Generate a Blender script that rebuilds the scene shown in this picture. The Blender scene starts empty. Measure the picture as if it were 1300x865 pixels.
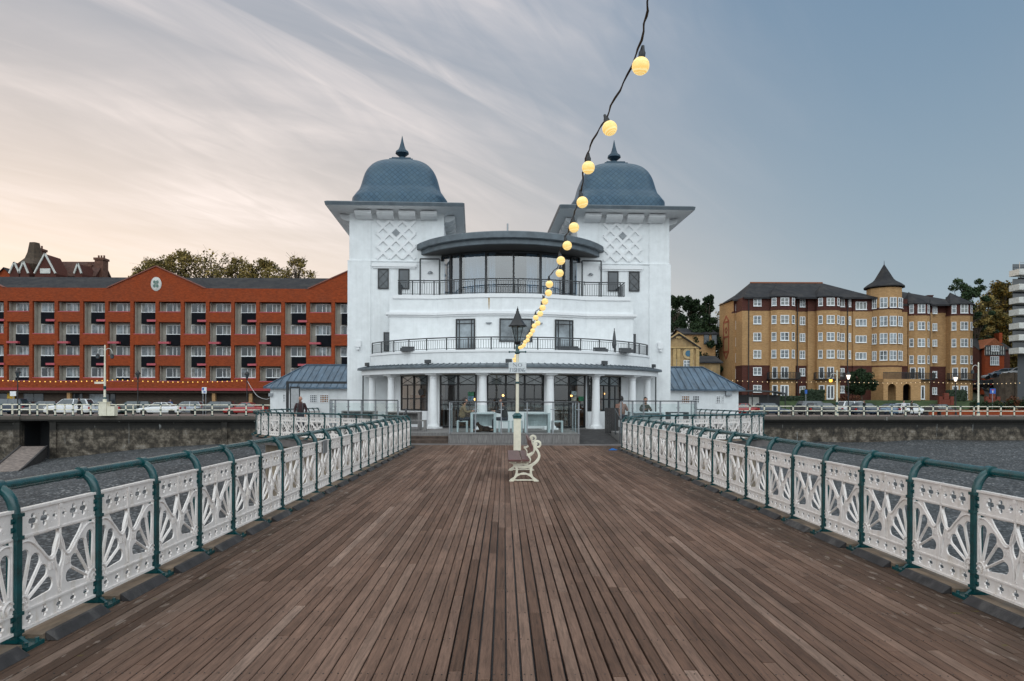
import bpy, bmesh, math, random
from mathutils import Vector, Matrix
from math import sin, cos, pi, radians as R, sqrt, atan2
C = bpy.context.scene.collection
rng = random.Random(7)

# ------------------------------------------------------------------ helpers
F = 867.0
def hor(u): return 507.4 + .0031*(u-640)
def UX(u, Y): return (u-640)*Y/F              # where a sight line meets a plane Y metres away
def VZ(v, Y, u=640): return 1.7 + (hor(u)-v)*Y/F

class MB:
    def __init__(s): s.v=[]; s.f=[]; s.m=[]; s.mi=0; s.uv=None
    def add(s, vs, fs):
        b=len(s.v); s.v += [tuple(p) for p in vs]
        for f in fs: s.f.append([b+i for i in f]); s.m.append(s.mi)
        return s
    def box(s, x0,x1,y0,y1,z0,z1):
        vs=[(x,y,z) for z in (z0,z1) for y in (y0,y1) for x in (x0,x1)]
        return s.add(vs,[(0,2,3,1),(4,5,7,6),(0,1,5,4),(2,6,7,3),(0,4,6,2),(1,3,7,5)])
    def obox(s, M, sx,sy,sz):
        vs=[M@Vector((x*sx/2,y*sy/2,z*sz/2)) for z in (-1,1) for y in (-1,1) for x in (-1,1)]
        return s.add(vs,[(0,2,3,1),(4,5,7,6),(0,1,5,4),(2,6,7,3),(0,4,6,2),(1,3,7,5)])
    def bar(s, a, b, w, d, up=(0,0,1)):
        a=Vector(a); b=Vector(b); t=(b-a); L=t.length; t.normalize()
        up=Vector(up)
        if abs(t.dot(up))>.98: up=Vector((0,1,0))
        sd=t.cross(up).normalized(); u2=sd.cross(t)
        M=Matrix((( sd.x,t.x,u2.x,0),(sd.y,t.y,u2.y,0),(sd.z,t.z,u2.z,0),(0,0,0,1)))
        M.translation=(a+b)/2
        return s.obox(M,w,L,d)
    def tube(s, pts, r, n=8, cap=True, closed=False):
        pts=[Vector(p) for p in pts]; k=len(pts)
        rs=r if isinstance(r,(list,tuple)) else [r]*k
        b=len(s.v); ref=None
        for i,p in enumerate(pts):
            if closed: t=pts[(i+1)%k]-pts[i-1]
            else: t=pts[min(i+1,k-1)]-pts[max(i-1,0)]
            t.normalize()
            if ref is None:
                ref=Vector((0,0,1)) if abs(t.z)<.9 else Vector((0,1,0))
            sd=t.cross(ref).normalized(); u2=sd.cross(t).normalized(); ref=u2
            for j in range(n):
                a=2*pi*j/n; s.v.append(tuple(p+(sd*cos(a)+u2*sin(a))*rs[i]))
        m=k if closed else k-1
        for i in range(m):
            for j in range(n):
                a=b+i*n+j; c=b+i*n+(j+1)%n; d=b+((i+1)%k)*n+(j+1)%n; e=b+((i+1)%k)*n+j
                s.f.append([a,c,d,e]); s.m.append(s.mi)
        if cap and not closed:
            s.f.append([b+j for j in range(n)][::-1]); s.m.append(s.mi)
            s.f.append([b+(k-1)*n+j for j in range(n)]); s.m.append(s.mi)
        return s
    def lathe(s, prof, n=16, c=(0,0,0), sx=1, sy=1, ex=2.0, a0=0):
        b=len(s.v); k=len(prof)
        for (r,z) in prof:
            for j in range(n):
                a=2*pi*j/n+a0; ca,sa=cos(a),sin(a)
                if ex!=2.0:
                    q=(abs(ca)**ex+abs(sa)**ex)**(-1/ex)
                else: q=1
                s.v.append((c[0]+r*q*ca*sx, c[1]+r*q*sa*sy, c[2]+z))
        for i in range(k-1):
            for j in range(n):
                s.f.append([b+i*n+j,b+i*n+(j+1)%n,b+(i+1)*n+(j+1)%n,b+(i+1)*n+j]); s.m.append(s.mi)
        s.f.append([b+j for j in range(n)][::-1]); s.m.append(s.mi)
        s.f.append([b+(k-1)*n+j for j in range(n)]); s.m.append(s.mi)
        return s
    def prism(s, poly, z0, z1, axis='z'):
        n=len(poly); b=len(s.v)
        for z in (z0,z1):
            for p in poly:
                if axis=='z': s.v.append((p[0],p[1],z))
                elif axis=='y': s.v.append((p[0],z,p[1]))
                else: s.v.append((z,p[0],p[1]))
        s.f.append([b+i for i in range(n)][::-1]); s.m.append(s.mi)
        s.f.append([b+n+i for i in range(n)]); s.m.append(s.mi)
        for i in range(n):
            j=(i+1)%n; s.f.append([b+i,b+j,b+n+j,b+n+i]); s.m.append(s.mi)
        return s
    def strip(s, outer, inner, z0, z1):
        n=len(outer); b=len(s.v)
        for p in outer: s.v += [(p[0],p[1],z0),(p[0],p[1],z1)]
        for p in inner: s.v += [(p[0],p[1],z0),(p[0],p[1],z1)]
        o=b; i_=b+2*n
        def q(*a): s.f.append(list(a)); s.m.append(s.mi)
        for i in range(n-1):
            q(o+2*i,o+2*i+2,o+2*i+3,o+2*i+1); q(i_+2*i,i_+2*i+1,i_+2*i+3,i_+2*i+2)
            q(o+2*i+1,o+2*i+3,i_+2*i+3,i_+2*i+1); q(o+2*i,i_+2*i,i_+2*i+2,o+2*i+2)
        q(o,o+1,i_+1,i_); q(o+2*n-2,i_+2*n-2,i_+2*n-1,o+2*n-1)
        return s
    def ribbon(s, pts, w, t, y=0.0, crown=0.0):
        # flat bar following a line in the XZ plane
        k=len(pts); ws=w if isinstance(w,(list,tuple)) else [w]*k
        L=[];Rr=[]
        for i in range(k):
            p=Vector(pts[i]); a=Vector(pts[max(i-1,0)]); c=Vector(pts[min(i+1,k-1)])
            d=(c-a); d.normalize(); nrm=Vector((-d.y,d.x))*ws[i]/2
            L.append(p+nrm); Rr.append(p-nrm)
        b=len(s.v)
        for i in range(k):
            m=(L[i]+Rr[i])/2
            s.v += [(L[i].x,y-t/2,L[i].y),(m.x,y-t/2-crown,m.y),(Rr[i].x,y-t/2,Rr[i].y),(Rr[i].x,y+t/2,Rr[i].y),(m.x,y+t/2+crown,m.y),(L[i].x,y+t/2,L[i].y)]
        for i in range(k-1):
            for j in range(6):
                s.f.append([b+6*i+j,b+6*i+(j+1)%6,b+6*i+6+(j+1)%6,b+6*i+6+j]); s.m.append(s.mi)
        s.f.append([b+j for j in range(6)]); s.m.append(s.mi)
        s.f.append([b+6*(k-1)+j for j in range(6)][::-1]); s.m.append(s.mi)
        return s
    def mesh(s, name, mats, smooth=None):
        me=bpy.data.meshes.new(name); me.from_pydata(s.v,[],s.f)
        if not isinstance(mats,(list,tuple)): mats=[mats]
        for m in mats: me.materials.append(m)
        if len(mats)>1: me.polygons.foreach_set('material_index', s.m)
        bm=bmesh.new(); bm.from_mesh(me); bmesh.ops.recalc_face_normals(bm,faces=bm.faces); bm.to_mesh(me); bm.free()
        if smooth:
            me.shade_smooth(); me.set_sharp_from_angle(angle=R(smooth))
        return me
    def build(s, name, mats, parent=None, loc=(0,0,0), rz=0, smooth=None):
        return link(name, s.mesh(name,mats,smooth), parent, loc, rz)

def link(name, me, parent=None, loc=(0,0,0), rz=0):
    o=bpy.data.objects.new(name, me); C.objects.link(o); o.location=loc; o.rotation_euler=(0,0,rz)
    if parent: o.parent=parent
    return o
def tag(o, label=None, cat=None, group=None, kind=None):
    if label: o['label']=label
    if cat: o['category']=cat
    if group: o['group']=group
    if kind: o['kind']=kind
    return o
def empty(name, loc, rz=0, label=None, cat=None, group=None):
    o=bpy.data.objects.new(name,None); C.objects.link(o); o.location=loc; o.rotation_euler=(0,0,rz)
    return tag(o,label,cat,group)
def children(o): return [c for c in bpy.data.objects if c.parent==o]
def copy_tree(o, parent=None, kids=None):
    c=o.copy(); C.objects.link(c)
    if parent: c.parent=parent
    for ch in children(o): copy_tree(ch,c)
    return c
def arc(cx,cy,r,a0,a1,n):
    return [(cx+r*sin(a0+(a1-a0)*i/n), cy-r*cos(a0+(a1-a0)*i/n)) for i in range(n+1)]
def bez(p0,p1,p2,n=8):
    return [((1-t)**2*p0[0]+2*t*(1-t)*p1[0]+t*t*p2[0],(1-t)**2*p0[1]+2*t*(1-t)*p1[1]+t*t*p2[1]) for t in [i/n for i in range(n+1)]]
def crv(pts,n=6):
    out=[]; P=[Vector(p) for p in pts]
    for i in range(len(P)-1):
        p0=P[max(i-1,0)];p1=P[i];p2=P[i+1];p3=P[min(i+2,len(P)-1)]
        for j in range(n):
            t=j/n
            out.append(.5*((2*p1)+(-p0+p2)*t+(2*p0-5*p1+4*p2-p3)*t*t+(-p0+3*p1-3*p2+p3)*t**3))
    out.append(P[-1]); return out

# ------------------------------------------------------------------ materials
def N(nt,t,**k):
    n=nt.nodes.new(t)
    for a,b in k.items(): setattr(n,a,b)
    return n
def newmat(name):
    m=bpy.data.materials.new(name); m.use_nodes=True
    nt=m.node_tree; b=nt.nodes['Principled BSDF']
    return m,nt,b
def pos(nt, scale=(1,1,1), rot=(0,0,0), obj=False):
    if obj: g=N(nt,'ShaderNodeTexCoord').outputs['Object']
    else: g=N(nt,'ShaderNodeNewGeometry').outputs['Position']
    mp=N(nt,'ShaderNodeMapping'); mp.inputs['Scale'].default_value=scale; mp.inputs['Rotation'].default_value=rot
    nt.links.new(g,mp.inputs[0]); return mp.outputs[0]
def noise(nt, vec, sc, det=5, rough=.6, dist=0):
    n=N(nt,'ShaderNodeTexNoise'); n.inputs['Scale'].default_value=sc; n.inputs['Detail'].default_value=det
    n.inputs['Roughness'].default_value=rough; n.inputs['Distortion'].default_value=dist
    nt.links.new(vec,n.inputs['Vector']); return n.outputs['Fac']
def ramp(nt, fac, stops):
    r=N(nt,'ShaderNodeValToRGB'); e=r.color_ramp.elements
    while len(e)<len(stops): e.new(.5)
    for i,(p,c) in enumerate(stops):
        e[i].position=p; e[i].color=(*(c if isinstance(c,(tuple,list)) else (c,c,c)),1)
    nt.links.new(fac,r.inputs[0]); return r.outputs[0]
def mixc(nt, fac, a, b, mode='MIX'):
    m=N(nt,'ShaderNodeMix',data_type='RGBA',blend_type=mode)
    for s,v in ((m.inputs[0],fac),(m.inputs[6],a),(m.inputs[7],b)):
        if hasattr(v,'links') or hasattr(v,'is_linked'): nt.links.new(v,s)
        elif isinstance(v,(tuple,list)): s.default_value=(*v,1) if len(v)==3 else v
        else: s.default_value=v
    return m.outputs[2]
def bump(nt,b,h,st=.3,d=.02):
    bp=N(nt,'ShaderNodeBump'); bp.inputs['Strength'].default_value=st; bp.inputs['Distance'].default_value=d
    nt.links.new(h,bp.inputs['Height']); nt.links.new(bp.outputs[0],b.inputs['Normal']); return bp
def mat(name, col, rough=.6, var=.12, sc=6, bm=0.0, metal=0, spec=.5, stretch=(1,1,1), dirt=None, dsc=1.2, damt=.5, coat=0):
    m,nt,b=newmat(name)
    v=pos(nt,stretch); f=noise(nt,v,sc)
    c0=tuple(x*(1-var*1.6) for x in col); c1=tuple(min(1,x*(1+var)) for x in col)
    c=ramp(nt,f,[(.3,c0),(.7,c1)])
    if dirt:
        g=noise(nt,pos(nt,(1,1,.35)),dsc,6,.7)
        k=ramp(nt,g,[(.52,0.0),(.72,damt)])
        c=mixc(nt,k,c,dirt)
    nt.links.new(c,b.inputs['Base Color'])
    b.inputs['Roughness'].default_value=rough; b.inputs['Metallic'].default_value=metal
    b.inputs['Specular IOR Level'].default_value=spec
    if coat: b.inputs['Coat Weight'].default_value=coat
    if bm: bump(nt,b,noise(nt,v,sc*4,6),bm,.01)
    return m
def brickmat(name, c1, c2, mortar, bw=.225, bh=.075, rough=.85, big=.25, stain=(.05,.04,.035)):
    m,nt,b=newmat(name)
    g=N(nt,'ShaderNodeNewGeometry').outputs['Position']; sp=N(nt,'ShaderNodeSeparateXYZ'); nt.links.new(g,sp.inputs[0])
    a=N(nt,'ShaderNodeMath',operation='ADD'); nt.links.new(sp.outputs[0],a.inputs[0]); nt.links.new(sp.outputs[1],a.inputs[1])
    cb=N(nt,'ShaderNodeCombineXYZ'); nt.links.new(a.outputs[0],cb.inputs[0]); nt.links.new(sp.outputs[2],cb.inputs[1])
    br=N(nt,'ShaderNodeTexBrick'); nt.links.new(cb.outputs[0],br.inputs['Vector'])
    br.inputs['Scale'].default_value=1; br.inputs['Brick Width'].default_value=bw; br.inputs['Row Height'].default_value=bh
    br.inputs['Mortar Size'].default_value=.008; br.inputs['Color1'].default_value=(*c1,1); br.inputs['Color2'].default_value=(*c2,1); br.inputs['Mortar'].default_value=(*mortar,1)
    n1=noise(nt,pos(nt,(1,1,.6)),.5,6,.65); k=ramp(nt,n1,[(.35,0.0),(.75,big)])
    c=mixc(nt,k,br.outputs['Color'],stain)
    n2=noise(nt,pos(nt,(1,1,3)),2.2,4); k2=ramp(nt,n2,[(.3,.82),(.7,1.15)])
    c=mixc(nt,1.0,c,k2,'MULTIPLY')
    nt.links.new(c,b.inputs['Base Color']); b.inputs['Roughness'].default_value=rough; b.inputs['Specular IOR Level'].default_value=.15
    return m
def emis(name,col,st):
    m,nt,b=newmat(name); b.inputs['Base Color'].default_value=(*col,1); b.inputs['Emission Color'].default_value=(*col,1); b.inputs['Emission Strength'].default_value=st
    return m
def glassmat(name, tint=(.8,.88,.88), refl=.12, rough=.02, add=(0,0,0)):
    m=bpy.data.materials.new(name); m.use_nodes=True; nt=m.node_tree; nt.nodes.clear()
    o=N(nt,'ShaderNodeOutputMaterial'); mx=N(nt,'ShaderNodeMixShader'); t=N(nt,'ShaderNodeBsdfTransparent'); g=N(nt,'ShaderNodeBsdfGlossy')
    t.inputs[0].default_value=(*tint,1); g.inputs['Roughness'].default_value=rough
    fr=N(nt,'ShaderNodeFresnel'); fr.inputs[0].default_value=1.5
    ma=N(nt,'ShaderNodeMath',operation='ADD',use_clamp=True); ma.inputs[1].default_value=refl
    gb=N(nt,'ShaderNodeNewGeometry'); iv=N(nt,'ShaderNodeMath',operation='SUBTRACT'); iv.inputs[0].default_value=1; nt.links.new(gb.outputs['Backfacing'],iv.inputs[1])
    mu=N(nt,'ShaderNodeMath',operation='MULTIPLY'); nt.links.new(ma.outputs[0],mu.inputs[0]); nt.links.new(iv.outputs[0],mu.inputs[1])
    nt.links.new(fr.outputs[0],ma.inputs[0]); nt.links.new(mu.outputs[0],mx.inputs[0]); nt.links.new(t.outputs[0],mx.inputs[1]); nt.links.new(g.outputs[0],mx.inputs[2])
    nt.links.new(mx.outputs[0],o.inputs[0]); return m

M={}
M['white']=mat('white_render',(.77,.79,.80),.75,.05,3,.12,dirt=(.52,.54,.50),dsc=.9,damt=.08)
def _streak(m):
    nt=m.node_tree; b=nt.nodes['Principled BSDF']; src=b.inputs['Base Color'].links[0].from_socket
    k=ramp(nt,noise(nt,pos(nt,(3.2,3.2,.13)),1.5,6,.65),[(.50,0.0),(.80,.24)])
    c=mixc(nt,k,src,(.44,.45,.43)); k2=ramp(nt,noise(nt,pos(nt,(7,7,.3)),1.1,4,.6),[(.70,0.0),(.80,.22)])
    nt.links.new(mixc(nt,k2,c,(.42,.33,.22)),b.inputs['Base Color'])
_streak(M['white'])
M['white_trim']=mat('white_trim',(.78,.79,.80),.6,.03,8)
M['cream']=mat('cream_paint',(.72,.68,.55),.5,.06,8,dirt=(.35,.3,.2),dsc=3,damt=.35)
M['panel']=mat('white_ironwork',(.76,.71,.68),.42,.05,14,.15,dirt=(.45,.37,.28),dsc=9,damt=.55)
M['teal']=mat('teal_ironwork',(.003,.056,.061),.22,.25,9,.15,spec=.6,dirt=(.012,.05,.05),dsc=8,damt=.4)
M['black']=mat('black_paint',(.012,.013,.015),.4,.1,6)
M['charcoal']=mat('charcoal_metal',(.05,.055,.06),.45,.1,6)
M['lead']=mat('lead_sheet',(.11,.135,.155),.5,.18,2.5,.1,metal=.2)
M['greywood']=mat('weathered_grey_boards',(.20,.19,.185),.8,.3,7,.3,stretch=(6,6,.5))
M['darkwood']=mat('dark_timber',(.032,.029,.030),.75,.3,6,.4,dirt=(.14,.13,.12),dsc=3)
M['brownwood']=mat('brown_timber',(.20,.145,.10),.7,.35,9,.3,stretch=(1,.3,1),dirt=(.1,.1,.09),dsc=3)
M['seat']=mat('varnished_maroon_slats',(.13,.055,.05),.4,.25,12,.1,stretch=(1,.2,1))
M['stonewhite']=mat('pale_stone',(.55,.55,.52),.8,.15,3,.2)
M['concrete']=mat('stained_concrete',(.24,.20,.15),.85,.3,1.5,.4,dirt=(.06,.055,.05),dsc=.7,damt=.9)
M['asphalt']=mat('asphalt',(.055,.055,.058),.85,.2,3,.2)
M['paving']=mat('promenade_paving',(.19,.14,.125),.85,.2,1.5,.1)
M['slabs']=mat('grey_slabs',(.14,.125,.12),.8,.25,1.4,.2)
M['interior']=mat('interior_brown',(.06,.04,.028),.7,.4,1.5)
M['netcurtain']=mat('net_curtain',(.27,.28,.27),.9,.3,2)
M['curtain']=mat('curtain_cloth',(.55,.56,.54),.9,.15,3,stretch=(6,6,.3))
M['glass']=glassmat('window_glass',(.78,.82,.84),.13)
M['drumglass']=glassmat('curved_window_glass',(.62,.74,.84),.24)
M['clearglass']=glassmat('balustrade_glass',(.93,.965,.96),.0)
M['tint']=mat('dark_window_pane',(.045,.055,.065),.08,.4,.7,spec=.9)
M['pane']=mat('pale_window_pane',(.20,.23,.25),.12,.6,.9,spec=.8)
M['redbrick']=brickmat('red_brick',(.34,.060,.016),(.235,.038,.011),(.16,.05,.022),big=.4,stain=(.14,.05,.03))
M['maroon']=brickmat('maroon_brick',(.10,.03,.022),(.075,.02,.016),(.08,.05,.04))
M['yellowbrick']=brickmat('buff_brick',(.50,.30,.135),(.41,.235,.10),(.30,.21,.13),big=.3,stain=(.17,.09,.04))
M['brownbrick']=brickmat('brown_brick',(.10,.075,.06),(.07,.055,.045),(.09,.075,.06))
M['redpaint']=mat('red_band',(.30,.03,.035),.6)
M['pink']=mat('pink_slab',(.40,.07,.09),.6)
M['blackpanel']=mat('black_balcony_board',(.006,.007,.010),.8,.2,2,spec=.1)
M['offwall']=mat('offwhite_wall',(.36,.335,.285),.8,.1,2)
M['mortarstone']=mat('golden_stone',(.34,.23,.11),.85,.25,1.2,.3,dirt=(.1,.08,.05))
M['grass']=mat('lawn',(.035,.06,.018),.9,.4,2)
M['hedge']=mat('hedge_leaves',(.018,.035,.014),.8,.5,9,1)
M['bark']=mat('bark',(.07,.05,.035),.9,.3,6,.4)
M['hill']=mat('hill_ground',(.035,.045,.02),.9,.4,.2)
M['stall']=mat('blue_plastic',(.02,.12,.35),.4)
M['metalgrey']=mat('galvanised_metal',(.30,.32,.34),.4,.1,6,metal=.6)
def slate():
    m,nt,b=newmat('slate_roof')
    g=N(nt,'ShaderNodeNewGeometry').outputs['Position']; sp=N(nt,'ShaderNodeSeparateXYZ'); nt.links.new(g,sp.inputs[0])
    a=N(nt,'ShaderNodeMath',operation='ADD'); nt.links.new(sp.outputs[0],a.inputs[0]); nt.links.new(sp.outputs[1],a.inputs[1])
    cb=N(nt,'ShaderNodeCombineXYZ'); nt.links.new(a.outputs[0],cb.inputs[0]); nt.links.new(sp.outputs[2],cb.inputs[1])
    br=N(nt,'ShaderNodeTexBrick'); nt.links.new(cb.outputs[0],br.inputs['Vector']); br.inputs['Scale'].default_value=1
    br.inputs['Brick Width'].default_value=.35; br.inputs['Row Height'].default_value=.2; br.inputs['Mortar Size'].default_value=.015
    br.inputs['Color1'].default_value=(.034,.034,.038,1); br.inputs['Color2'].default_value=(.020,.021,.024,1); br.inputs['Mortar'].default_value=(.02,.02,.022,1)
    k=ramp(nt,noise(nt,pos(nt),.7,6,.7),[(.45,0.0),(.7,.7)])
    nt.links.new(mixc(nt,k,br.outputs['Color'],(.06,.056,.052)),b.inputs['Base Color']); b.inputs['Roughness'].default_value=.8; b.inputs['Specular IOR Level'].default_value=.15
    return m
M['slate']=slate()
def dome_mat():
    m,nt,b=newmat('scalloped_zinc')
    tc=N(nt,'ShaderNodeUVMap'); mp=N(nt,'ShaderNodeMapping'); mp.inputs['Rotation'].default_value=(0,0,pi/4)
    nt.links.new(tc.outputs[0],mp.inputs[0])
    br=N(nt,'ShaderNodeTexBrick',offset=0.0); nt.links.new(mp.outputs[0],br.inputs['Vector']); br.inputs['Scale'].default_value=1
    br.inputs['Brick Width'].default_value=.2; br.inputs['Row Height'].default_value=.2; br.inputs['Mortar Size'].default_value=.016; br.inputs['Mortar Smooth'].default_value=.4
    br.inputs['Color1'].default_value=(.05,.10,.15,1); br.inputs['Color2'].default_value=(.038,.082,.125,1); br.inputs['Mortar'].default_value=(.022,.05,.078,1)
    k=ramp(nt,noise(nt,pos(nt),1.4,6,.7),[(.4,0.0),(.75,.45)])
    nt.links.new(mixc(nt,k,br.outputs['Color'],(.085,.13,.155)),b.inputs['Base Color'])
    b.inputs['Roughness'].default_value=.42; b.inputs['Metallic'].default_value=.35
    iv=N(nt,'ShaderNodeMath',operation='SUBTRACT'); iv.inputs[0].default_value=1; nt.links.new(br.outputs['Fac'],iv.inputs[1])
    bump(nt,b,iv.outputs[0],.5,.02); return m
M['dome']=dome_mat()
M['seam']=mat('blue_grey_standing_seam',(.085,.135,.19),.45,.3,1.6,.05,metal=.3,stretch=(2,.4,1),dirt=(.16,.20,.24),dsc=1.5)
def mth_(nt,op,a,b):
    m=N(nt,'ShaderNodeMath',operation=op)
    for i,v in enumerate((a,b)):
        if isinstance(v,(int,float)): m.inputs[i].default_value=v
        else: nt.links.new(v,m.inputs[i])
    return m.outputs[0]
def deckmat():
    m,nt,b=newmat('weathered_deck_planks')
    at=N(nt,'ShaderNodeAttribute',attribute_name='rnd'); sp=N(nt,'ShaderNodeSeparateColor'); nt.links.new(at.outputs['Color'],sp.inputs[0])
    p=pos(nt,(1,.06,1)); ad=N(nt,'ShaderNodeVectorMath',operation='ADD'); nt.links.new(p,ad.inputs[0])
    sc=N(nt,'ShaderNodeVectorMath',operation='SCALE'); sc.inputs['Scale'].default_value=31; nt.links.new(at.outputs['Color'],sc.inputs[0]); nt.links.new(sc.outputs[0],ad.inputs[1])
    grain=noise(nt,ad.outputs[0],42,7,.72,.8); fine=noise(nt,ad.outputs[0],220,3,.7)
    base=ramp(nt,sp.outputs[0],[(0,(.075,.050,.038)),(.25,(.115,.079,.062)),(.7,(.142,.102,.083)),(.985,(.165,.125,.104)),(1,(.25,.205,.18))])
    g2=ramp(nt,grain,[(.28,.42),(.5,.98),(.75,1.45)])
    c=mixc(nt,1.0,base,g2,'MULTIPLY')
    blot=ramp(nt,noise(nt,pos(nt,(1,.5,1)),1.1,6,.65),[(.35,.72),(.65,1.15)])
    c=mixc(nt,1.0,c,blot,'MULTIPLY')
    st=ramp(nt,noise(nt,pos(nt,(1,.6,1)),5.5,5,.75),[(.62,0.0),(.74,.55)])
    c=mixc(nt,st,c,(.055,.042,.036))
    # worn pale flecks of old paint near both kerbs
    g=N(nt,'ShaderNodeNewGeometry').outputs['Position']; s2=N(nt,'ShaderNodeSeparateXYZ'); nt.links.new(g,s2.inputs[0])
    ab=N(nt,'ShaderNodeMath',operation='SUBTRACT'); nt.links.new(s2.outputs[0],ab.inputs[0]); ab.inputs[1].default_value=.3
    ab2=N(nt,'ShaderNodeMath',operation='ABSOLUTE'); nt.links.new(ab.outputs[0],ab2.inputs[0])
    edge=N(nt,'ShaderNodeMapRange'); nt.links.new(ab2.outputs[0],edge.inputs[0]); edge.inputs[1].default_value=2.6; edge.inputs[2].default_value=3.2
    fl=ramp(nt,noise(nt,pos(nt,(3.0,.8,1)),4.5,4,.6),[(.60,0.0),(.64,.8)])
    mu=N(nt,'ShaderNodeMath',operation='MULTIPLY'); nt.links.new(fl,mu.inputs[0]); nt.links.new(edge.outputs[0],mu.inputs[1])
    c=mixc(nt,mu.outputs[0],c,(.27,.25,.23))
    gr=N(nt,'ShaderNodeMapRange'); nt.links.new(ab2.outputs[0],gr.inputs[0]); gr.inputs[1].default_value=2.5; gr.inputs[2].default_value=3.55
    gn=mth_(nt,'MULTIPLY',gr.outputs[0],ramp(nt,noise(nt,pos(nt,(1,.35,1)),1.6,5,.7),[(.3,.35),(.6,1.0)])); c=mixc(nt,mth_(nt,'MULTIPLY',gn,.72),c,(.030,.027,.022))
    mo=ramp(nt,noise(nt,pos(nt),7,4,.6),[(.66,0.0),(.70,.6)])
    mu2=N(nt,'ShaderNodeMath',operation='MULTIPLY'); nt.links.new(mo,mu2.inputs[0]); nt.links.new(edge.outputs[0],mu2.inputs[1])
    c=mixc(nt,mu2.outputs[0],c,(.09,.09,.02))
    c=mixc(nt,1.0,c,(1.20,1.02,.92),'MULTIPLY')
    nt.links.new(c,b.inputs['Base Color'])
    rr=ramp(nt,grain,[(.3,.65),(.7,.85)]); nt.links.new(rr,b.inputs['Roughness'])
    b.inputs['Specular IOR Level'].default_value=.16
    hh=N(nt,'ShaderNodeMath',operation='ADD'); nt.links.new(grain,hh.inputs[0]); nt.links.new(fine,hh.inputs[1]); bump(nt,b,hh.outputs[0],.45,.006)
    return m
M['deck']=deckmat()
def pebblemat():
    m,nt,b=newmat('grey_pebbles')
    v=pos(nt,(1,1,1)); vo=N(nt,'ShaderNodeTexVoronoi'); vo.inputs['Scale'].default_value=7; vo.inputs['Randomness'].default_value=1; nt.links.new(v,vo.inputs['Vector'])
    sp=N(nt,'ShaderNodeSeparateColor'); nt.links.new(vo.outputs['Color'],sp.inputs[0])
    c=ramp(nt,sp.outputs[0],[(0,(.02,.023,.026)),(.6,(.062,.069,.077)),(.9,(.125,.133,.142)),(1,(.30,.30,.30))])
    d=ramp(nt,vo.outputs['Distance'],[(.25,1.0),(.75,.35)]); c=mixc(nt,1.0,c,d,'MULTIPLY')
    k=ramp(nt,noise(nt,pos(nt,(.5,1,1)),.25,6,.7),[(.4,.75),(.65,1.2)]); c=mixc(nt,1.0,c,k,'MULTIPLY')
    w=ramp(nt,noise(nt,pos(nt,(.25,1.2,1)),.45,7,.75),[(.58,0.0),(.68,.7)]); c=mixc(nt,w,c,(.035,.03,.027))
    nt.links.new(c,b.inputs['Base Color']); b.inputs['Roughness'].default_value=.75
    iv=N(nt,'ShaderNodeMath',operation='SUBTRACT'); iv.inputs[0].default_value=1; nt.links.new(vo.outputs['Distance'],iv.inputs[1])
    bump(nt,b,iv.outputs[0],1,.06); return m
M['pebble']=pebblemat()
def seawallmat():
    m,nt,b=newmat('weathered_sea_wall')
    v=pos(nt,(1,1,1)); n1=noise(nt,v,1.2,8,.72)
    c=ramp(nt,n1,[(.36,(.016,.013,.010)),(.48,(.065,.052,.038)),(.58,(.17,.142,.11)),(.70,(.30,.27,.235))])
    g=N(nt,'ShaderNodeNewGeometry').outputs['Position']; sp=N(nt,'ShaderNodeSeparateXYZ'); nt.links.new(g,sp.inputs[0])
    # algae-black tide-splash band under the coping, ragged lower edge
    h=N(nt,'ShaderNodeMapRange'); nt.links.new(sp.outputs[2],h.inputs[0]); h.inputs[1].default_value=-1.9; h.inputs[2].default_value=-.55
    nz=noise(nt,pos(nt,(1,1,.25)),1.1,6,.7); ad=N(nt,'ShaderNodeMath',operation='ADD'); nt.links.new(h.outputs[0],ad.inputs[0]); nt.links.new(nz,ad.inputs[1])
    k=ramp(nt,ad.outputs[0],[(.75,0.0),(1.0,.96)])
    c=mixc(nt,k,c,(.012,.011,.009)); lip=N(nt,'ShaderNodeMapRange'); nt.links.new(sp.outputs[2],lip.inputs[0]); lip.inputs[1].default_value=-.42; lip.inputs[2].default_value=-.30; c=mixc(nt,lip.outputs[0],c,(.085,.072,.06))
    s=ramp(nt,noise(nt,pos(nt,(2.2,2.2,.16)),1.6,5,.6),[(.66,0.0),(.70,.75)])
    p=ramp(nt,noise(nt,pos(nt,(1,1,1)),.35,2,.5),[(.44,0.0),(.52,1.0)])
    mu=N(nt,'ShaderNodeMath',operation='MULTIPLY'); nt.links.new(s,mu.inputs[0]); nt.links.new(p,mu.inputs[1])
    c=mixc(nt,mu.outputs[0],c,(.42,.43,.42))
    # coursed joints
    br=N(nt,'ShaderNodeTexBrick'); cb=N(nt,'ShaderNodeCombineXYZ'); nt.links.new(sp.outputs[0],cb.inputs[0]); nt.links.new(sp.outputs[2],cb.inputs[1]); nt.links.new(cb.outputs[0],br.inputs['Vector'])
    br.inputs['Scale'].default_value=1; br.inputs['Brick Width'].default_value=1.1; br.inputs['Row Height'].default_value=.45; br.inputs['Mortar Size'].default_value=.02
    br.inputs['Color1'].default_value=(1,1,1,1); br.inputs['Color2'].default_value=(.75,.75,.75,1); br.inputs['Mortar'].default_value=(.45,.45,.45,1)
    c=mixc(nt,.8,c,br.outputs['Color'],'MULTIPLY')
    nt.links.new(c,b.inputs['Base Color']); b.inputs['Roughness'].default_value=.85; bump(nt,b,n1,.7,.08); return m
M['seawall']=seawallmat()
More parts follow.
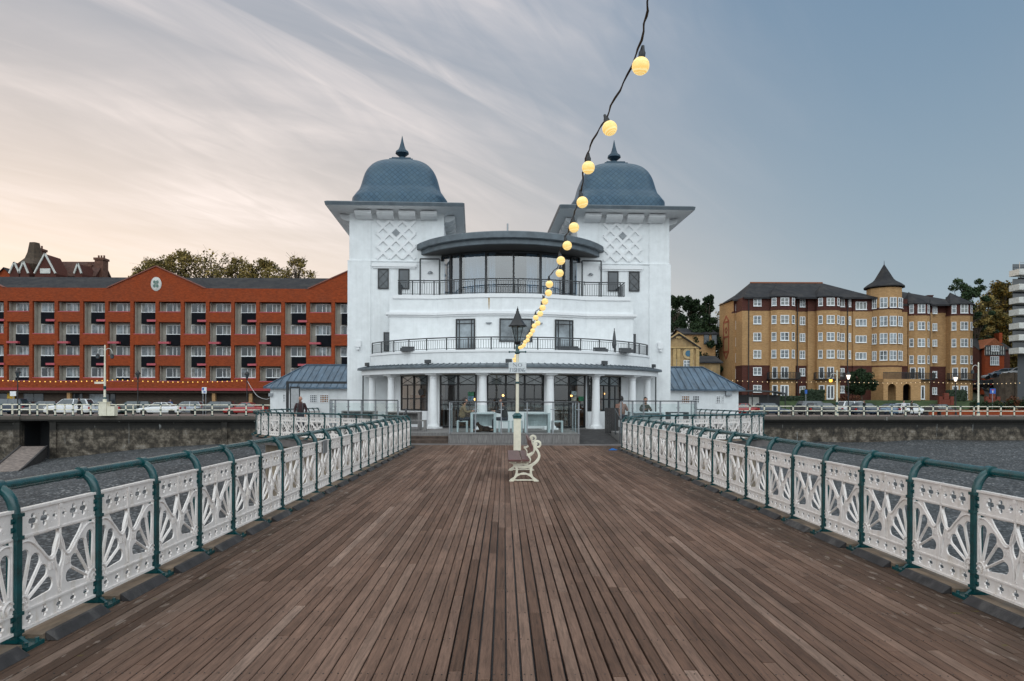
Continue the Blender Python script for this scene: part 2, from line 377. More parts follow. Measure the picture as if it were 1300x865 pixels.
def leafmat(name,c0,c1,c2):
    m,nt,b=newmat(name)
    at=N(nt,'ShaderNodeAttribute',attribute_name='rnd'); sp=N(nt,'ShaderNodeSeparateColor'); nt.links.new(at.outputs['Color'],sp.inputs[0])
    nt.links.new(ramp(nt,sp.outputs[0],[(0,c0),(.5,c1),(1,c2)]),b.inputs['Base Color']); b.inputs['Roughness'].default_value=.7
    b.inputs['Specular IOR Level'].default_value=.2
    return m
M['leaf_olive']=leafmat('olive_leaves',(.05,.046,.016),(.17,.13,.04),(.36,.25,.08))
M['leaf_dark']=leafmat('dark_evergreen_leaves',(.008,.018,.008),(.02,.038,.015),(.04,.06,.022))
M['leaf_autumn']=leafmat('autumn_leaves',(.03,.035,.012),(.10,.075,.018),(.28,.15,.025))
M['leaf_pine']=leafmat('pine_needles',(.012,.028,.014),(.03,.055,.022),(.06,.085,.03))
M['leaf_red']=leafmat('red_shrub_leaves',(.03,.02,.01),(.09,.03,.015),(.13,.06,.02))
def bulbmat():
    m,nt,b=newmat('lit_globe_bulb')
    b.inputs['Base Color'].default_value=(.5,.4,.2,1); b.inputs['Roughness'].default_value=.25
    w=N(nt,'ShaderNodeTexCoord').outputs['Object']; wv=N(nt,'ShaderNodeTexWave',wave_type='RINGS',rings_direction='Z'); wv.inputs['Scale'].default_value=22; wv.inputs['Distortion'].default_value=2.5; nt.links.new(w,wv.inputs[0])
    nt.links.new(ramp(nt,wv.outputs['Fac'],[(0,(1,.58,.13)),(.5,(1,.68,.21)),(1,(1,.86,.42))]),b.inputs['Emission Color']); b.inputs['Emission Strength'].default_value=BULB
    return m
# ------------------------------------------------------------------ light, sky, camera
SUN_AZ=-38; SUN_EL=4.0; EXPO=0.3; BULB=.66
sc=bpy.context.scene
sc.view_settings.view_transform='Standard'; sc.view_settings.look='None'; sc.view_settings.exposure=EXPO; sc.view_settings.gamma=1
W=bpy.data.worlds.new('World'); sc.world=W; W.use_nodes=True; nt=W.node_tree; nt.nodes.clear()
out=N(nt,'ShaderNodeOutputWorld'); bg=N(nt,'ShaderNodeBackground'); nt.links.new(bg.outputs[0],out.inputs[0])
sky=N(nt,'ShaderNodeTexSky',sky_type='NISHITA'); sky.sun_disc=False; sky.sun_elevation=R(SUN_EL); sky.sun_rotation=R(SUN_AZ); sky.altitude=0; sky.air_density=1.2; sky.dust_density=2.0; sky.ozone_density=1.5
tc=N(nt,'ShaderNodeTexCoord').outputs['Generated']; sp=N(nt,'ShaderNodeSeparateXYZ'); nt.links.new(tc,sp.inputs[0])
def mth(op,a,b=None,clamp=False):
    m=N(nt,'ShaderNodeMath',operation=op,use_clamp=clamp)
    for i,v in enumerate((a,b)):
        if v is None: continue
        if isinstance(v,(int,float)): m.inputs[i].default_value=v
        else: nt.links.new(v,m.inputs[i])
    return m.outputs[0]
x,y,z=sp.outputs[0],sp.outputs[1],sp.outputs[2]
zc=mth('MAXIMUM',z,0.0)
# evening sky: pale peach towards the set sun, slate blue away from it, bright milky east behind the camera
sunw=mth('ADD',mth('MULTIPLY',x,sin(R(SUN_AZ-14))),mth('MULTIPLY',y,cos(R(SUN_AZ-14))))     # cosine of the azimuth from the sun
side=N(nt,'ShaderNodeMapRange',interpolation_type='SMOOTHSTEP'); nt.links.new(sunw,side.inputs[0]); side.inputs[1].default_value=.10; side.inputs[2].default_value=.95
lo_far=(.34,.415,.455); lo_sun=(.98,.80,.64); hi_far=(.125,.215,.33); hi_sun=(.245,.295,.37)
low=mixc(nt,side.outputs[0],lo_far,lo_sun); high=mixc(nt,side.outputs[0],hi_far,hi_sun)
el=ramp(nt,zc,[(0,1.0),(.12,.84),(.24,.56),(.38,.30),(.54,.05)])
clear=mixc(nt,el,high,low)
east=N(nt,'ShaderNodeMapRange',interpolation_type='SMOOTHSTEP'); nt.links.new(mth('MULTIPLY',y,-1.0),east.inputs[0]); east.inputs[1].default_value=-.25; east.inputs[2].default_value=.6
eb=ramp(nt,zc,[(0,.30),(.18,.62),(.40,1.0),(.8,.95)])
clear=mixc(nt,east.outputs[0],clear,mixc(nt,1.0,(1.80,1.97,2.06),eb,'MULTIPLY'))
zen=N(nt,'ShaderNodeMapRange',interpolation_type='SMOOTHSTEP'); nt.links.new(zc,zen.inputs[0]); zen.inputs[1].default_value=.56; zen.inputs[2].default_value=.85
clear=mixc(nt,zen.outputs[0],clear,(1.0,1.06,1.08))
skyc=mixc(nt,1.0,sky.outputs[0],(.10,.10,.10),'MULTIPLY')
clear=mixc(nt,.05,clear,skyc)
# cirrus on a high plane
dz=mth('ADD',zc,.10); px=mth('DIVIDE',x,dz); py=mth('DIVIDE',y,dz)
cb=N(nt,'ShaderNodeCombineXYZ'); nt.links.new(px,cb.inputs[0]); nt.links.new(py,cb.inputs[1])
def cloudlayer(rot,scale,s,det,lo,hi,dist=.6,loc=(0,0,0)):
    mp=N(nt,'ShaderNodeMapping'); mp.inputs['Rotation'].default_value=(0,0,R(rot)); nt.links.new(cb.outputs[0],mp.inputs[0])
    mp2=N(nt,'ShaderNodeMapping'); mp2.inputs['Scale'].default_value=scale; mp2.inputs['Location'].default_value=loc; nt.links.new(mp.outputs[0],mp2.inputs[0])
    return ramp(nt,noise(nt,mp2.outputs[0],s,det,.54,dist),[(lo,0.0),(hi,1.0)])
c1=cloudlayer(-38,(.34,1.2,1),1.1,8,.40,.68,1.1,(3.1,.6,0))
fine=cloudlayer(-62,(.55,2.0,1),4.2,8,.34,.66,1.2,(.3,1.2,0))
c2=cloudlayer(-50,(.25,2.2,1),2.3,7,.44,.74,.9,(1.3,2.2,0))
cover=cloudlayer(0,(.5,.5,1),.8,3,.33,.62,.2,(.2,.9,0))
cl=mth('MULTIPLY',mth('MAXIMUM',c1,mth('MULTIPLY',c2,.8)),cover)
cl=mth('MULTIPLY',cl,mth('ADD',mth('MULTIPLY',fine,.62),.55))
fade=N(nt,'ShaderNodeMapRange'); nt.links.new(sunw,fade.inputs[0]); fade.inputs[1].default_value=.15; fade.inputs[2].default_value=.70
cl=mth('MULTIPLY',cl,mth('ADD',mth('MULTIPLY',fade.outputs[0],.75),.10))
cc=mixc(nt,side.outputs[0],(.40,.42,.46),(.98,.86,.80))
lowf=ramp(nt,zc,[(.06,.35),(.24,1.0)])
fin=mixc(nt,mth('MULTIPLY',mth('MULTIPLY',cl,.95,True),lowf),clear,cc)
nt.links.new(fin,bg.inputs[0]); bg.inputs[1].default_value=1.0
sl=bpy.data.lights.new('sun','SUN'); sl.energy=.5; sl.angle=R(3); sl.color=(1,.72,.45); so=bpy.data.objects.new('sun',sl); C.objects.link(so)
d=Vector((sin(R(SUN_AZ))*cos(R(SUN_EL)),cos(R(SUN_AZ))*cos(R(SUN_EL)),sin(R(SUN_EL))))
so.rotation_euler=(-d).to_track_quat('-Z','Y').to_euler(); so.location=(0,0,60)
cam=bpy.data.cameras.new('camera'); co=bpy.data.objects.new('camera',cam); C.objects.link(co)
cam.sensor_width=36; cam.lens=36*F/1300; cam.clip_end=3000; cam.clip_start=.05
cam.shift_x=10/1300; cam.shift_y=(507.4-432.5)/1300
co.location=(0,0,1.7); co.rotation_euler=(R(90),0,0); sc.camera=co
co.matrix_world=Matrix.Translation((0,0,1.7))@Matrix.Rotation(R(90),4,'X')@Matrix.Rotation(.0031,4,'Z')
BULBM=None
M['bulb']=bulbmat(); M['bulbfar']=emis('lit_small_bulb',(1,.55,.10),.75); M['bulbpale']=emis('lit_pale_bulb',(1,.72,.4),.5)
M['lampon']=emis('lit_lantern',(1,.45,.05),2.2); M['lampwhite']=emis('lit_white_lantern',(1,.85,.7),1.3)
M['pendant']=emis('lit_pendant',(1,.45,.12),6.0)

# ------------------------------------------------------------------ beach, sea wall, promenade, roads
WA=atan2(11,107.3); cw,sw=cos(WA),sin(WA); W0=Vector((0,70.98))
def wl(s,t=0): return (W0.x+s*cw-t*sw, W0.y+s*sw+t*cw)       # s along the wall, t behind it
def beach_z(x,y):
    t=(y-W0.y)*cw-(x-W0.x)*sw                                # negative in front of the wall
    base=-2.75+ .0*x
    if x<-28: base-= min(1.5,(-28-x)*.085)
    return base+max(t,-95)*.055*.9 + .10*sin(x*.21+y*.13)+.06*sin(x*.5-y*.37)
mb=MB(); nx,ny=90,60; xs=[-150+300*i/(nx-1) for i in range(nx)]
vs=[];fs=[]
for j in range(ny):
    for i in range(nx):
        X=xs[i]; yw=W0.y+(X-W0.x)*sw/cw+1.0; Y=-60+(yw+60)*j/(ny-1)
        vs.append((X,Y,beach_z(X,Y)+rng.uniform(-.03,.03)))
for j in range(ny-1):
    for i in range(nx-1): a=j*nx+i; fs.append((a,a+1,a+nx+1,a+nx))
mb.add(vs,fs); tag(mb.build('beach',M['pebble'],smooth=60),kind='structure')
mb=MB(); mb.add([(-600,-700,-8),(600,-700,-8),(600,-10,-8),(-600,-10,-8)],[(0,1,2,3)])
tag(mb.build('sea',mat('sea_water',(.05,.08,.09),.15,.1,.3,.4)),kind='structure')
# promenade, road and rear ground
def wpoly(s0,s1,t0,t1): return [wl(s0,t0),wl(s1,t0),wl(s1,t1),wl(s0,t1)]
def sheet(name,poly,z,m,th=.3):
    q=MB(); q.prism(poly,z-th,z); return tag(q.build(name,m),kind='structure')
sheet('promenade_pavement',wpoly(-130,140,.35,6.2),0,M['paving'])
sheet('road',wpoly(-130,140,6.2,14),-.12,M['asphalt'])
sheet('pavement',wpoly(-130,140,14,26),0.0,M['slabs'])
q=MB()
for t in (6.45,6.62,13.7): q.prism(wpoly(-130,140,t,t+.08),-.119,-.114)
tag(q.build('road_lines',mat('yellow_line',(.45,.33,.05),.7)),kind='structure')
# hill behind: one sheet to the horizon
def hill_z(x,y):
    t=(y-W0.y)*cw-x*sw
    def ss(a,b,v): v=max(0,min(1,(v-a)/(b-a))); return v*v*(3-2*v)
    l=ss(-5,-45,x)
    h=l*(ss(30,60,t)*18+ss(60,250,t)*7)+(1-l)*(ss(26,34,t)*1.9+ss(48,90,t)*(9+ss(30,90,x)*5)+ss(90,300,t)*3)
    return -.02+h
nx,ny=110,70; vs=[];fs=[]
for j in range(ny):
    t=25.5+ (j/(ny-1))**1.8*900
    for i in range(nx):
        s=-700+1400*(i/(nx-1)); s=math.copysign(abs(s/700)**1.7*700,s); X,Y=wl(s,t); vs.append((X,Y,hill_z(X,Y)-.004))
for j in range(ny-1):
    for i in range(nx-1): a=j*nx+i; fs.append((a,a+1,a+nx+1,a+nx))
q=MB(); q.add(vs,fs); tag(q.build('hillside',M['hill'],smooth=60),kind='structure')
# sea walls (left with the slipway doorway)
def wallprofile(z0): return [(.45,-.01),(-.28,-.01),(-.38,-.12),(-.40,-.42),(-.30,-.6),(-.12,-.68),(-.02,-1.0),(.0,z0),(.45,z0)]
def seawall(s0,s1,z0,name='sea_wall',parent=None,loc=None):
    q=MB(); n=max(2,int((s1-s0)/1.5)); pr=wallprofile(z0); vs=[];fs=[]; k=len(pr)
    for i in range(n+1):
        s=s0+(s1-s0)*i/n; j=rng.uniform(-.02,.02)
        for (t,z) in pr: X,Y=wl(s,t+j); vs.append((X,Y,z))
    for i in range(n):
        for a in range(k): fs.append((i*k+a,i*k+(a+1)%k,(i+1)*k+(a+1)%k,(i+1)*k+a))
    fs.append(tuple(range(k))); fs.append(tuple(n*k+a for a in range(k))[::-1])
    q.add(vs,fs); return q.build(name,M['seawall'],parent)
sL=-47.0; sR=-44.4
ws=empty('sea_wall',(0,0,0),0,'long stained stone sea wall under the red brick flats, pierced by a dark slipway doorway','sea wall')
seawall(-120,sL,-5.5,'wall',ws); seawall(sR,-4,-4.2,'wall',ws)
q=MB(); q.prism(wpoly(sL,sR,-.28,.45),-.5,-.012); q.build('lintel',M['seawall'],ws)
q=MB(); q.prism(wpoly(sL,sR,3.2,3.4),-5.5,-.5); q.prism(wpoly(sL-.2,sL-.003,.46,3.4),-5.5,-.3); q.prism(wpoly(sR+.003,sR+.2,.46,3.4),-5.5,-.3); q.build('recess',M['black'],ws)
for s in (sL-.35,sR+.35,-59,-28,-12.5):
    q=MB(); q.prism(wpoly(s-.28,s+.28,-.22,-.002),-5.0,-.62); q.build('buttress',M['seawall'],ws)
wr=tag(seawall(-4+.01,140,-4.6),'long stained stone sea wall under the yellow brick flats, streaked with white','sea wall')
# slipway
q=MB()
a0=Vector((*wl(sL+.1,-.35),-3.05)); a1=Vector((*wl(sR-.1,-.35),-3.05)); b0=Vector((a0.x+4.0,56.6,-4.5)); b1=Vector((a1.x+4.1,56.6,-4.5))
n=20
for i in range(n):
    t0,t1=i/n,(i+.78)/n
    P=[a0.lerp(b0,t0),a1.lerp(b1,t0),a1.lerp(b1,t1),a0.lerp(b0,t1)]
    q.add([p+Vector((0,0,.1)) for p in P]+[p+Vector((0,0,.03)) for p in P],[(0,1,2,3),(4,7,6,5),(0,4,5,1),(1,5,6,2),(2,6,7,3),(3,7,4,0)])
sl_=empty('slipway',(0,0,0),0,'wooden slatted slipway running down the shingle from the doorway in the sea wall','slipway')
q.build('slats',mat('slipway_planks',(.21,.17,.15),.85,.3,3),sl_)
q=MB(); q.bar(a0+Vector((0,0,.12)),b0+Vector((0,0,.12)),.16,.12); q.bar(a1+Vector((0,0,.12)),b1+Vector((0,0,.12)),.16,.12); q.bar(a1+Vector((.0,0,-.5)),b1+Vector((.0,0,-.15)),.1,.8); q.build('side_beam',M['darkwood'],sl_)

# ------------------------------------------------------------------ pier deck
PX0,PX1=-3.55,4.31; YS,YE=-6.0,25.0
def planks(name,x0,x1,y0,y1,pw=.092,gap=.0078,seed=3,z=0.0,ragged=False):
    r=random.Random(seed); q=MB(); cols=[]
    x=x0
    while x<x1-.02:
        w=pw+r.uniform(-.003,.003); y=y0-r.uniform(0,2)
        while y<y1:
            L=r.choice((1.2,2.1,2.8,3.6,4.5))*r.uniform(.9,1.1); e=min(y+L,y1)
            cx=abs(x-.28); near=cx<.40 and e<8.6
            g=gap*(1.9 if cx<.75 and y<8 else 1)
            a=max(y,y0); 
            if e-a>.03:
                dz=r.uniform(-.0025,.0012); tl=r.uniform(-.0012,.0012); wx=r.uniform(-.0012,.0012); ch=.003
                X0,X1=x+g/2+wx,min(x+w,x1)-g/2+wx; Y0,Y1=a+.002,e-.002; zt=z+dz
                q.add([(X0,Y0,z-.04),(X1,Y0,z-.04),(X1,Y1,z-.04),(X0,Y1,z-.04),
                       (X0,Y0,zt-ch),(X1,Y0,zt-ch),(X1,Y1,zt-ch),(X0,Y1,zt-ch),
                       (X0+ch,Y0+ch,zt+tl),(X1-ch,Y0+ch,zt-tl),(X1-ch,Y1-ch,zt-tl),(X0+ch,Y1-ch,zt+tl)],
                      [(0,1,5,4),(1,2,6,5),(2,3,7,6),(3,0,4,7),(4,5,9,8),(5,6,10,9),(6,7,11,10),(7,4,8,11),(8,9,10,11)])
                v=r.random(); cols += [(v,r.random(),r.random(),1)]*12
            y=e
        x+=w
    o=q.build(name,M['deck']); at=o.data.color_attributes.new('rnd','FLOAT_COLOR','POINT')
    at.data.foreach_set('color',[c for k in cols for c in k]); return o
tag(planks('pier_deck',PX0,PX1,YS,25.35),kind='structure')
q=MB(); r_=random.Random(9); x_=PX0+.02
while x_<PX1:
    for k in range(int((13-2.4)/.61)):
        y_=2.4+k*.61
        for dx in (.022,.070):
            if r_.random()<.93: q.lathe([(.0052,-.001),(.0050,.0016),(.002,.0004)],6,(x_+dx+r_.uniform(-.003,.003),y_+r_.uniform(-.012,.012),0))
    x_+=.092
tag(q.build('deck_screw_heads',mat('dull_screw',(.045,.04,.038),.5,metal=.5)),kind='structure')
q=MB(); q.box(PX0,PX1,YS,25.3,-.16,-.05)
for k in range(9): q.box(PX0+.2+k*.88,PX0+.42+k*.88,YS,25.2,-.5,-.16)
tag(q.build('deck_joists',M['black']),kind='structure')
q=MB()
for k in range(11):
    r0=-3.6+k*.74; q.box(r0+.004,r0+.736,25.354,26.24,-.06,.0+rng.uniform(-.002,.002))
q2=q; tag(q.build('paving_slabs',M['slabs']),kind='structure')
# wide shoreward platform of the pier
outL=[(-3.55,24.9),(-4.3,25.6),(-6.2,27.3),(-9.4,29.25),(-11.2,31.0),(-12.3,33.4),(-12.9,37.3),(-12.75,41),(-12.6,46),(-13,71)]
outR=[(4.31,23.4),(5.0,25.2),(6.8,27.2),(9.9,28.9),(11.9,30.7),(12.9,33.4),(13.4,37.3),(13.2,41),(13.0,46),(13,72.5)]
poly=[(-3.6,25.36)]+outL+outR[::-1]+[(4.2,25.36)]
poly=[(p[0],p[1]) for p in outL]+[(p[0],p[1]) for p in outR[::-1]][:-1]+[(4.35,24.6)]
q=MB(); q.prism(poly,-.35,-.062); tag(q.build('platform_ground',M['slabs']),kind='structure')
q=MB()
inner=[(p[0]*.93,p[1]+.5) for p in outL]; 
q.prism([(-3.7,26.4)]+[(p[0]*.965+.05,p[1]+.45) for p in outL[1:]]+[(p[0]*.965,p[1]+.45) for p in outR[1:][::-1]]+[(4.2,25.8)],-7,-.36)
tag(q.build('platform_base',mat('tan_concrete',(.25,.20,.145),.85,.3,1.1,.3,dirt=(.05,.05,.03),dsc=.8,damt=.9)),kind='structure')
# fascia beams along the narrow pier and piles
for nm,X in (('left',-3.62),('right',4.22)):
    q=MB(); q.box(X-.12,X+.12,YS,24.4,-.45,-.04); tag(q.build('fascia_beam',M['darkwood']),kind='structure')
pile=None
for X in (-3.2,3.8):
    for Y in (3,9,15,21):
        if pile is None:
            q=MB(); q.tube([(0,0,-7.5),(0,0,0)],.18,12); pile=q.mesh('pier_pile',M['darkwood'],35)
        o=link('pier_pile',pile,None,(X,Y,-.5)); tag(o,'dark iron pile hidden beneath the narrow pier deck','pile','piles under the pier')
# ------------------------------------------------------------------ cast iron railings
PL=.93
def quatre(cx,cz,r):
    P=[]
    for k in range(4):
        a=pi/2*k; ex,ez=cos(a),sin(a)
        L=r*(.52 if k%2==0 else .70)
        c=(cx+ex*L,cz+ez*L); rr=r*.47
        for j in range(-3,4):
            b=a+j*pi*.8/3/1.05; P.append((c[0]+rr*cos(b),c[1]+rr*sin(b)))
    return P
def holed(x0,x1,z0,z1,holes,th,outer=None):
    cu=bpy.data.curves.new('band','CURVE'); cu.dimensions='2D'; cu.fill_mode='BOTH'; cu.extrude=th/2-.0015; cu.bevel_depth=.0015; cu.bevel_resolution=0
    def sp_(P):
        s=cu.splines.new('POLY'); s.points.add(len(P)-1)
        for i,p in enumerate(P): s.points[i].co=(p[0],p[1],0,1)
        s.use_cyclic_u=True
    sp_(outer or [(x0,z0),(x1,z0),(x1,z1),(x0,z1)])
    for h in holes: sp_(h)
    o=bpy.data.objects.new('band',cu); C.objects.link(o); bpy.context.view_layer.update()
    me=bpy.data.meshes.new_from_object(o.evaluated_get(bpy.context.evaluated_depsgraph_get()))
    vs=[(v.co.x,-v.co.z,v.co.y) for v in me.vertices]; fs=[tuple(p.vertices) for p in me.polygons]
    bpy.data.objects.remove(o); bpy.data.curves.remove(cu); bpy.data.meshes.remove(me)
    return vs,fs
def fretholes(L):
    h=L/2; out=[]
    H=(.030,.248)
    def tear(a0,a1,r0,r1):
        # rounded wedge: a long teardrop between two ribs
        am=R((a0+a1)/2); P=[]
        hw=lambda r,a: r*math.sin(R(abs(a1-a0)/2))-.0088
        d=(cos(am),sin(am)); n_=(-d[1],d[0])
        rs=[r0,r0+(r1-r0)*.35,r0+(r1-r0)*.7]
        Rr=max(.012,hw(r1*.86,0)); rc=r1-Rr
        L1=[(H[0]+d[0]*r+n_[0]*max(.004,hw(r,0)),H[1]+d[1]*r+n_[1]*max(.004,hw(r,0))) for r in rs if r<rc]
        L2=[(H[0]+d[0]*r-n_[0]*max(.004,hw(r,0)),H[1]+d[1]*r-n_[1]*max(.004,hw(r,0))) for r in rs if r<rc]
        arcp=[(H[0]+d[0]*(rc+Rr*sin(t))+n_[0]*Rr*cos(t),H[1]+d[1]*(rc+Rr*sin(t))+n_[1]*Rr*cos(t)) for t in [pi*k/10 for k in range(11)]]
        return L1+arcp+L2[::-1]
    base=[tear(93,75,.105,.400),tear(75,53,.095,.385),tear(53,30,.095,.352),tear(30,6,.095,.350)]
    base.append([(p.x,p.y) for p in crv([(.155,.722),(.300,.722),(.443,.722),(.430,.665),(.400,.585),(.372,.548),(.345,.535),(.312,.548),(.262,.600),(.205,.655),(.155,.722)],3)][:-1])
    base.append([(p.x,p.y) for p in crv([(.405,.455),(.418,.40),(.437,.335),(.440,.285),(.425,.275),(.408,.32),(.398,.37),(.392,.42),(.405,.455)],3)][:-1])
    base.append([(.334,.478),(.334,.452),(.350,.452),(.350,.478)])
    base.append([(p.x,p.y) for p in crv([(.012,.692),(.012,.722),(.075,.722),(.105,.712),(.06,.708),(.03,.70),(.012,.692)],2)][:-1])
    for P in base:
        out.append(P)
    notch=[(p.x,p.y) for p in crv([(h,.435),(h-.030,.48),(h-.040,.545),(h-.026,.61),(h,.672)],4)]
    return out,[(0,.2301),(h,.2301)]+notch+[(h,.7309),(0,.7309)]
def tracery(q, L, detail=True):
    h=L/2; H=(.030,.248)
    for sgn in (1,-1):
        T=lambda P:[((p[0] if sgn>0 else L-p[0]),p[1]) for p in P]
        ray=lambda a,l:(H[0]+l*cos(R(a)),H[1]+l*sin(R(a)))
        for a,l in ((75,.35),(53,.34),(30,.32)): q.ribbon(T([ray(a,.05),ray(a,l)]),[.010,.008],.024,0,.003)
        P=crv([(.012,.655),(.030,.695),(.085,.700),(.150,.672),(.235,.600),(.300,.535),(.345,.513),(.388,.548),(.425,.625),(h-.004,.725)],4)
        q.ribbon(T(P),.013,.028,0,.004)
        P=crv([(h,.70),(h-.043,.61),(h-.058,.545),(h-.044,.46),(h-.02,.39),(h-.01,.25)],4); q.ribbon(T(P),.009,.024,0,.003)
        q.ribbon(T([(.327,.49),(.327,.44)]),.012,.034); q.ribbon(T([(.357,.49),(.357,.44)]),.012,.034)
        q.ribbon(T(crv([(.0,.30),(.035,.325),(.075,.31),(.098,.275),(.09,.24)],3)),.014,.034,0,.004)
        q.ribbon(T(crv([(.0,.262),(.03,.285),(.055,.265),(.05,.238)],3)),.016,.036,0,.004)
def panel_mesh(L,fine=True):
    q=MB(); th=.016
    hs=[quatre(L*t,.832,.050) for t in (.17,.31,.69,.83)]+[quatre(L*.5-.055,.832,.028),quatre(L*.5+.055,.832,.028)]
    dots=[]
    for t in (.10,.24,.39,.61,.76,.90): 
        for dz in (-.038,.038): dots.append([(L*t+.006*cos(k*pi/3),.832+dz+.006*sin(k*pi/3)) for k in range(6)])
    q.add(*holed(0,L,.745,.918,hs+dots,th))
    hs=[quatre(L*t,.160,.038) for t in (.13,.315,.5,.685,.87)]
    q.add(*holed(0,L,.105,.215,hs,th))
    fh,fo=fretholes(L); hv,hf=holed(0,0,0,0,fh,.014,fo); q.add(hv,hf); q.add([(L-x,y,z) for x,y,z in hv],[f[::-1] for f in hf])
    q.box(0,.010,-.012,.012,.2302,.7308); q.box(L-.010,L,-.012,.012,.2302,.7308)
    q.box(-.0,L,-.022,.022,.918,.936); q.box(0,L,-.016,.016,.731,.745); q.box(0,L,-.019,.019,.215,.230); q.box(0,L,-.024,.024,.086,.105)
    q.box(L/2-.014,L/2+.014,-.018,.018,.745,.918); q.box(L/2-.02,L/2+.02,-.022,.022,.88,.905)
    tracery(q,L)
    return q.mesh('infill_panel',M['panel'],30)
def post_mesh():
    q=MB()
    q.box(-.026,.026,-.038,.038,.03,.90)
    for (z,w) in ((.90,.036),(.745,.034),(.225,.034),(.10,.036),(.05,.04)): q.box(-w,w,-.048,.048,z-.012,z+.012)
    for z0 in (.83,.16):                                    # cusped ears gripping the bands
        for dz in (-.03,.03): q.tube([(-.046,0,z0+dz),(.046,0,z0+dz)],.022,8)
    P=[(0,0,.90),(0,.002,.95),(0,.018,1.0),(0,.048,1.045),(0,.085,1.075),(0,.115,1.085)]
    q.tube(P,[.040,.038,.038,.036,.034,.030],10)
    q.tube([(-.035,.12,1.09),(.035,.12,1.09)],.050,14)
    q.box(-.09,.09,-.15,.25,.0,.028)
    q.prism([(-.10,.028),(-.04,.028),(-.04,.075)],-.014,.014,'x'); q.prism([(.24,.028),(.04,.028),(.04,.14)],-.014,.014,'x')
    for y in (-.12,.2):
        for xx in (-.055,.055): q.tube([(xx,y,.028),(xx,y,.05)],.014,6)
    return q.mesh('post',M['teal'],40)
def kerb_mesh(L):
    q=MB(); a,b=.13,L-.13
    q.add([(a,-.215,.0),(b,-.215,.0),(b-.04,-.165,.06),(a+.04,-.165,.06),(a,-.13,0),(b,-.13,0),(b,-.13,.06),(a,-.13,.06)],[(0,1,2,3),(3,2,6,7),(0,3,7,4),(1,5,6,2),(4,7,6,5),(0,4,5,1)])
    return q.mesh('kerb_timber',M['darkwood'])
PANEL=panel_mesh(PL-.052); POST=post_mesh(); KERB=kerb_mesh(PL)
KB=MB(); KB.box(.1,PL-.1,-.126,.16,0,.05); KTOP=KB.mesh('kerb_plank',M['brownwood'])
def resample(P,sp):
    P=[Vector(p) for p in P]; D=[0]
    for i in range(1,len(P)): D.append(D[-1]+(P[i]-P[i-1]).length)
    n=max(1,round(D[-1]/sp)); out=[]
    for k in range(n+1):
        d=D[-1]*k/n; i=max(j for j in range(len(D)) if D[j]<=d+1e-9); i=min(i,len(P)-2)
        out.append(P[i].lerp(P[i+1],(d-D[i])/(D[i+1]-D[i])))
    return out
def railing(path, label, side, kerb=True, z=0.0):
    # side +1: outward is to the left of travel
    pts=resample(path,PL); root=empty('pier_railing',(pts[0].x,pts[0].y,z),0,label,'railing'); o0=pts[0]
    n=len(pts); rail=[]
    for i,p in enumerate(pts):
        t=(pts[min(i+1,n-1)]-pts[max(i-1,0)]).normalized(); nrm=Vector((-t.y,t.x))*side
        rail.append((p.x-o0.x+nrm.x*.12,p.y-o0.y+nrm.y*.12,1.09))
        a=atan2(nrm.y,nrm.x)-pi/2
        link('post',POST,root,(p.x-o0.x,p.y-o0.y,0),a)
        if i<n-1:
            d=pts[i+1]-p; L=d.length
            b=atan2(d.y,d.x); A,Bx=(p,b) if side>0 else (pts[i+1],b+pi)
            u=Vector((cos(Bx),sin(Bx)))
            s=p-o0 if side>0 else pts[i+1]-o0
            f=L/PL
            c=link('infill_panel',PANEL,root,(s.x+u.x*.026,s.y+u.y*.026,0),Bx); c.scale=(f*(1+.0),1,1)
            c.scale.x=(L-.052)/(PL-.052)
            if kerb:
                c=link('kerb_timber',KERB,root,(s.x,s.y,.002),Bx); c.scale.x=f*rng.uniform(.97,1.02)
                c=link('kerb_plank',KTOP,root,(s.x,s.y,.002),Bx); c.scale.x=f
    q=MB(); q.tube(rail,.036,12); q.build('handrail',M['teal'],root,smooth=50)
    return root
# ------------------------------------------------------------------ railings placed
railing([(-3.34,1.87),(-3.34,24.19)],'straight white and teal iron railing left of the deck, towards the red brick flats',1)
railing([(4.08,1.27),(4.08,23.47)],'straight white and teal iron railing right of the deck, towards the buff brick flats',-1)
def smooth2(P,n=5): return [(p.x,p.y) for p in crv(P,n)]
railing(smooth2([(-3.34,24.19),(-4.1,25.3),(-6.1,27.2),(-9.2,29.25),(-10.9,30.8),(-12.0,33.2),(-12.7,37.3),(-12.4,41),(-12.1,45.6),(-12.2,55)]),'curved white and teal iron railing around the platform in front of the bald man',1)
railing(smooth2([(4.08,23.47),(4.75,24.9),(6.6,27.0),(9.7,28.7),(11.5,30.6),(12.5,33.3),(13.0,37.3),(12.8,41),(12.5,45.6),(12.6,55)]),'curved white and teal iron railing around the platform on the buff flats side',-1)

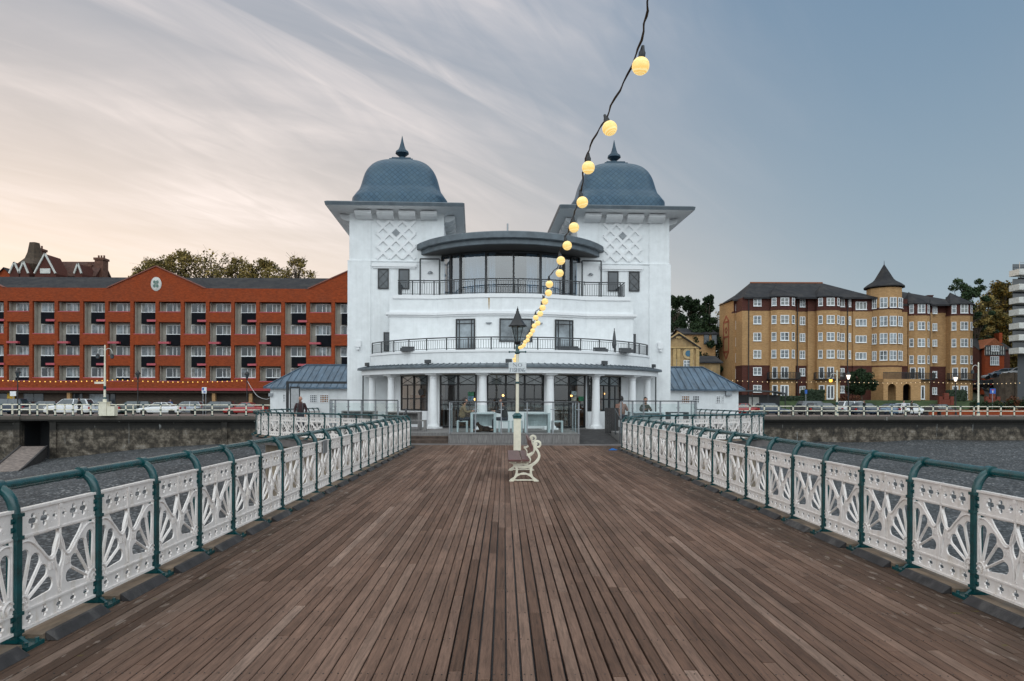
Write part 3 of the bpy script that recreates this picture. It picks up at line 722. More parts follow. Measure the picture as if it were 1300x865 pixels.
# ------------------------------------------------------------------ terrace and steps
TZ=.385
q=MB(); q.box(-2.14,2.91,26.3,26.34,0,TZ-.03)
for k in range(49): q.box(-2.14+k*.1031,-2.14+k*.1031+.098,26.27,26.3,0.003,TZ-.035)
q.box(-2.16,2.93,26.25,31.4,TZ-.03,TZ)
q.prism([(-2.145,26.98),(-4.15,26.98),(-5.2,28.05),(-7.4,29.5),(-7.95,31),(-7.95,36),(-2.145,36)],-.05,TZ-.004); q.prism([(4.545,27),(4.7,26.9),(5.9,28.3),(8.3,29.2),(8.55,31),(8.55,36),(4.545,36)],-.05,TZ-.004); q.box(2.94,4.54,30.6,36,-.05,TZ-.004); q.box(-2.14,2.93,31.4,36,-.05,TZ-.006)
tag(q.build('terrace',M['greywood']),kind='structure')
q=MB()
for k,(y0,z1) in enumerate(((26.3,.13),(26.62,.26))): q.box(-4.1,-2.165,y0,y0+.33,0,z1-.03); q.box(-4.1,-2.165,y0-.02,y0+.34,z1-.028,z1)
tag(q.build('terrace_steps',[mat('step_timber',(.10,.07,.055),.75,.3,4)]),'low timber steps up to the terrace beside the glass screen','steps')
q=MB(); q.add([(2.935,26.3,.0),(4.5,26.3,0),(4.5,30.6,TZ-.006),(2.935,30.6,TZ-.006),(2.935,26.3,-.06),(4.5,26.3,-.06),(4.5,30.6,-.06),(2.935,30.6,-.06)],[(0,1,2,3),(0,4,5,1),(1,5,6,2),(2,6,7,3),(3,7,4,0)])
tag(q.build('ramp',M['darkwood']),kind='structure')
def screen(path,label,zb=TZ,h=1.22,sp=1.03,handrail=True,end_post=True):
    pts=resample(path,sp); o=pts[0]; root=empty('glass_balustrade',(o.x,o.y,zb),0,label,'glass screen')
    for i,p in enumerate(pts):
        q=MB(); q.box(-.022,.022,-.03,.03,0,h-.02); q.box(-.10,.10,-.012,.012,h-.30,h-.27); link('post',q.mesh('post',M['metalgrey'] if i%1==0 else 0),root,(p.x-o.x,p.y-o.y,0),atan2((pts[min(i+1,len(pts)-1)]-pts[max(i-1,0)]).y,(pts[min(i+1,len(pts)-1)]-pts[max(i-1,0)]).x))
        if i<len(pts)-1:
            d=pts[i+1]-p; q=MB(); q.box(.05,d.length-.05,-.006,.006,.06,h-.12); link('glass_panel',q.mesh('glass_panel',M['clearglass']),root,(p.x-o.x,p.y-o.y,0),atan2(d.y,d.x))
    q=MB(); q.tube([(p.x-o.x,p.y-o.y,h) for p in pts],.022,8); q.build('handrail',M['charcoal'],root,smooth=50)
    return root
screen([(-2.1,26.33),(2.88,26.33)],'clear glass screen with steel posts along the front of the terrace behind the bench')
screen([(2.88,26.42),(2.88,28.6)],'short glass screen returning beside the ramp')
screen([(-2.1,26.42),(-2.1,27.4)],'short glass screen returning beside the timber steps',sp=.98)
screen([(-4.2,27.0),(-5.2,28.1),(-7.4,29.6),(-7.9,31.0)],'glass screen with dark posts on the terrace nearest the bald man',h=1.27,sp=.85)
screen([(4.6,26.9),(5.9,28.4),(8.3,29.3),(8.5,31.0)],'glass screen with dark posts beside the two seated people',h=1.27,sp=.85)
q=MB()
for k in range(7): q.box(4.28+k*.085,4.28+k*.085+.08,29.0,29.03,TZ-.1,1.36)
q.box(4.28,4.87,29.035,29.07,1.2,1.3); tag(q.build('timber_screen',M['darkwood']),'dark vertical board screen at the top of the ramp','screen')
def handrail_frame(x0,label):
    q=MB(); 
    for (y,z) in ((26.5,.0),(27.6,.3)): q.tube([(x0,y,z),(x0,y,z+1.0)],.022,8)
    q.tube([(x0,26.3,.94),(x0,27.7,1.33)],.022,8); tag(q.build('stair_handrail',M['charcoal'],None),label,'handrail')
handrail_frame(-3.95,'charcoal sloping handrail beside the timber steps'); handrail_frame(4.5,'charcoal sloping handrail at the foot of the ramp')

# ------------------------------------------------------------------ pavilion
PV=empty('pier_pavilion',(.32,34.5,0),R(2.5),'white seaside pavilion with two blue scalloped domes and curved glazed balconies','pavilion')
AC=3.6
def fan_window(parent,name,xa,xb,za,zb,y,vert=(),horiz=(),lattice=None,th=.05,fm='black',gm='glass',rz=0,loc=(0,0,0),fr=.05,back=None,d=.06):
    q=MB(); q.box(xa,xb,y-d,y,za,za+fr); q.box(xa,xb,y-d,y,zb-fr,zb); q.box(xa,xa+fr,y-d+.002,y-.002,za+fr,zb-fr); q.box(xb-fr,xb,y-d+.002,y-.002,za+fr,zb-fr)
    for v in vert: q.box(v-th/2,v+th/2,y-d+.006,y-.006,za+fr,zb-fr)
    for h_ in horiz: q.box(xa+fr,xb-fr,y-d+.009,y-.009,h_-th/2,h_+th/2)
    if lattice:
        for (a,b,c,e) in lattice: q.bar((a,y-d/2,b),(c,y-d/2,e),.022,.03,(0,1,0))
    w=q.build(name,M[fm],parent,loc,rz)
    g=MB(); g.box(xa+fr*.6,xb-fr*.6,y-d*.45,y-d*.25,za+fr*.6,zb-fr*.6); g.build('pane',M[gm],w)
    if back:
        for (c0,c1,col,dd) in back:
            g=MB(); g.box(c0,c1,y+dd,y+dd+.02,za+.02,zb-.02); g.build('curtain',M[col],w)
    return w
def X(a,b,c,e): return [(a,c,b,e),(a,e,b,c)]
def tower(s):
    # s=-1 left, +1 right; x measured from tower centre
    cx=5.735*s
    def bx(q,a,b,*r): q.box(cx+a,cx+b,*r)
    q=MB(); bx(q,-2.43,2.43,0,5.0,-.1,8.6); bx(q,-2.36,2.36,.07,4.93,8.6,11.0)
    # corner pilasters and top frieze standing proud of the panel
    for (a,b) in ((-2.43,-1.29),(1.33,2.43)):
        bx(q,a,b,-.045,0,-.1,8.6); bx(q,a+(.07 if a<0 else 0),b-(.07 if b>0 else 0),.025,.07,8.6,11.0)
    bx(q,-1.29,1.33,.03,.07,10.72,11.0)
    bx(q,-2.44,2.44,-.048,5.0,8.585,8.63)
    w=q.build('tower_wall',M['white'],PV)
    # lattice relief
    q=MB(); x0,x1,z0,z1=-1.0,.92,8.76,10.68; n=3; sx=(x1-x0)/n; sz=sx
    def clip(ax,az,bx_,bz):
        t0,t1=0,1; dx,dz=bx_-ax,bz-az
        for p,qq in ((-dx,ax-x0),(dx,x1-ax),(-dz,az-z0),(dz,z1-az)):
            if abs(p)<1e-9: continue
            r=qq/p
            if p<0: t0=max(t0,r)
            else: t1=min(t1,r)
        return (ax+t0*dx,az+t0*dz,ax+t1*dx,az+t1*dz) if t0<t1-.02 else None
    H=z1-z0
    for k in range(-6,12):
        a=x0+k*sx
        for e in ((a,z0,a+H,z1),(a,z1,a+H,z0)):
            c=clip(*e)
            if c: q.bar((cx+c[0],.038,c[1]),(cx+c[2],.038,c[3]),.14,.066 if e[1]==z0 else .062,(0,1,0))
    q.build('lattice_relief',M['white_trim'],w)
    q=MB(); q.mi=0
    zc_=z1-.62; xc=(x0+x1)/2
    for k in range(7):
        t=-1+2*(k+.5)/7; hw=.2*(1-abs(t)); q.box(cx+xc-hw,cx+xc+hw,.0,.03,zc_+t*.2-.02,zc_+t*.2+.015)
    q.build('vent',M['metalgrey'],w)
    q=MB(); bx(q,-1.22,1.0,-.10,-.0,8.33,8.50); bx(q,-1.16,.94,-.06,.0,8.25,8.33); q.build('sill_moulding',M['white_trim'],w)
    a,b=((-.95,-.41),(.09,.63)) if s<0 else ((.55,.01),(-.48,-1.02))
    xa,xb=sorted((cx+a[0],cx+a[1]));
    if s>0: xa,xb=cx+.28,cx+.82
    else: xa,xb=cx-.93,cx-.39
    fan_window(w,'window',xa,xb,7.22,8.22,-.004,lattice=X(xa+.05,xb-.05,7.72,8.17)+X(xa+.05,xb-.05,7.27,7.72),gm='tint')
    xa,xb=(cx-.80,cx-.26) if s>0 else (cx+.1,cx+.64)
    fan_window(w,'window',xa,xb,7.22,8.22,-.004,gm='tint')
    # eaves
    q=MB(); q.add([(cx+sx_*a_,2.43+sy_*a_,z_) for (a_,z_) in ((2.37,10.98),(2.55,11.06),(3.36,11.14),(3.40,11.30),(3.30,11.36),(2.35,11.5)) for (sx_,sy_) in ((-1,-1),(1,-1),(1,1),(-1,1))],
        [(i*4+j,i*4+(j+1)%4,i*4+4+(j+1)%4,i*4+4+j) for i in range(5) for j in range(4)]+[(0,3,2,1),(20,21,22,23)])
    e=q.build('eaves',[M['white_trim'],M['lead']],PV)
    for p in e.data.polygons: p.material_index=1 if p.center.z>11.16 else 0
    for side in range(4):
        for k in range(4):
            o=-1.62+k*1.08
            q=MB(); prof=[(0,10.70),(.20,10.72),(.42,10.80),(.52,10.90),(.52,11.045),(0,11.02)]
            q.prism([(-(2.37+a_),z_) for a_,z_ in prof],-.41,.41,'x')
            br=q.mesh('bracket',M['white_trim']); c=link('bracket',br,e,(cx,2.43,0),pi/2*side)
            for v in br.vertices: v.co.x+=o
    # dome
    prof=[(2.50,11.4),(2.50,11.8),(2.50,12.0),(2.49,12.06),(2.42,12.16),(2.29,12.36),(2.16,12.55),(2.06,12.85),(1.98,13.15),(1.88,13.45),(1.72,13.74),(1.48,14.0),(1.18,14.18),(.82,14.3),(.4,14.36)]
    prof2=[(p.x,p.y) for p in crv(prof[4:],3)]
    q=MB(); n=64; q.lathe(prof[:4]+prof2,n,(cx,2.43,0),ex=3.6,a0=pi/4)
    me=q.mesh('dome',M['dome'],50); uv=me.uv_layers.new(name='UVMap'); 
    pf=prof[:4]+prof2; sl=[0]
    for i in range(1,len(pf)): sl.append(sl[-1]+math.dist(pf[i],pf[i-1]))
    per=18.0
    for p in me.polygons:
        ids=list(p.vertices); js=[v%n for v in ids]
        wrap=max(js)-min(js)>n/2
        for li,v in zip(p.loop_indices,ids):
            j=v%n; i=v//n
            if wrap and j<n/2: j+=n
            co_=me.vertices[v].co; 
            uv.data[li].uv=(j/n*per, sl[min(i,len(sl)-1)])
        # planar on each face: use true horizontal distance so tiles keep their size
        nx_,ny_=p.normal.x,p.normal.y
        for li,v in zip(p.loop_indices,ids):
            co_=me.vertices[v].co; i=v//n
            u_=(co_.x-cx) if abs(ny_)>=abs(nx_) else (co_.y-2.43)
            uv.data[li].uv=(u_, sl[min(i,len(sl)-1)])
    dm=link('dome',me,PV)
    q=MB(); q.box(cx-.62,cx+.62,2.43-.62,2.43+.62,14.34,14.42); q.box(cx-.50,cx+.50,2.43-.50,2.43+.50,14.42,14.52)
    q.lathe([(.22,14.5),(.17,14.62),(.14,14.70),(.24,14.78),(.36,14.88),(.34,14.98),(.20,15.10),(.13,15.28),(.07,15.52),(.01,15.84)],20,(cx,2.43,0)); q.build('finial',M['dome'],dm,smooth=40)
    return w
tower(-1); tower(1)
# body between and behind the towers
q=MB(); q.box(-3.28,3.28,.6,22,-.1,9.15); q.box(-8.0,8.0,5.0,22,-.1,8.4); q.build('rear_hall',M['white'],PV)
def outline(off,half,drum=3.62,vw=-1.5,sag=.8,n=28,end=0):
    r0=(drum*drum+sag*sag)/(2*sag); cy=vw-sag+r0; a=math.asin(drum/r0)
    P=arc(0,cy,r0+off,-a,a,n); e=half
    return [(-e-off,end),(-e-off,vw-off),(-drum-off*.2,vw-off)]+P[1:-1]+[(drum+off*.2,vw-off),(e+off,vw-off),(e+off,end)]
def solid(o,z0,z1,name,m,parent=PV,**k):
    q=MB(); q.prism(o,z0,z1); return q.build(name,m,parent,**k)
fw=solid(outline(0,5.9),3.3,6.63,'first_floor_wall',M['white'])
solid(outline(.13,5.95),5.74,5.86,'string_course',M['white_trim'],fw); solid(outline(.06,5.92),5.66,5.74,'moulding',M['white_trim'],fw)
solid(outline(.05,5.70),6.52,6.70,'parapet_coping',M['white_trim'],fw)
def rail_run(path,z0,z1,name,parent,post_every=9,sp=.115):
    pts=resample(path,sp); r=[]
    q=MB(); q.tube([(p.x,p.y,z1) for p in pts],.03,6); q.tube([(p.x,p.y,z0+.07) for p in pts],.014,6); q.tube([(p.x,p.y,z1-.09) for p in pts],.012,6)
    for i,p in enumerate(pts):
        if i%post_every==0 or i==len(pts)-1: q.tube([(p.x,p.y,z0),(p.x,p.y,z1)],.032,6)
        else: q.tube([(p.x,p.y,z0+.07),(p.x,p.y,z1-.09)],.009,4)
    return q.build(name,M['charcoal'],parent)
rail_run([p for p in outline(-.12,5.62)],6.70,7.42,'upper_balcony_railing',PV)
# first-floor balcony, canopy, entablature on arcs about one centre
def arcring(Ro,Ri,z0,z1,a,name,m,parent=PV,n=56):
    q=MB(); q.strip(arc(0,AC,Ro,-a,a,n),arc(0,AC,Ri,-a,a,n),z0,z1); return q.build(name,m,parent)
def arcfill(Ro,z0,z1,a,name,m,parent=PV,back=.5,n=56):
    P=arc(0,AC,Ro,-a,a,n); q=MB(); q.prism([(P[0][0],back)]+P+[(P[-1][0],back)],z0,z1); return q.build(name,m,parent)
bw=arcfill(8.12,3.27,3.86,R(58.5),'first_floor_balcony',M['white'])
arcfill(8.16,3.80,3.90,R(58.3),'balcony_coping',M['white_trim'],bw)
cn=MB(); 
Ps=[arc(0,AC,r,-R(61),R(61),60) for r in (8.12,8.62,8.66,8.66,8.5)]; zs=[3.30,3.19,3.17,3.10,3.08]
vs=[(p[0],p[1],z) for P,z in zip(Ps,zs) for p in P]; k=61
cn.add(vs,[(i*k+j,i*k+j+1,i*k+k+j+1,i*k+k+j) for i in range(4) for j in range(k-1)]); ca=cn.build('canopy',M['lead'],PV)
q=MB()
for k_ in range(62):
    a=-R(61)+k_*R(2); s_,c_=sin(a),cos(a)
    q.bar((8.12*s_,AC-8.12*c_,3.318),(8.64*s_,AC-8.64*c_,3.198),.03,.03)
q.build('roof_seam',M['lead'],ca)
arcfill(8.5,2.86,3.085,R(60),'entablature',M['white_trim'])
rail_run(arc(0,AC,7.95,-R(60),R(60),60),3.90,4.46,'lower_balcony_railing',PV)
# columns
cols=[(-1.45),( -3.66),(-5.72),(-6.80),(1.52),(3.70),(5.70),(6.75)]
q=MB(); q.box(-.30,.30,-.30,.30,TZ,TZ+.07); q.lathe([(.28,TZ+.07),(.28,TZ+.12),(.22,TZ+.17),(.20,TZ+.24),(.195,1.0),(.165,2.60),(.165,2.63),(.19,2.65),(.17,2.67),(.19,2.74),(.26,2.79)],24); q.box(-.28,.28,-.28,.28,2.79,2.862)
CM=q.mesh('column',M['white_trim'],40)
for x_ in cols:
    a=math.asin(x_/8.1); o=link('column',CM,PV,(x_,AC-8.1*cos(a),0),a)
# glazed ground floor: bays given by pixel-free angles on an arc
RG=7.05
def ang(x): return math.asin(x/RG)
def bay(x0,x1,kind,vert,name):
    a0,a1=ang(x0),ang(x1); A=Vector((RG*sin(a0),AC-RG*cos(a0))); B=Vector((RG*sin(a1),AC-RG*cos(a1)))
    L=(B-A).length; rz=atan2((B-A).y,(B-A).x); zb=1.15 if kind=='w' else TZ+.02; zt=2.86
    vs_=[L*t for t in vert]; cells=[0]+vs_+[L]
    lat=[]
    for c0,c1 in zip(cells[:-1],cells[1:]): lat+=X(c0+.04,c1-.04,2.42,2.80)
    hz=[2.38]+([1.72] if kind=='w' else [1.45])
    q=MB(); d=.09; fr=.06
    q.box(0,L,-d,0,zb,zb+fr); q.box(0,L,-d,0,zt-fr,zt); q.box(0,fr,-d+.003,-.003,zb+fr,zt-fr); q.box(L-fr,L,-d+.003,-.003,zb+fr,zt-fr)
    for v in vs_: q.box(v-.045,v+.045,-d+.006,-.006,zb+fr,zt-fr)
    for h_ in hz: q.box(fr,L-fr,-d+.01,-.01,h_-.028,h_+.028)
    if kind=='w':
        for c0,c1 in zip(cells[:-1],cells[1:]): q.box((c0+c1)/2-.018,(c0+c1)/2+.018,-d+.015,-.015,zb+fr,2.36)
    for (a_,b_,c_,e_) in lat: q.bar((a_,-d/2,b_),(c_,-d/2,e_),.026,.026,(0,1,0))
    w=q.build('glazed_door' if kind=='d' else 'shopfront_window',M['black'],PV,(A.x,A.y,0),rz)
    g=MB(); g.box(.02,L-.02,-.05,-.04,zb+.02,zt-.02); g.build('pane',M['glass'],w)
    if kind=='w':
        g=MB(); g.box(-.02,L+.02,-.12,.12,TZ-.02,1.148); g.build('apron_wall',M['white_trim'],w)
    g=MB()
    for c0,c1 in zip(cells[:-1],cells[1:]): g.box(c0+.03,c1-.03,.10,.115,2.36 if kind=='w' else 2.36,2.84)
    g.build('blind',M['curtain'],w)
    return w
bays=[(-6.45,-5.98,'w',()),(-5.35,-3.98,'w',(.5,)),(-3.40,-1.70,'d',(.5,)),(-1.25,1.35,'w',(.33,.66)),(1.75,3.35,'d',(.5,)),(3.45,3.70,'w',()),(4.0,5.35,'w',(.5,)),(6.0,6.42,'w',())]
prev=-7.0
for (x0,x1,k_,v_) in bays:
    bay(x0,x1,k_,v_,'')
edges=[-7.04]+[b for t in bays for b in t[:2]]+[7.04]
for i in range(0,len(edges),2):
    a0,a1=ang(edges[i]),ang(edges[i+1])
    if a1-a0>.005:
        q=MB(); q.strip(arc(0,AC,RG+.05,a0,a1,3),arc(0,AC,RG-.08,a0,a1,3),TZ-.02,2.862); q.build('pier_wall',M['white_trim'],PV)
q=MB(); 
P=arc(0,AC,7.3,-R(64),R(64),30); q.prism(P,2.82,2.858); q.build('cafe_ceiling',M['offwall'],PV)
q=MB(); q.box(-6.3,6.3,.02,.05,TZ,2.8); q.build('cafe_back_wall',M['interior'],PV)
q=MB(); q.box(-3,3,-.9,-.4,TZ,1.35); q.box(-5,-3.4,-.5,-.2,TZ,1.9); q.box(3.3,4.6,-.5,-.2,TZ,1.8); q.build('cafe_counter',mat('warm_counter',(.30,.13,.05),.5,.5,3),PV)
for (x_,y_,z_) in ((-2.9,-2.3,2.55),(-.9,-2.0,2.5),(.8,-1.2,2.5),(2.4,-2.2,2.5),(-4.5,-1.0,2.0),(4.6,-.8,2.0),(-.4,-.7,1.9),(3.0,-.7,1.9),(-1.8,-.7,1.7)):
    q=MB(); q.lathe([(.01,-.06),(.055,-.02),(.055,.02),(.015,.06)],10,(0,0,0)); pl_=q.build('pendant_lamp',M['pendant'],PV,(x_,y_,z_)); q=MB(); q.tube([(0,0,.05),(0,0,2.82-z_)],.006,4); q.build('cord',M['black'],pl_)
# posters in the doors
for (x_,z_,c) in ((-1.95,1.95,(.03,.16,.08)),(-1.95,1.75,(.12,.22,.30)),(3.1,1.75,(.02,.18,.08)),(2.75,2.0,(.30,.36,.36)),(2.75,1.75,(.35,.35,.3))):
    a=ang(x_); q=MB(); q.box(-.14,.14,-.105,-.098,-.10,.10); q.build('poster',mat('poster_card',c,.6,.5,9),PV,(RG*sin(a),AC-RG*cos(a),z_),a)
a=ang(-4.27); q=MB(); q.tube([(0,-.12,0),(0,-.10,0)],.17,24); q.build('round_hanging_sign',M['black'],PV,(RG*sin(a),AC-RG*cos(a),2.03),a)
# first-floor windows on the wings and the drum
def on_drum(x_):
    r0=(3.62**2+.64)/1.6; cy=-1.5-.8+r0; a=math.asin(x_/r0); return (x_,cy-r0*cos(a),a)
for (x_,w_,z0,z1,v_) in ((-2.25,.95,4.05,5.52,(-.3,.3)),(.12,1.55,4.42,5.52,(0,)),(2.45,.95,4.05,5.52,(-.3,.3))):
    X0,Y0,a=on_drum(x_)
    fan_window(fw,'window',-w_/2,w_/2,z0-.0,z1,0.03,vert=v_,horiz=(z1-.22,) if len(v_)==2 else (),gm='pane',rz=a,loc=(X0,Y0,0),fr=.06,d=.08,th=.035)
for (x_,z0,z1) in ((-6.2,4.1,5.05),(6.2,4.1,5.05)):
    fan_window(PV,'side_window',x_-.17,x_+.17,z0,z1,-.004,horiz=((z0+z1)/2,),gm='tint')
for x_ in (-1.15,1.25,-4.9,4.9):
    X0,Y0,a=on_drum(x_) if abs(x_)<3.6 else (x_,-1.5,0)
    if abs(x_)<3.6:
        q=MB(); q.box(-.14,.14,-.10,0,0,.035); q.box(-.08,.08,-.07,0,-.04,0); q.build('wall_light',M['metalgrey'],fw,(X0,Y0,5.30),a)
# rust streak below the upper balcony
X0,Y0,a=on_drum(-1.15); q=MB(); q.prism([(-.035,6.5),(.04,6.5),(.03,6.25),(.02,6.0),(.0,5.92),(-.02,6.2)],-.006,-.002,'y'); q.build('rust_stain',mat('rust_stain',(.42,.27,.10),.8,.3,12),fw,(X0,Y0,0),a)
# upper glass drum
DR=4.95; DC=.2-1.55+DR  # centre so that the drum front stands at y=-1.35
ga=math.asin(3.46/DR)
q=MB(); q.strip(arc(0,DC,DR+.05,-ga,ga,30),arc(0,DC,DR-.1,-ga,ga,30),6.66,6.80); q.strip(arc(0,DC,DR+.05,-ga,ga,30),arc(0,DC,DR-.1,-ga,ga,30),8.86,9.0)
xsn=[-3.44,-3.0,-2.52,-1.27,.06,1.39,2.60,3.02,3.44]
for x_ in xsn:
    a=math.asin(x_/DR); mt=Matrix.Translation((DR*sin(a),DC-DR*cos(a),7.83))@Matrix.Rotation(a,4,'Z'); q.obox(mt,.085,.16,2.1)
gd=q.build('upper_window_frame',M['black'],PV)
for x0,x1 in zip(xsn[:-1],xsn[1:]):
    a0,a1=math.asin(x0/DR),math.asin(x1/DR); q=MB(); q.strip(arc(0,DC,DR,a0,a1,4),arc(0,DC,DR-.02,a0,a1,4),6.8,8.86); q.build('curved_pane',M['drumglass'],gd)
def wavy(x0,x1,name):
    n=int((x1-x0)/.05); P=[]
    for i in range(n+1):
        x_=x0+(x1-x0)*i/n; r=DR-.25+.04*sin(i*1.3); a=math.asin(x_/DR); P.append((r*sin(a),DC-r*cos(a)))
    q=MB(); q.strip(P,[(p[0],p[1]+.03) for p in P],6.7,8.86); q.build('curtain',M['curtain'],gd,smooth=60)
for (a,b) in ((-2.45,-1.35),(-1.2,-.85),(.75,1.30),(1.48,2.5),(-3.4,-2.6)): wavy(a,b,'c')
q=MB(); q.box(-3.2,3.2,.5,.55,6.6,9.0); q.build('upper_room_wall',mat('dim_room',(.16,.18,.2),.8,.3,1),gd)
q=MB(); q.prism(arc(0,DC,DR-.3,-ga,ga,20),6.5,6.7); q.build('upper_room_floor',M['interior'],gd)
# projecting roof disc
rd=MB(); a=pi*.86; cz=2.35
def disc(r): return [(r*sin(t),cz-r*cos(t)) for t in [2*pi*i/96 for i in range(96)]]
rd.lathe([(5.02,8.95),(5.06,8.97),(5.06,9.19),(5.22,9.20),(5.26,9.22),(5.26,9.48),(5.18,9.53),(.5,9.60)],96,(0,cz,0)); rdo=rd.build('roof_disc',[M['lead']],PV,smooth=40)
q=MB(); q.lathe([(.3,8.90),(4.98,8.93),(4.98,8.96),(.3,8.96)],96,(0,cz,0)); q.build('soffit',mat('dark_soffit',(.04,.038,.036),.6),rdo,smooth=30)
q=MB(); q.tube([(0,0,0),(0,0,.85)],.04,8); q.tube([(.06,0,0),(.06,0,.2)],.02,6); q.build('flue',M['metalgrey'],rdo,(-.2,-.6,9.58))
# white doors beside the drum with a dark frame in front
for s in (-1,1):
    q=MB(); xa,xb=(-4.48,-3.62) if s<0 else (3.62,4.48)
    q.box(xa,xb,-.06,-.003,6.66,8.62); dd=q.build('balcony_door',M['white_trim'],PV)
    q=MB(); q.box(xa+.1,xa+.13,-.075,-.061,7.5,7.7); q.build('handle',M['charcoal'],dd)
    q=MB(); 
    for x_ in (xa-.05,xb+.05): q.tube([(x_,-.35,6.7),(x_,-.35,8.68)],.04,8)
    q.tube([(xa-.05,-.35,8.68),(xb+.05,-.35,8.68)],.04,8); q.tube([(xa-.05,-.35,8.68),(xa-.05,0,8.68)],.03,8); q.build('gate_frame',M['charcoal'],PV)
    q=MB(); q.lathe([(.13,0),(.11,.05),(.05,.09)],14,((xa+xb)/2,-.12,8.02),sy=.7); q.build('wall_lamp',M['metalgrey'],PV,smooth=40)
# lamps, floodlights and downpipes
for s in (-1,1):
    q=MB(); q.box(s*7.62-.13,s*7.62+.13,-.16,-.05,4.3,4.62); q.box(s*7.62-.07,s*7.62+.07,-.22,-.05,4.16,4.26); q.build('wall_lamp',M['white_trim'],PV)
    q=MB(); q.tube([(s*7.35,-.25,0),(s*7.35,-.25,3.1)],.035,8); q.build('downpipe',M['charcoal'],PV)
for a_ in (-.48,-.04,.50,-.98,.98):
    q=MB(); q.box(-.14,.14,-.06,.06,0,.16); q.box(-.02,.02,.0,.1,-.1,0); q.box(-.12,.12,-.065,-.06,.02,.14); q.build('floodlight',M['charcoal'],PV,(8.45*sin(a_),AC-8.45*cos(a_),3.30),a_)
# low side wings
def kiosk(x0,x1,y0,y1,zw,zr,label,hipside,wins,name='kiosk_wing'):
    k=empty(name,((x0+x1)/2,(y0+y1)/2,0),0,label,'outbuilding'); cx,cy=(x0+x1)/2,(y0+y1)/2
    q=MB(); q.box(x0-cx,x1-cx,y0-cy,y1-cy,-.1,zw); q.build('wall',M['white'],k)
    e=.32; a,b,c,d=x0-e-cx,x1+e-cx,y0-e-cy,y1+e-cy; ym=0; hl=(y1-y0)/2+e
    rl=a+(hl*.62 if hipside<0 else 0); rr=b-(hl*.62 if hipside>0 else 0)
    q=MB(); V=[(a,c,zw),(b,c,zw),(b,d,zw),(a,d,zw),(rl,ym,zr),(rr,ym,zr)]
    q.add(V,[(0,1,5,4),(1,2,5),(2,3,4,5),(3,0,4),(0,3,2,1)]); q.box(a-.01,b+.01,c-.03,c+.005,zw-.09,zw-.003)
    r=q.build('roof',M['seam'],k)
    q=MB(); n=int((b-a)/.42)
    for i in range(1,n):
        x_=a+(b-a)*i/n; 
        if x_<rl: t=(x_-a)/(rl-a)
        elif x_>rr: t=(b-x_)/(b-rr)
        else: t=1
        zt=zw+(zr-zw)*t; yt=c+(ym-c)*t
        q.bar((x_,c,zw+.02),(x_,yt,zt+.02),.03,.05)
    q.bar((rl,0,zr+.03),(rr,0,zr+.03),.14,.05)
    if hipside>0: q.bar((b,c,zw+.02),(rr,0,zr+.03),.1,.05)
    else: q.bar((a,c,zw+.02),(rl,0,zr+.03),.1,.05)
    q.build('standing_seam',M['seam'],r)
    for (wa,wb,za,zb,nv,nh,gm) in wins:
        vv=[wa+(wb-wa)*i/nv for i in range(1,nv)]; hh=[za+(zb-za)*i/nh for i in range(1,nh)]
        fan_window(k,'window',wa-cx,wb-cx,za,zb,y0-cy+.02,[v-cx for v in vv],hh,fm='white_trim',gm=gm,th=.03,fr=.045)
    return k
YK=45.0
def kx(u,Y=YK): return UX(u,Y)
def kz(v,u,Y=YK): return VZ(v,Y,u)
M['amberpane']=mat('amber_lit_pane',(.30,.14,.05),.2,.8,7)
kl=kiosk(kx(343),-7.0,YK,YK+5.5,kz(492,390),kz(463.5,390,YK+2.8),'low white side wing with a hipped blue metal roof next to the red brick flats',-1,
  [(kx(359),kx(363),kz(511,390),kz(500.5,390),2,3,'pane'),(kx(393),kx(402.8),kz(511.5,390),kz(501,390),4,4,'pane'),(kx(405.9),kx(417.3),kz(511.5,390),kz(501,390),4,4,'amberpane')],)
kr=kiosk(7.6,kx(937.5),YK,YK+5.5,kz(494.5,900),kz(466.5,900,YK+2.8),'low white side wing with a hipped blue metal roof next to the yellow brick flats',1,
  [(kx(865),kx(875.8),kz(512,870),kz(502.3,870),4,3,'amberpane'),(kx(879),kx(888),kz(512,870),kz(502.3,870),3,3,'pane'),(kx(909),kx(914.5),kz(512,900),kz(502.8,900),2,4,'tint'),(kx(916),kx(919.5),kz(512,900),kz(502.8,900),2,4,'pane')])
q=MB(); q.box(kx(920.5),kx(928),YK-.22,YK-.003,kz(502.5,925),kz(496.8,925)); c=q.build('vent_box',M['metalgrey'],None); c.parent=kr; c.matrix_parent_inverse=Matrix.Translation(-kr.location)
q=MB(); q.box(kx(341.5),kx(346.5),YK-.12,YK-.003,kz(503.5,345),kz(499.5,345)); c=q.build('vent_box',M['metalgrey'],None); c.parent=kl; c.matrix_parent_inverse=Matrix.Translation(-kl.location)
# black steel gate in front of the left wing
YG=42.0; g=empty('steel_gateway',(UX(365,YG),YG,0),0,'tall black steel gateway in front of the low white wing by the bald man','gateway')
q=MB(); w_=UX(440,YG)-UX(365,YG); hz_=VZ(487.3,YG,390); q.box(-.07,.07,-.07,.07,0,hz_); q.box(-.07,w_,-.072,.072,hz_+.002,hz_+.14); q.build('frame',M['black'],g)
q=MB(); dx=UX(367,YG)-UX(365,YG)+.05; dw=.62; q.box(dx,dx+.06,-.03,.03,0,hz_-.28); q.box(dx+dw-.06,dx+dw,-.03,.03,0,hz_-.28); q.box(dx,dx+dw,-.032,.032,hz_-.28,hz_-.18); dd=q.build('gate_leaf',M['black'],g)
q=MB()
for i in range(9): q.box(dx+.07+i*.053,dx+.115+i*.053,-.012,.012,.05,hz_-.30)
q.build('ribbed_panel',mat('pale_ribbed_panel',(.42,.43,.44),.4,.1),dd)
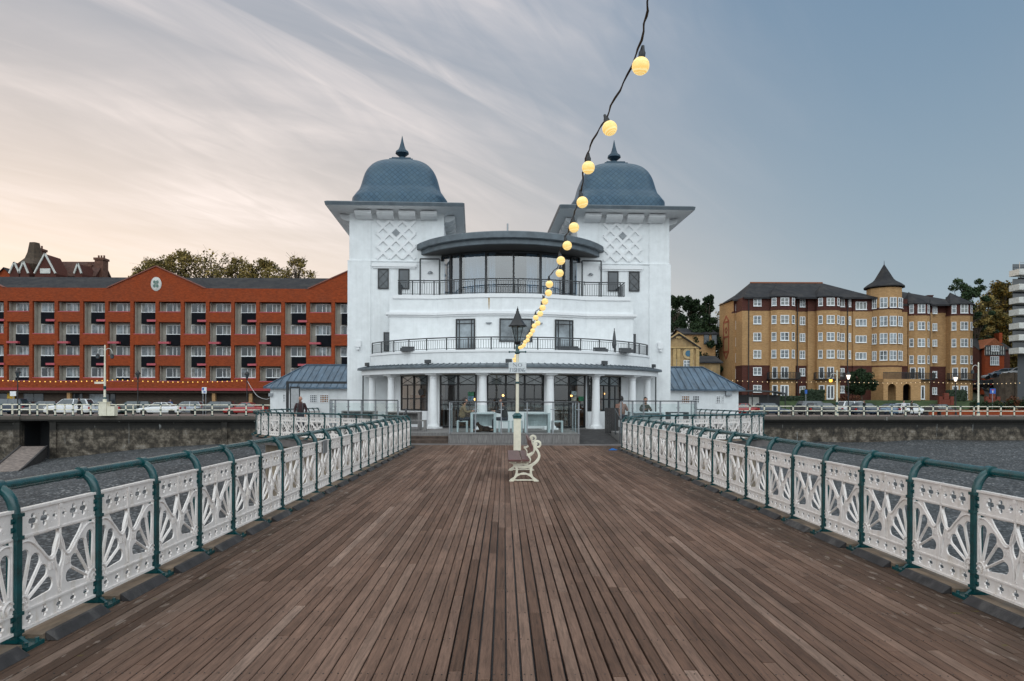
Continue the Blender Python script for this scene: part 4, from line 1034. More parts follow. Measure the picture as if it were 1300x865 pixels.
# ------------------------------------------------------------------ red brick flats
def window_mesh_cache():
    cache={}
    def get(w,h,nv,nh,gm,fr=.07,lights=None,d=.07,fm='white_trim',arch=False,curt=None):
        k=(round(w,2),round(h,2),nv,nh,gm,fr,fm,curt,str(lights))
        if k in cache: return cache[k]
        q=MB(); q.box(0,w,-d,0,0,fr); q.box(0,w,-d,0,h-fr,h); q.box(0,fr,-d+.004,-.004,fr,h-fr); q.box(w-fr,w,-d+.004,-.004,fr,h-fr)
        for t in (lights if lights else [i/nv for i in range(1,nv)]): q.box(w*t-fr*.55,w*t+fr*.55,-d+.008,-.008,fr,h-fr)
        for i in range(1,nh): z_=h*i/nh; q.box(fr,w-fr,-d+.014,-.014,z_-.025,z_+.025)
        q.box(-.05,w+.05,-d-.05,-d+.02,-.06,0)
        f=q.mesh('window',M[fm]); p=MB(); p.box(fr*.5,w-fr*.5,-.032,-.022,fr*.5,h-fr*.5); pm=p.mesh('pane',M[gm]); cm=None
        if curt:
            cm=[]
            for (a,b) in curt: c=MB(); c.box(w*a,w*b,-.040,-.034,fr*.5,h-fr*.5); cm.append(c.mesh('curtain',M['netcurtain']))
        cache[k]=(f,pm,cm); return cache[k]
    return get
WM=window_mesh_cache()
def win(parent,x,y,z,w,h,nv=2,nh=1,gm='pane',rz=0,name='window',**k):
    f,p,c=WM(w,h,nv,nh,gm,**k); o=link(name,f,parent,(x,y,z),rz); link('pane',p,o)
    for m_c in (c or []): link('curtain',m_c,o)
    return o
YR=85.0
RB=empty('red_brick_flats',(UX(215,YR),YR,0),R(.5),'long red brick apartment block with recessed balconies and gables above the parked cars','apartment block')
rx0=UX(215,YR); mp=YR/F                                        # metres per photo pixel at this distance
def rx(u): return (u-215)*mp
def rz_(v): return 1.7+(506.5-v)*mp
pil=[8+31.85*i for i in range(-3,15)]
x_l,x_r=rx(-90),rx(452); D=13
zt=rz_(366.5); zrow0=rz_(383.5); zbase=rz_(496)
q=MB()
q.box(x_l,x_r,.35,1.6,zt-1.6,zt+.0)      # backing behind parapet
q.box(x_l,x_r,0,.35,zrow0,zt)            # parapet band
q.box(x_l,x_r,1.5,D,3.0,zt-.05)           # core
q.box(x_l,x_r,0,.35,zbase+.25,rz_(484.5))       # lower band
us=[-96]+pil+[470]
for u in pil: q.box(rx(u)-.21,rx(u)+.21,0,1.5,rz_(484.5),zrow0)
spans=[]
for i in range(len(pil)-1):
    a,b=rx(pil[i])+.21,rx(pil[i+1])-.21; typeA=(i-3)%2==0
    sp_=[(396.5,409.5),(452,465)] if typeA else [(424.7,438.5),(480.5,484.5)]
    for (v0,v1) in sp_: q.box(a,b,.0,1.5,rz_(v1),rz_(v0))
    spans.append((a,b,typeA))
w=q.build('wall',M['redbrick'],RB)
# gables with copings
for gu in (-56,198,452):
    q=MB(); hw=rx(215+62); q.prism([(rx(gu)-hw,zt-.01),(rx(gu)+hw,zt-.01),(rx(gu)+6*mp,rz_(340.5)),(rx(gu),rz_(339)),(rx(gu)-6*mp,rz_(340.5))],.003,.36,'y'); gb=q.build('gable',M['redbrick'],RB)
    q=MB()
    for s in (-1,1): q.bar((rx(gu)+s*hw,.15,zt+.03),(rx(gu),.15,rz_(339)+.06),.55,.12)
    q.build('coping',mat('coping',(.20,.07,.05),.7),gb)
q=MB(); q.lathe([(.01,-.05),(.62,-.05),(.70,0),(.62,.05),(.01,.05)],28,(0,0,0)); me=q.mesh('emblem',M['stonewhite'],40)
e=link('emblem',me,RB,(rx(198),-.03,rz_(361.3))); e.rotation_euler=(R(90),0,0); e.scale=(.95,1.25,1)
q=MB()
for k in range(4):
    a=pi/4+k*pi/2; q.lathe([(.17,-.02),(.17,.02)],12,(.27*cos(a),.27*sin(a),.06))
q.lathe([(.08,-.02),(.08,.02)],10,(0,0,.06)); q.build('emblem_leaf',mat('emblem_green',(.10,.17,.14),.6),e)
# roof
q=MB(); zr=rz_(353.5)+.95
q.add([(x_l,.36,zt-.02),(x_r,.36,zt-.02),(x_r,6,zr+.15),(x_l,6,zr+.15),(x_r,12.6,zt),(x_l,12.6,zt)],[(0,1,2,3),(3,2,4,5)])
for gu in (-56,198,452):
    hw=rx(215+62); q.add([(rx(gu)-hw,.37,zt),(rx(gu)+hw,.37,zt),(rx(gu),.37,rz_(339)),(rx(gu),9,rz_(339)),(rx(gu)-hw,9,zt),(rx(gu)+hw,9,zt)],[(0,2,3,4),(1,5,3,2)])
q.build('roof',M['slate'],RB)
r2=random.Random(5)
curts=[((.62,.95),),((.05,.25),(.7,.95)),((.55,.95),),((.04,.2),)]
rows=[(384.5,396.5),(412,424.5),(439.5,452),(467,479.5)]
for (a,b,tA) in spans:
    W_=b-a; wx0=a+W_*.30; ww=b-wx0-.06
    q=MB()
    recs=[(384,396.5),(409.5,452),(465,484.5)] if tA else [(384,424.7),(438.5,480.5)]
    for (v0,v1) in recs: q.box(a,b,.96,1.0,rz_(v1),rz_(v0)); q.box(a+.002,a+.05,.35,.95,rz_(v1),rz_(v0))
    q.build('balcony_side_wall',M['offwall'],RB)
    for i,(v0,v1) in enumerate(rows):
        win(RB,wx0-.28,.94,rz_(v1),ww,rz_(v0)-rz_(v1)-.02,2,1,gm=r2.choice(['pane','tint','tint']),lights=(.45,.72),curt=r2.choice(curts),name='window')
    q=MB(); blk=[(425.3,438.8)] if False else []
    for (v0,v1) in ([(425.0,439.2),(480,484.4)] if tA else [(397,411.5),(453,466.5)]):
        q=MB(); q.box(wx0-.05,b-.02,.40,.5,rz_(v1),rz_(v0)); q.build('balcony_board',M['blackpanel'],RB)
    for v in ([434.5] if tA else [406.5,462]):
        q=MB()
        if tA: q.box(a-.02,a+1.35,-.12,.36,rz_(v+2.6),rz_(v))
        else: q.box(b-1.0,b+.1,-.12,.36,rz_(v+2.6),rz_(v))
        q.build('balcony_slab',M['pink'],RB)
for (a,b,tA) in spans:
    for (v) in ([396.5,452,484.5] if tA else [424.7,480.5]):
        q=MB(); q.box(a,b,-.02,.0,rz_(v)-.05,rz_(v)+.04); q.build('sill',M['pink'],RB)
q=MB(); q.box(x_l,x_r,-.06,.4,rz_(496.5),zbase+.26); q.build('red_band',M['redpaint'],RB)
q=MB(); q.box(x_l,x_r,.4,D,rz_(499.5)-.0,rz_(496.5)-.003); q.box(x_l,x_r,1.6,D,0,rz_(499.5)); q.build('ground_floor_wall',M['brownbrick'],RB)
for u in (268.5,315.5,84): 
    q=MB(); q.box(rx(u)-.2,rx(u)+.2,.55,.95,-.1,rz_(499.6)); q.build('column',M['yellowbrick'],RB)
for (u0,u1,c) in ((20,46,2),(104,130,1),(84,96,2),(131,138,1),(-40,4,3)):
    win(RB,rx(u0),1.58,rz_(516),rx(u1)-rx(u0),rz_(500.5)-rz_(516),c,1,gm='pane' if u0==104 else 'tint',fm='charcoal',name='shop_window')
q=MB(); q.box(rx(1.5),rx(11),1.2,1.3,rz_(508),rz_(500.5)); q.build('yellow_shop_board',mat('yellow_board',(.62,.38,.02),.5,.2,9),RB)

# ------------------------------------------------------------------ buff brick flats with the round turret
YY=106.0; my=YY/F
YB=empty('buff_brick_flats',(UX(1075,YY),YY,0),0,'six storey buff brick mansion flats with maroon top storey and pointed round turret','apartment block')
def yx(u): return (u-1075)*my
def yz(v): return 1.7+(508.8-v)*my
gz=yz(507.5); topz=yz(378.5); mz=yz(394); lz=yz(465.3)
def mass(name,u0,u1,y0,y1,low='yellowbrick',top=378.5):
    zt_=yz(top)
    q=MB(); q.box(yx(u0),yx(u1),y0,y1,lz,mz); o=q.build(name,M['yellowbrick'],YB)
    q=MB(); q.box(yx(u0),yx(u1),y0,y1,gz-2,lz); q.build('lower_storeys',M[low],o)
    q=MB(); q.box(yx(u0)-.0,yx(u1),y0,y1,mz,zt_); q.build('top_storey',M['maroon'],o)
    q=MB(); q.box(yx(u0)-.05,yx(u1)+.05,y0-.05,y1,mz-.12,mz+.15); 
    if low=='maroon': q.box(yx(u0)-.05,yx(u1)+.05,y0-.05,y1,lz-.1,lz+.12)
    q.build('string_course',M['maroon'],o); return o
ROWS=[(379.5,389.3),(401.5,412),(423,433.5),(445,455.5),(467.5,477.5),(490,499)]
def wins(u0,u1,rows,y,nv=2,nh=2,gm='pane',dz=0):
    for (v0,v1) in rows: win(YB,yx(u0),y,yz(v1+dz),yx(u1)-yx(u0),yz(v0)-yz(v1),nv,nh,gm=gm,fr=.09,name='sash_window',curt=r2.choice([None,((.05,.95),),((.05,.4),)]))
# end gable and return
cv=lambda u,y: 1075+(UX(u,YY+y)-YB.location.x)/my
o=mass('wall',cv(931,3),947,3.0,8); 
GX=UX(913,YY+9)-YB.location.x; AX=UX(931,YY+3)-YB.location.x; q=MB(); q.add([(GX,9,gz-2),(AX,3,gz-2),(AX,3,topz),(GX,9,topz+.3),(GX+2.5,12,gz-2),(GX+2.5,12,topz+.3),(AX+6,12,gz-2),(AX+6,12,topz)],[(0,1,2,3),(4,0,3,5),(1,6,7,2),(3,2,7,5)])
ew=q.build('end_wall',M['yellowbrick'],YB)
ed=Vector((AX-GX,-6,0)).normalized(); en=Vector((ed.y,-ed.x,0)); 
if en.x>0: en=-en
def ep(t,z): # t 0..1 along end wall
    p=Vector((GX,9,0)).lerp(Vector((AX,3,0)),t)+en*.03; return (p.x,p.y,z)
q=MB(); zA,zB=yz(453),yz(396); zc1,zc2=yz(444),yz(404)
L_=[(.32,zc1),(.32,zc2),(.5,zB),(.68,zc2),(.68,zc1),(.5,zA)]
for i in range(6): q.bar(ep(*L_[i]),ep(*L_[(i+1)%6]),.28,.05,en)
for z_ in (zc1,zc2,yz(424)): q.bar(ep(.32,z_),ep(.68,z_),.28,.05,en)
L_=[(.42,yz(415)),(.5,yz(411)),(.58,yz(415)),(.5,yz(419))]
for i in range(4): q.bar(ep(*L_[i]),ep(*L_[(i+1)%4]),.22,.05,en)
q.build('brick_ornament',mat('red_ornament',(.28,.07,.03),.8),ew)
wins(cv(933.5,3),cv(940.5,3),[(383,395),(405,416),(427,438),(447.5,459),(468,480)],2.99,2,2,'tint')
mass('wall',942,977,0,10,'maroon'); wins(956,966,ROWS[:4],-.01); wins(956,966.5,[(467,477),(489.5,498.5)],-.01)
mass('wall',976.9,1156,.9,15,'maroon',378.6)
mass('wall',1027,1038,.45,15,'yellowbrick')
mass('wall',1064,1084,.5,15,'maroon')
mass('wall',1084,1108,.3,15,'maroon')
mass('wall',1185,1192,1.6,15,'maroon',385); 
mass('wall',1148,1240,2.0,15,'maroon',386)
def baywin(u0,u1,yf,yb,top=378.5,lights=((.12,.38),(.42,.74),(.80,.97)),rows=ROWS[:4],dz=0):
    a,b=yx(u0),yx(u1); c=(b-a)*.26; P=[(a,yb),(a,yf+.55),(a+c*.9,yf),(b-c*.9,yf),(b,yf+.55),(b,yb)]
    zt_=yz(top)
    q=MB(); q.prism(P,gz-2,mz+dz); o=q.build('bay',M['yellowbrick'],YB); q=MB(); q.prism(P,mz+dz,zt_); q.build('top_storey',M['maroon'],o)
    P2=[(a-.07,yb),(a-.07,yf+.5),(a+c*.9-.03,yf-.07),(b-c*.9+.03,yf-.07),(b+.07,yf+.5),(b+.07,yb)]
    q=MB(); q.prism(P2,mz+dz-.1,mz+dz+.15); q.build('string_course',M['maroon'],o)
    # hipped bay roof
    m_=[((x_-(a+b)/2)*1.1+(a+b)/2,y_-.25) for x_,y_ in P]; q=MB(); b0=len(m_)
    apex=((a+b)/2,yf+3.4,zt_+2.4)
    q.add([(p[0],p[1],zt_) for p in m_]+[(p[0],p[1],zt_+.12) for p in m_]+[apex],[(i,i+1,b0+i+1,b0+i) for i in range(5)]+[(b0+i,b0+i+1,2*b0) for i in range(5)]+[tuple(range(6))[::-1]])
    q.build('bay_roof',M['slate'],o)
    angL=atan2(yf-(yf+.55),c*.9)
    for (v0,v1) in rows:
        h=yz(v0)-yz(v1); z_=yz(v1)
        win(o,a+.12,yf+.55-.02-.06,z_,.9*c-.2 if c*.9>.6 else .5,h,1,2,gm='pane',fr=.08,rz=angL,name='sash_window')
        mw=(b-a)*.34; win(o,(a+b)/2-mw/2,yf-.01,z_,mw,h,2,2,gm='pane',fr=.09,name='sash_window',curt=r2.choice([None,((.05,.95),),((.05,.4),)]))
        win(o,b-c*.9+.1,yf+.04,z_,.9*c-.25 if c*.9>.6 else .45,h,1,2,gm='pane',fr=.08,rz=-angL,name='sash_window')
    # balcony doors, iron balcony, ground-floor doors
    mw=(b-a)*.30
    win(o,(a+b)/2-mw/2,yf-.01,yz(481),mw,yz(466.5)-yz(481),2,1,gm='tint',fr=.1,name='balcony_door'); win(o,a+.2,yf+.4,yz(481),.75,yz(466.5)-yz(481),1,1,gm='tint',fr=.1,rz=angL,name='balcony_door')
    win(o,(a+b)/2-mw/2-.05,yf-.01,yz(507),mw*1.1,yz(489.5)-yz(507),2,1,gm='tint',fr=.16,name='french_door'); win(o,a+.2,yf+.4,yz(507),.8,yz(489.5)-yz(507),1,1,gm='tint',fr=.14,rz=angL,name='french_door')
    q=MB(); zz=yz(481.5); q.prism([(a-.5,yf+1),(a-.5,yf-.1),(a+.4,yf-.7),(b-.4,yf-.7),(b+.5,yf-.1),(b+.5,yf+1)],zz-.12,zz)
    Pb=resample([(a-.5,yf+.6),(a-.5,yf-.1),(a+.4,yf-.7),(b-.4,yf-.7),(b+.5,yf-.1),(b+.5,yf+.6)],.22)
    q.tube([(p.x,p.y,zz+.95) for p in Pb],.04,5)
    for p in Pb: q.box(p.x-.03,p.x+.03,p.y-.03,p.y+.03,zz,zz+.95)
    q.build('iron_balcony',M['black'],o)
    return o
baywin(977,1008.5,-.9,2); baywin(1036,1065,-.9,2)
R2=[(385,397),(408,418.5),(429.5,440),(451,461.5)]
baywin(1157,1184.5,.3,3,385.5,rows=R2,dz=-.6); baywin(1211,1239.5,.3,3,386,rows=R2,dz=-.6)
wins(1009,1012,ROWS,.89,1); wins(1018,1025,ROWS[:5],.89); wins(1018,1025.5,[(490.5,499)],.89)
wins(1066.5,1073.8,ROWS,.49); wins(1079,1082,ROWS[:4],.49,1); wins(1087,1101,[(383,393),(405,414),(426,435),(447.5,456.5)],.29,3,1)
wins(1191.5,1197.5,[(387,396.5),(409,418.5),(430,438.5),(450.5,459.5),(470.5,479),(491.5,500.5)],1.59)
for u in (1015,1077.5,1188,950): 
    q=MB(); q.tube([(yx(u),.82 if u==1015 else (.42 if u==1077.5 else (1.5 if u==1188 else -.08)),gz),(yx(u),.82 if u==1015 else (.42 if u==1077.5 else (1.5 if u==1188 else -.08)),topz)],.07,6); q.build('downpipe',M['black'],YB)
# turret
tx=yx(1127.3); tr=20.6*my; ty=.3+tr*.35
q=MB(); q.lathe([(tr,gz-2),(tr,yz(366))],12,(tx,ty,0),a0=pi/12); tw=q.build('turret',M['yellowbrick'],YB)
q=MB(); q.lathe([(tr+.06,yz(394)),(tr+.06,yz(391.5))],12,(tx,ty,0),a0=pi/12); q.lathe([(tr+.06,yz(466)),(tr+.06,yz(464.5))],12,(tx,ty,0),a0=pi/12); q.build('string_course',M['maroon'],tw)
q=MB(); q.lathe([(tr-.1,yz(365)),(tr+.42,yz(364.6)),(tr+.40,yz(363.4)),(tr-.1,yz(360)),(tr*.66,yz(356)),(tr*.55,yz(353.6)),(.05,yz(334)),(.02,yz(329))],12,(tx,ty,0),a0=pi/12); q.build('turret_roof',M['slate'],tw)
ap=tr*cos(pi/12)
for k,(wd) in ((-1,.9),(0,1.0),(1,.9),(-2,.5),(2,.5)):
    a=k*pi/6+ (0); nx_,ny_=sin(a),-cos(a)
    for (v0,v1) in [(379,392),(402.5,415),(424,437),(446,458)]:
        w_=1.05 if abs(k)<2 else .7
        px_,py_=tx+nx_*(ap+.07)-cos(a)*w_/2, ty+ny_*(ap+.07)-sin(a)*w_/2
        win(tw,px_,py_,yz(v1),w_,yz(v0)-yz(v1),2,2,gm='pane',fr=.08,rz=a,name='sash_window')
# porch under the turret with two arches
q=MB(); zp=yz(482); q.box(yx(1107),yx(1153),-3.2,-2.9,yz(487.5),zp); q.box(yx(1107),yx(1153),-2.9,2,zp-.15,zp)
ed_=[1107,1112.5,1122.5,1131,1141,1147,1153]
for i in (0,2,4,): q.box(yx(ed_[i]),yx(ed_[i+1]),-3.2,-2.9,gz-2,yz(487.5))
q.box(yx(1147),yx(1153),-3.2,-2.9,gz-2,yz(487.5)); q.box(yx(1107),yx(1107)+.3,-2.9,1,gz-2,zp-.15); q.box(yx(1153)-.3,yx(1153),-2.9,1,gz-2,zp-.15)
for (u0,u1) in ((1112.5,1122.5),(1131,1141)):
    a,b=yx(u0),yx(u1); r_=(b-a)/2; cz_=yz(487.5)-r_-.05
    P=[(a,yz(487.5)),(a,cz_)]+[((a+b)/2-r_*cos(t),cz_+r_*sin(t)) for t in [pi*i/12 for i in range(1,12)]]+[(b,cz_),(b,yz(487.5))]
    q.prism(P,-3.18,-2.92,'y')
pc=q.build('porch',M['yellowbrick'],YB)
q=MB(); q.box(yx(1108),yx(1152),-.5,-.3,gz-1,yz(487)); q.build('porch_interior',M['black'],pc)
q=MB(); zz=zp
for k in range(44): x_=yx(1107)+(yx(1153)-yx(1107))*k/43; q.box(x_-.025,x_+.025,-3.15,-3.10,zz,zz+.95)
q.box(yx(1107),yx(1153),-3.17,-3.08,zz+.95,zz+1.03); q.build('iron_balcony',M['black'],pc)
for u in (1118,1132): win(tw,yx(u),-.55+.3,yz(481),1.2,yz(467)-yz(481),1,1,gm='tint',fr=.12,name='balcony_door')
# roofs
q=MB()
def hip(u0,u1,y0,y1,ze,zr,uh0,uh1,yr):
    e=.5; q.add([(yx(u0),y0-e,ze),(yx(u1),y0-e,ze),(yx(u1),y1,ze),(yx(u0),y1,ze),(yx(uh0),yr,zr),(yx(uh1),yr,zr)],[(0,1,5,4),(1,2,5),(2,3,4,5),(3,0,4),(0,3,2,1)])
    q.box(yx(u0),yx(u1),y0-e-.04,y0-e+.02,ze-.25,ze)
hip((GX/my)+1075-1,985,2.6,9.5,topz+.02,yz(369.5)+.6,955,968,6); hip(943,1112,.1,11,topz+.04,yz(357.5)+1.0,974,1072,7.5)
hip(1146,1242,1.3,16,yz(385.5)+.03,yz(367)+1.0,1156,1176,8)
q.build('roof',M['slate'],YB)
q=MB(); q.bar((yx(974),7.5,yz(357.5)+1.05),(yx(1072),7.5,yz(357.5)+1.05),.3,.2); q.bar((yx(1150),8,yz(367)+1.05),(yx(1176),8,yz(367)+1.05),.3,.2); q.build('ridge_tiles',mat('terracotta_ridge',(.25,.08,.03),.8),YB)
q=MB(); q.box(yx(1208),yx(1215),6,7.5,yz(386),yz(368)); q.box(yx(1207.5),yx(1215.5),5.9,7.6,yz(368),yz(367)); q.build('chimney',M['maroon'],YB)

# lawn bank and garden walls in front
q=MB(); q.add([(yx(925),-8,-.02),(yx(1245),-8,-.02),(yx(1245),-3.4,gz-.1),(yx(925),-3.4,gz-.1),(yx(925),4,gz-.08),(yx(1245),4,gz-.08)],[(0,1,2,3),(3,2,5,4)])
q.build('lawn_bank',M['grass']).location=YB.location; lb=bpy.data.objects['lawn_bank']; tag(lb,kind='structure')
for i,(u0,u1,h,lab) in enumerate(((1009,1034,1.5,'clipped dark hedge between the first two bays of the buff brick flats'),(1188,1210,1.6,'clipped dark hedge between the last two bays of the buff brick flats'),(977,1008,.5,'low clipped hedge in front of the first bay of the buff brick flats'))):
    q=MB(); n=int((yx(u1)-yx(u0))/.25); r=random.Random(i)
    for a in range(n):
        for b_ in range(5):
            for c_ in range(max(2,int(h/.25))):
                x_=yx(u0)+a*.25; s_=.34*r.uniform(.7,1.2); p=Vector((x_+r.uniform(-.08,.08),-2.6+b_*.25-1,gz+c_*.25+r.uniform(-.05,.08)))
                q.obox(Matrix.Translation(p)@Matrix.Rotation(r.random()*3,4,(r.random(),r.random(),1)),s_,s_,s_)
    tag(q.build('hedge',M['hedge'],None,YB.location),lab,'hedge','hedges by the buff brick flats')
for (u0,u1,lab) in ((1166,1182,'low stepped red brick garden wall in front of the third bay'),(1222,1238,'low stepped red brick garden wall beside the tall white lamp post')):
    q=MB(); q.box(yx(u0),yx(u1),-5.2,-4.9,0,gz+.1); q.box(yx((u0+u1)/2)-.35,yx((u0+u1)/2)+.35,-5.25,-4.85,gz+.1,gz+1.0); q.box(yx(u0)-.1,yx(u0)+.4,-5.26,-4.84,0,gz+.5); q.box(yx(u1)-.4,yx(u1)+.1,-5.26,-4.84,0,gz+.5)
    tag(q.build('garden_wall',brickmat('garden_brick',(.22,.05,.03),(.16,.035,.02),(.12,.06,.05)),None,YB.location),lab,'garden wall','garden walls by the buff brick flats')
q=MB(); q.prism(wpoly(UX(1222,78),70,6.3,6.6),-.05,.62); tag(q.build('planter_wall',M['redbrick']),'long low orange brick wall behind the promenade railing by the uphill road','garden wall')

# ------------------------------------------------------------------ other buildings
def gable_house(name,label,x0,x1,y0,y1,z0,ze,zr,wm='redbrick',rm='slate',axis='x'):
    cx,cy=(x0+x1)/2,(y0+y1)/2; h=empty(name,(cx,cy,z0),0,label,'house'); a,b,c,d=x0-cx,x1-cx,y0-cy,y1-cy; ze-=z0; zr-=z0
    q=MB(); q.box(a,b,c,d,-2,ze)
    if axis=='y': q.prism([(a,ze),(b,ze),((a+b)/2,zr-.1)],c,d,'y')
    else: q.prism([(c,ze),(d,ze),(0,zr-.1)],a,b,'x')
    w_=q.build('wall',M[wm],h); q=MB(); e=.35
    if axis=='x': q.add([(a-e,c-e,ze-.1),(b+e,c-e,ze-.1),(b+e,0,zr),(a-e,0,zr),(b+e,d+e,ze-.1),(a-e,d+e,ze-.1)]+[(a-e,c-e,ze-.28),(b+e,c-e,ze-.28),(b+e,0,zr-.18),(a-e,0,zr-.18),(b+e,d+e,ze-.28),(a-e,d+e,ze-.28)],[(0,1,2,3),(3,2,4,5),(7,6,9,8),(8,9,11,10),(0,6,7,1),(1,7,8,2),(2,8,10,4),(0,3,9,6),(3,5,11,9),(4,10,11,5)])
    else: q.add([(a-e,c-e,ze-.1),(0,c-e,zr),(0,d+e,zr),(a-e,d+e,ze-.1),(b+e,c-e,ze-.1),(b+e,d+e,ze-.1)]+[(a-e,c-e,ze-.28),(0,c-e,zr-.18),(0,d+e,zr-.18),(a-e,d+e,ze-.28),(b+e,c-e,ze-.28),(b+e,d+e,ze-.28)],[(0,1,2,3),(1,4,5,2),(6,9,8,7),(7,8,11,10),(0,6,7,1),(1,7,10,4),(3,2,8,9),(2,5,11,8)])
    q.build('roof',M[rm],h); return h
# golden stone hall behind the right-hand wing
YS_=92.0; m_=YS_/F
def sx_(u): return UX(u,YS_)
def sz_(v): return VZ(v,YS_,870)
h=gable_house('stone_hall','golden stone hall with a pediment and round blue window left of the buff flats',sx_(836),sx_(886),YS_,YS_+12,0,sz_(441),sz_(423.5),'mortarstone','slate','y')
cx=(sx_(836)+sx_(886))/2
q=MB(); q.box(sx_(834)-cx,sx_(888)-cx,-6.25,-6.003,sz_(442.5),sz_(440.5)); 
for u in (856,861,877.5,885): q.box(sx_(u)-cx-.22,sx_(u)-cx+.22,-6.2,-6.004,0,sz_(443))
for s in (-1,1): q.bar((s*(sx_(888)-cx),-6.12,sz_(441)),(0,-6.12,sz_(423)),.24,.3,(0,1,0))
q.box(-.4,.4,-6.15,-6.003,sz_(430),sz_(427)); q.build('stone_trim',M['stonewhite'] if False else mat('gold_trim',(.42,.29,.13),.8,.2,3),h)
q=MB(); q.lathe([(.75,-.06),(.75,.06)],20); rw=q.mesh('round_surround',mat('surround',(.45,.33,.17),.8)); o=link('round_surround',rw,h,(sx_(873.5)-cx,-6.06,sz_(449))); o.rotation_euler=(R(90),0,0)
q=MB(); q.lathe([(.42,-.1),(.42,.1)],16); o2=q.build('round_window',mat('blue_window',(.03,.12,.20),.2),o)
win(h,sx_(867.5)-cx,-6.01,sz_(466),sx_(880)-sx_(867.5),sz_(457.5)-sz_(466),3,2); win(h,sx_(854.5)-cx,-6.01,sz_(466),.5,1,1,1)
h=gable_house('tan_house','tan house with dark slate roof and small black balconies below the dark conifers',UX(868,112),UX(908,112),112,120,2,VZ(423,112,890),VZ(414,112,890),'yellowbrick','slate','x')
for u in (893,903): win(h,UX(u,112)-UX(888,112),-4.01,VZ(437,112,890)-2,.9,1.6,1,2,gm='tint',fm='black')
h=gable_house('low_slate_house','low stone building with a dark slate roof between the golden hall and the flats',UX(886,98),UX(914,98),98,105,0,VZ(459,98,900),VZ(450,98,900),'mortarstone','slate','x')
# Victorian house on the hill, far left
YV=128.0
def vx(u): return UX(u,YV)
def vz(v): return VZ(v,YV,80)
VH=gable_house('hilltop_house','Victorian red house with spire and white gables on the hill above the brick flats',vx(31),vx(120),YV,YV+5,15,vz(350),vz(329),'maroon','slate','x')
c0=(vx(31)+vx(120))/2
for p in VH.children: 
    if p.name.startswith('roof'): p.data.materials[0]=mat('old_red_tiles',(.075,.032,.022),.85,.3,2)
for (u0,u1,vt,vb) in ((30,42.5,338.5,352),(41.5,53.5,338,352),(61,87,328,352),(110,119,340,352)):
    a,b=vx(u0)-c0,vx(u1)-c0; q=MB(); q.prism([(a,vz(vb)-15),(b,vz(vb)-15),((a+b)/2,vz(vt)-15)],-6.2,-2,'y'); q.box(a,b,-6.2,-2,-1,vz(vb)-15); g_=q.build('gable',M['maroon'],VH)
    q=MB()
    for s in (a,b): q.bar((s,-6.35,vz(vb)-15),((a+b)/2,-6.35,vz(vt)-14.95),.26,.24,(0,1,0))
    if u1-u0>20: q.box(a+1.0,b-1.0,-6.3,-6.2,vz(352)-15,vz(346)-15)
    q.build('bargeboard',M['stonewhite'],g_)
q=MB(); q.lathe([(2.6,vz(346)-15),(2.9,vz(338)-15),(1.7,vz(330)-15),(1.25,vz(322)-15),(.9,vz(309)-15),(.3,vz(308)-15)],6,(vx(43.5)-c0,-2.5,0)); q.build('spire',mat('spire_tiles',(.06,.04,.025),.85,.3,2),VH)
for (u,vt,w_) in ((39,316,1.3),(119.5,328,1.3),(105.5,337,1.1)):
    q=MB(); x_=vx(u)-c0; q.box(x_-w_*.6,x_+w_*.6,-1.2,.6,5,vz(vt)-15); q.box(x_-w_*.72,x_+w_*.72,-1.35,.75,vz(vt)-15,vz(vt)-14.6)
    for k in (-1,0,1): q.tube([(x_+k*w_*.4,-.3,vz(vt)-14.6),(x_+k*w_*.4,-.3,vz(vt)-14.0)],.16,8)
    q.build('chimney',mat('sooty_brick',(.13,.06,.04),.9,.3,2),VH)
h=gable_house('roof_end_house','dark tiled roof corner at the far left edge of the photo above the flats',vx(-22),vx(3),YV+3,YV+10,15,vz(350),vz(336),'redbrick','slate','y')
# half-timbered house on the right
YT=135.0
def tx_(u): return UX(u,YT)
def tz(v): return VZ(v,YT,1260)
z0=6
TH=gable_house('half_timbered_house','half timbered house with a dark hipped roof and white windows under the autumn trees',tx_(1243),tx_(1282),YT,YT+9,z0,tz(443),tz(427),'maroon','slate','x')
c0=(tx_(1243)+tx_(1282))/2
a,b=tx_(1246)-c0,tx_(1270)-c0
q=MB(); q.box(a,b,-5.5,-4,-3,tz(443)-z0); gw=q.build('gable_wall',M['redbrick'],TH)
q=MB(); q.prism([(a-.5,tz(443)-z0),(b+.5,tz(443)-z0),((a+b)/2,tz(430)-z0)],-5.6,0,'y'); q.build('tiled_gable',mat('orange_tiles',(.22,.065,.02),.85,.3,3),gw)
q=MB(); q.box(a-.1,b+.1,-5.62,-5.5,tz(451.5)-z0,tz(439.5)-z0); q.build('plaster',M['stonewhite'],gw)
q=MB()
for i in range(9): x_=a+(b-a)*i/8; q.box(x_-.12,x_+.12,-5.68,-5.62,tz(451.5)-z0,tz(439.5)-z0)
q.box(a-.1,b+.1,-5.69,-5.63,tz(440.5)-z0,tz(439.3)-z0); q.box(a-.1,b+.1,-5.69,-5.63,tz(452)-z0,tz(450.8)-z0); q.box(a-.1,b+.1,-5.67,-5.61,tz(446.4)-z0,tz(445.8)-z0); q.build('timber_framing',M['black'],gw)
win(gw,tx_(1252.5)-c0,-5.7,tz(446.5)-z0,tx_(1262.5)-tx_(1252.5),tz(439.5)-tz(446.5),4,2); win(gw,tx_(1252)-c0,-5.56,tz(464)-z0,tx_(1263)-tx_(1252),tz(453)-tz(464),4,2)
q=MB(); q.box(tx_(1280)-c0,tx_(1284)-c0,-2,-.5,2,tz(421)-z0); q.build('chimney',M['redbrick'],TH)
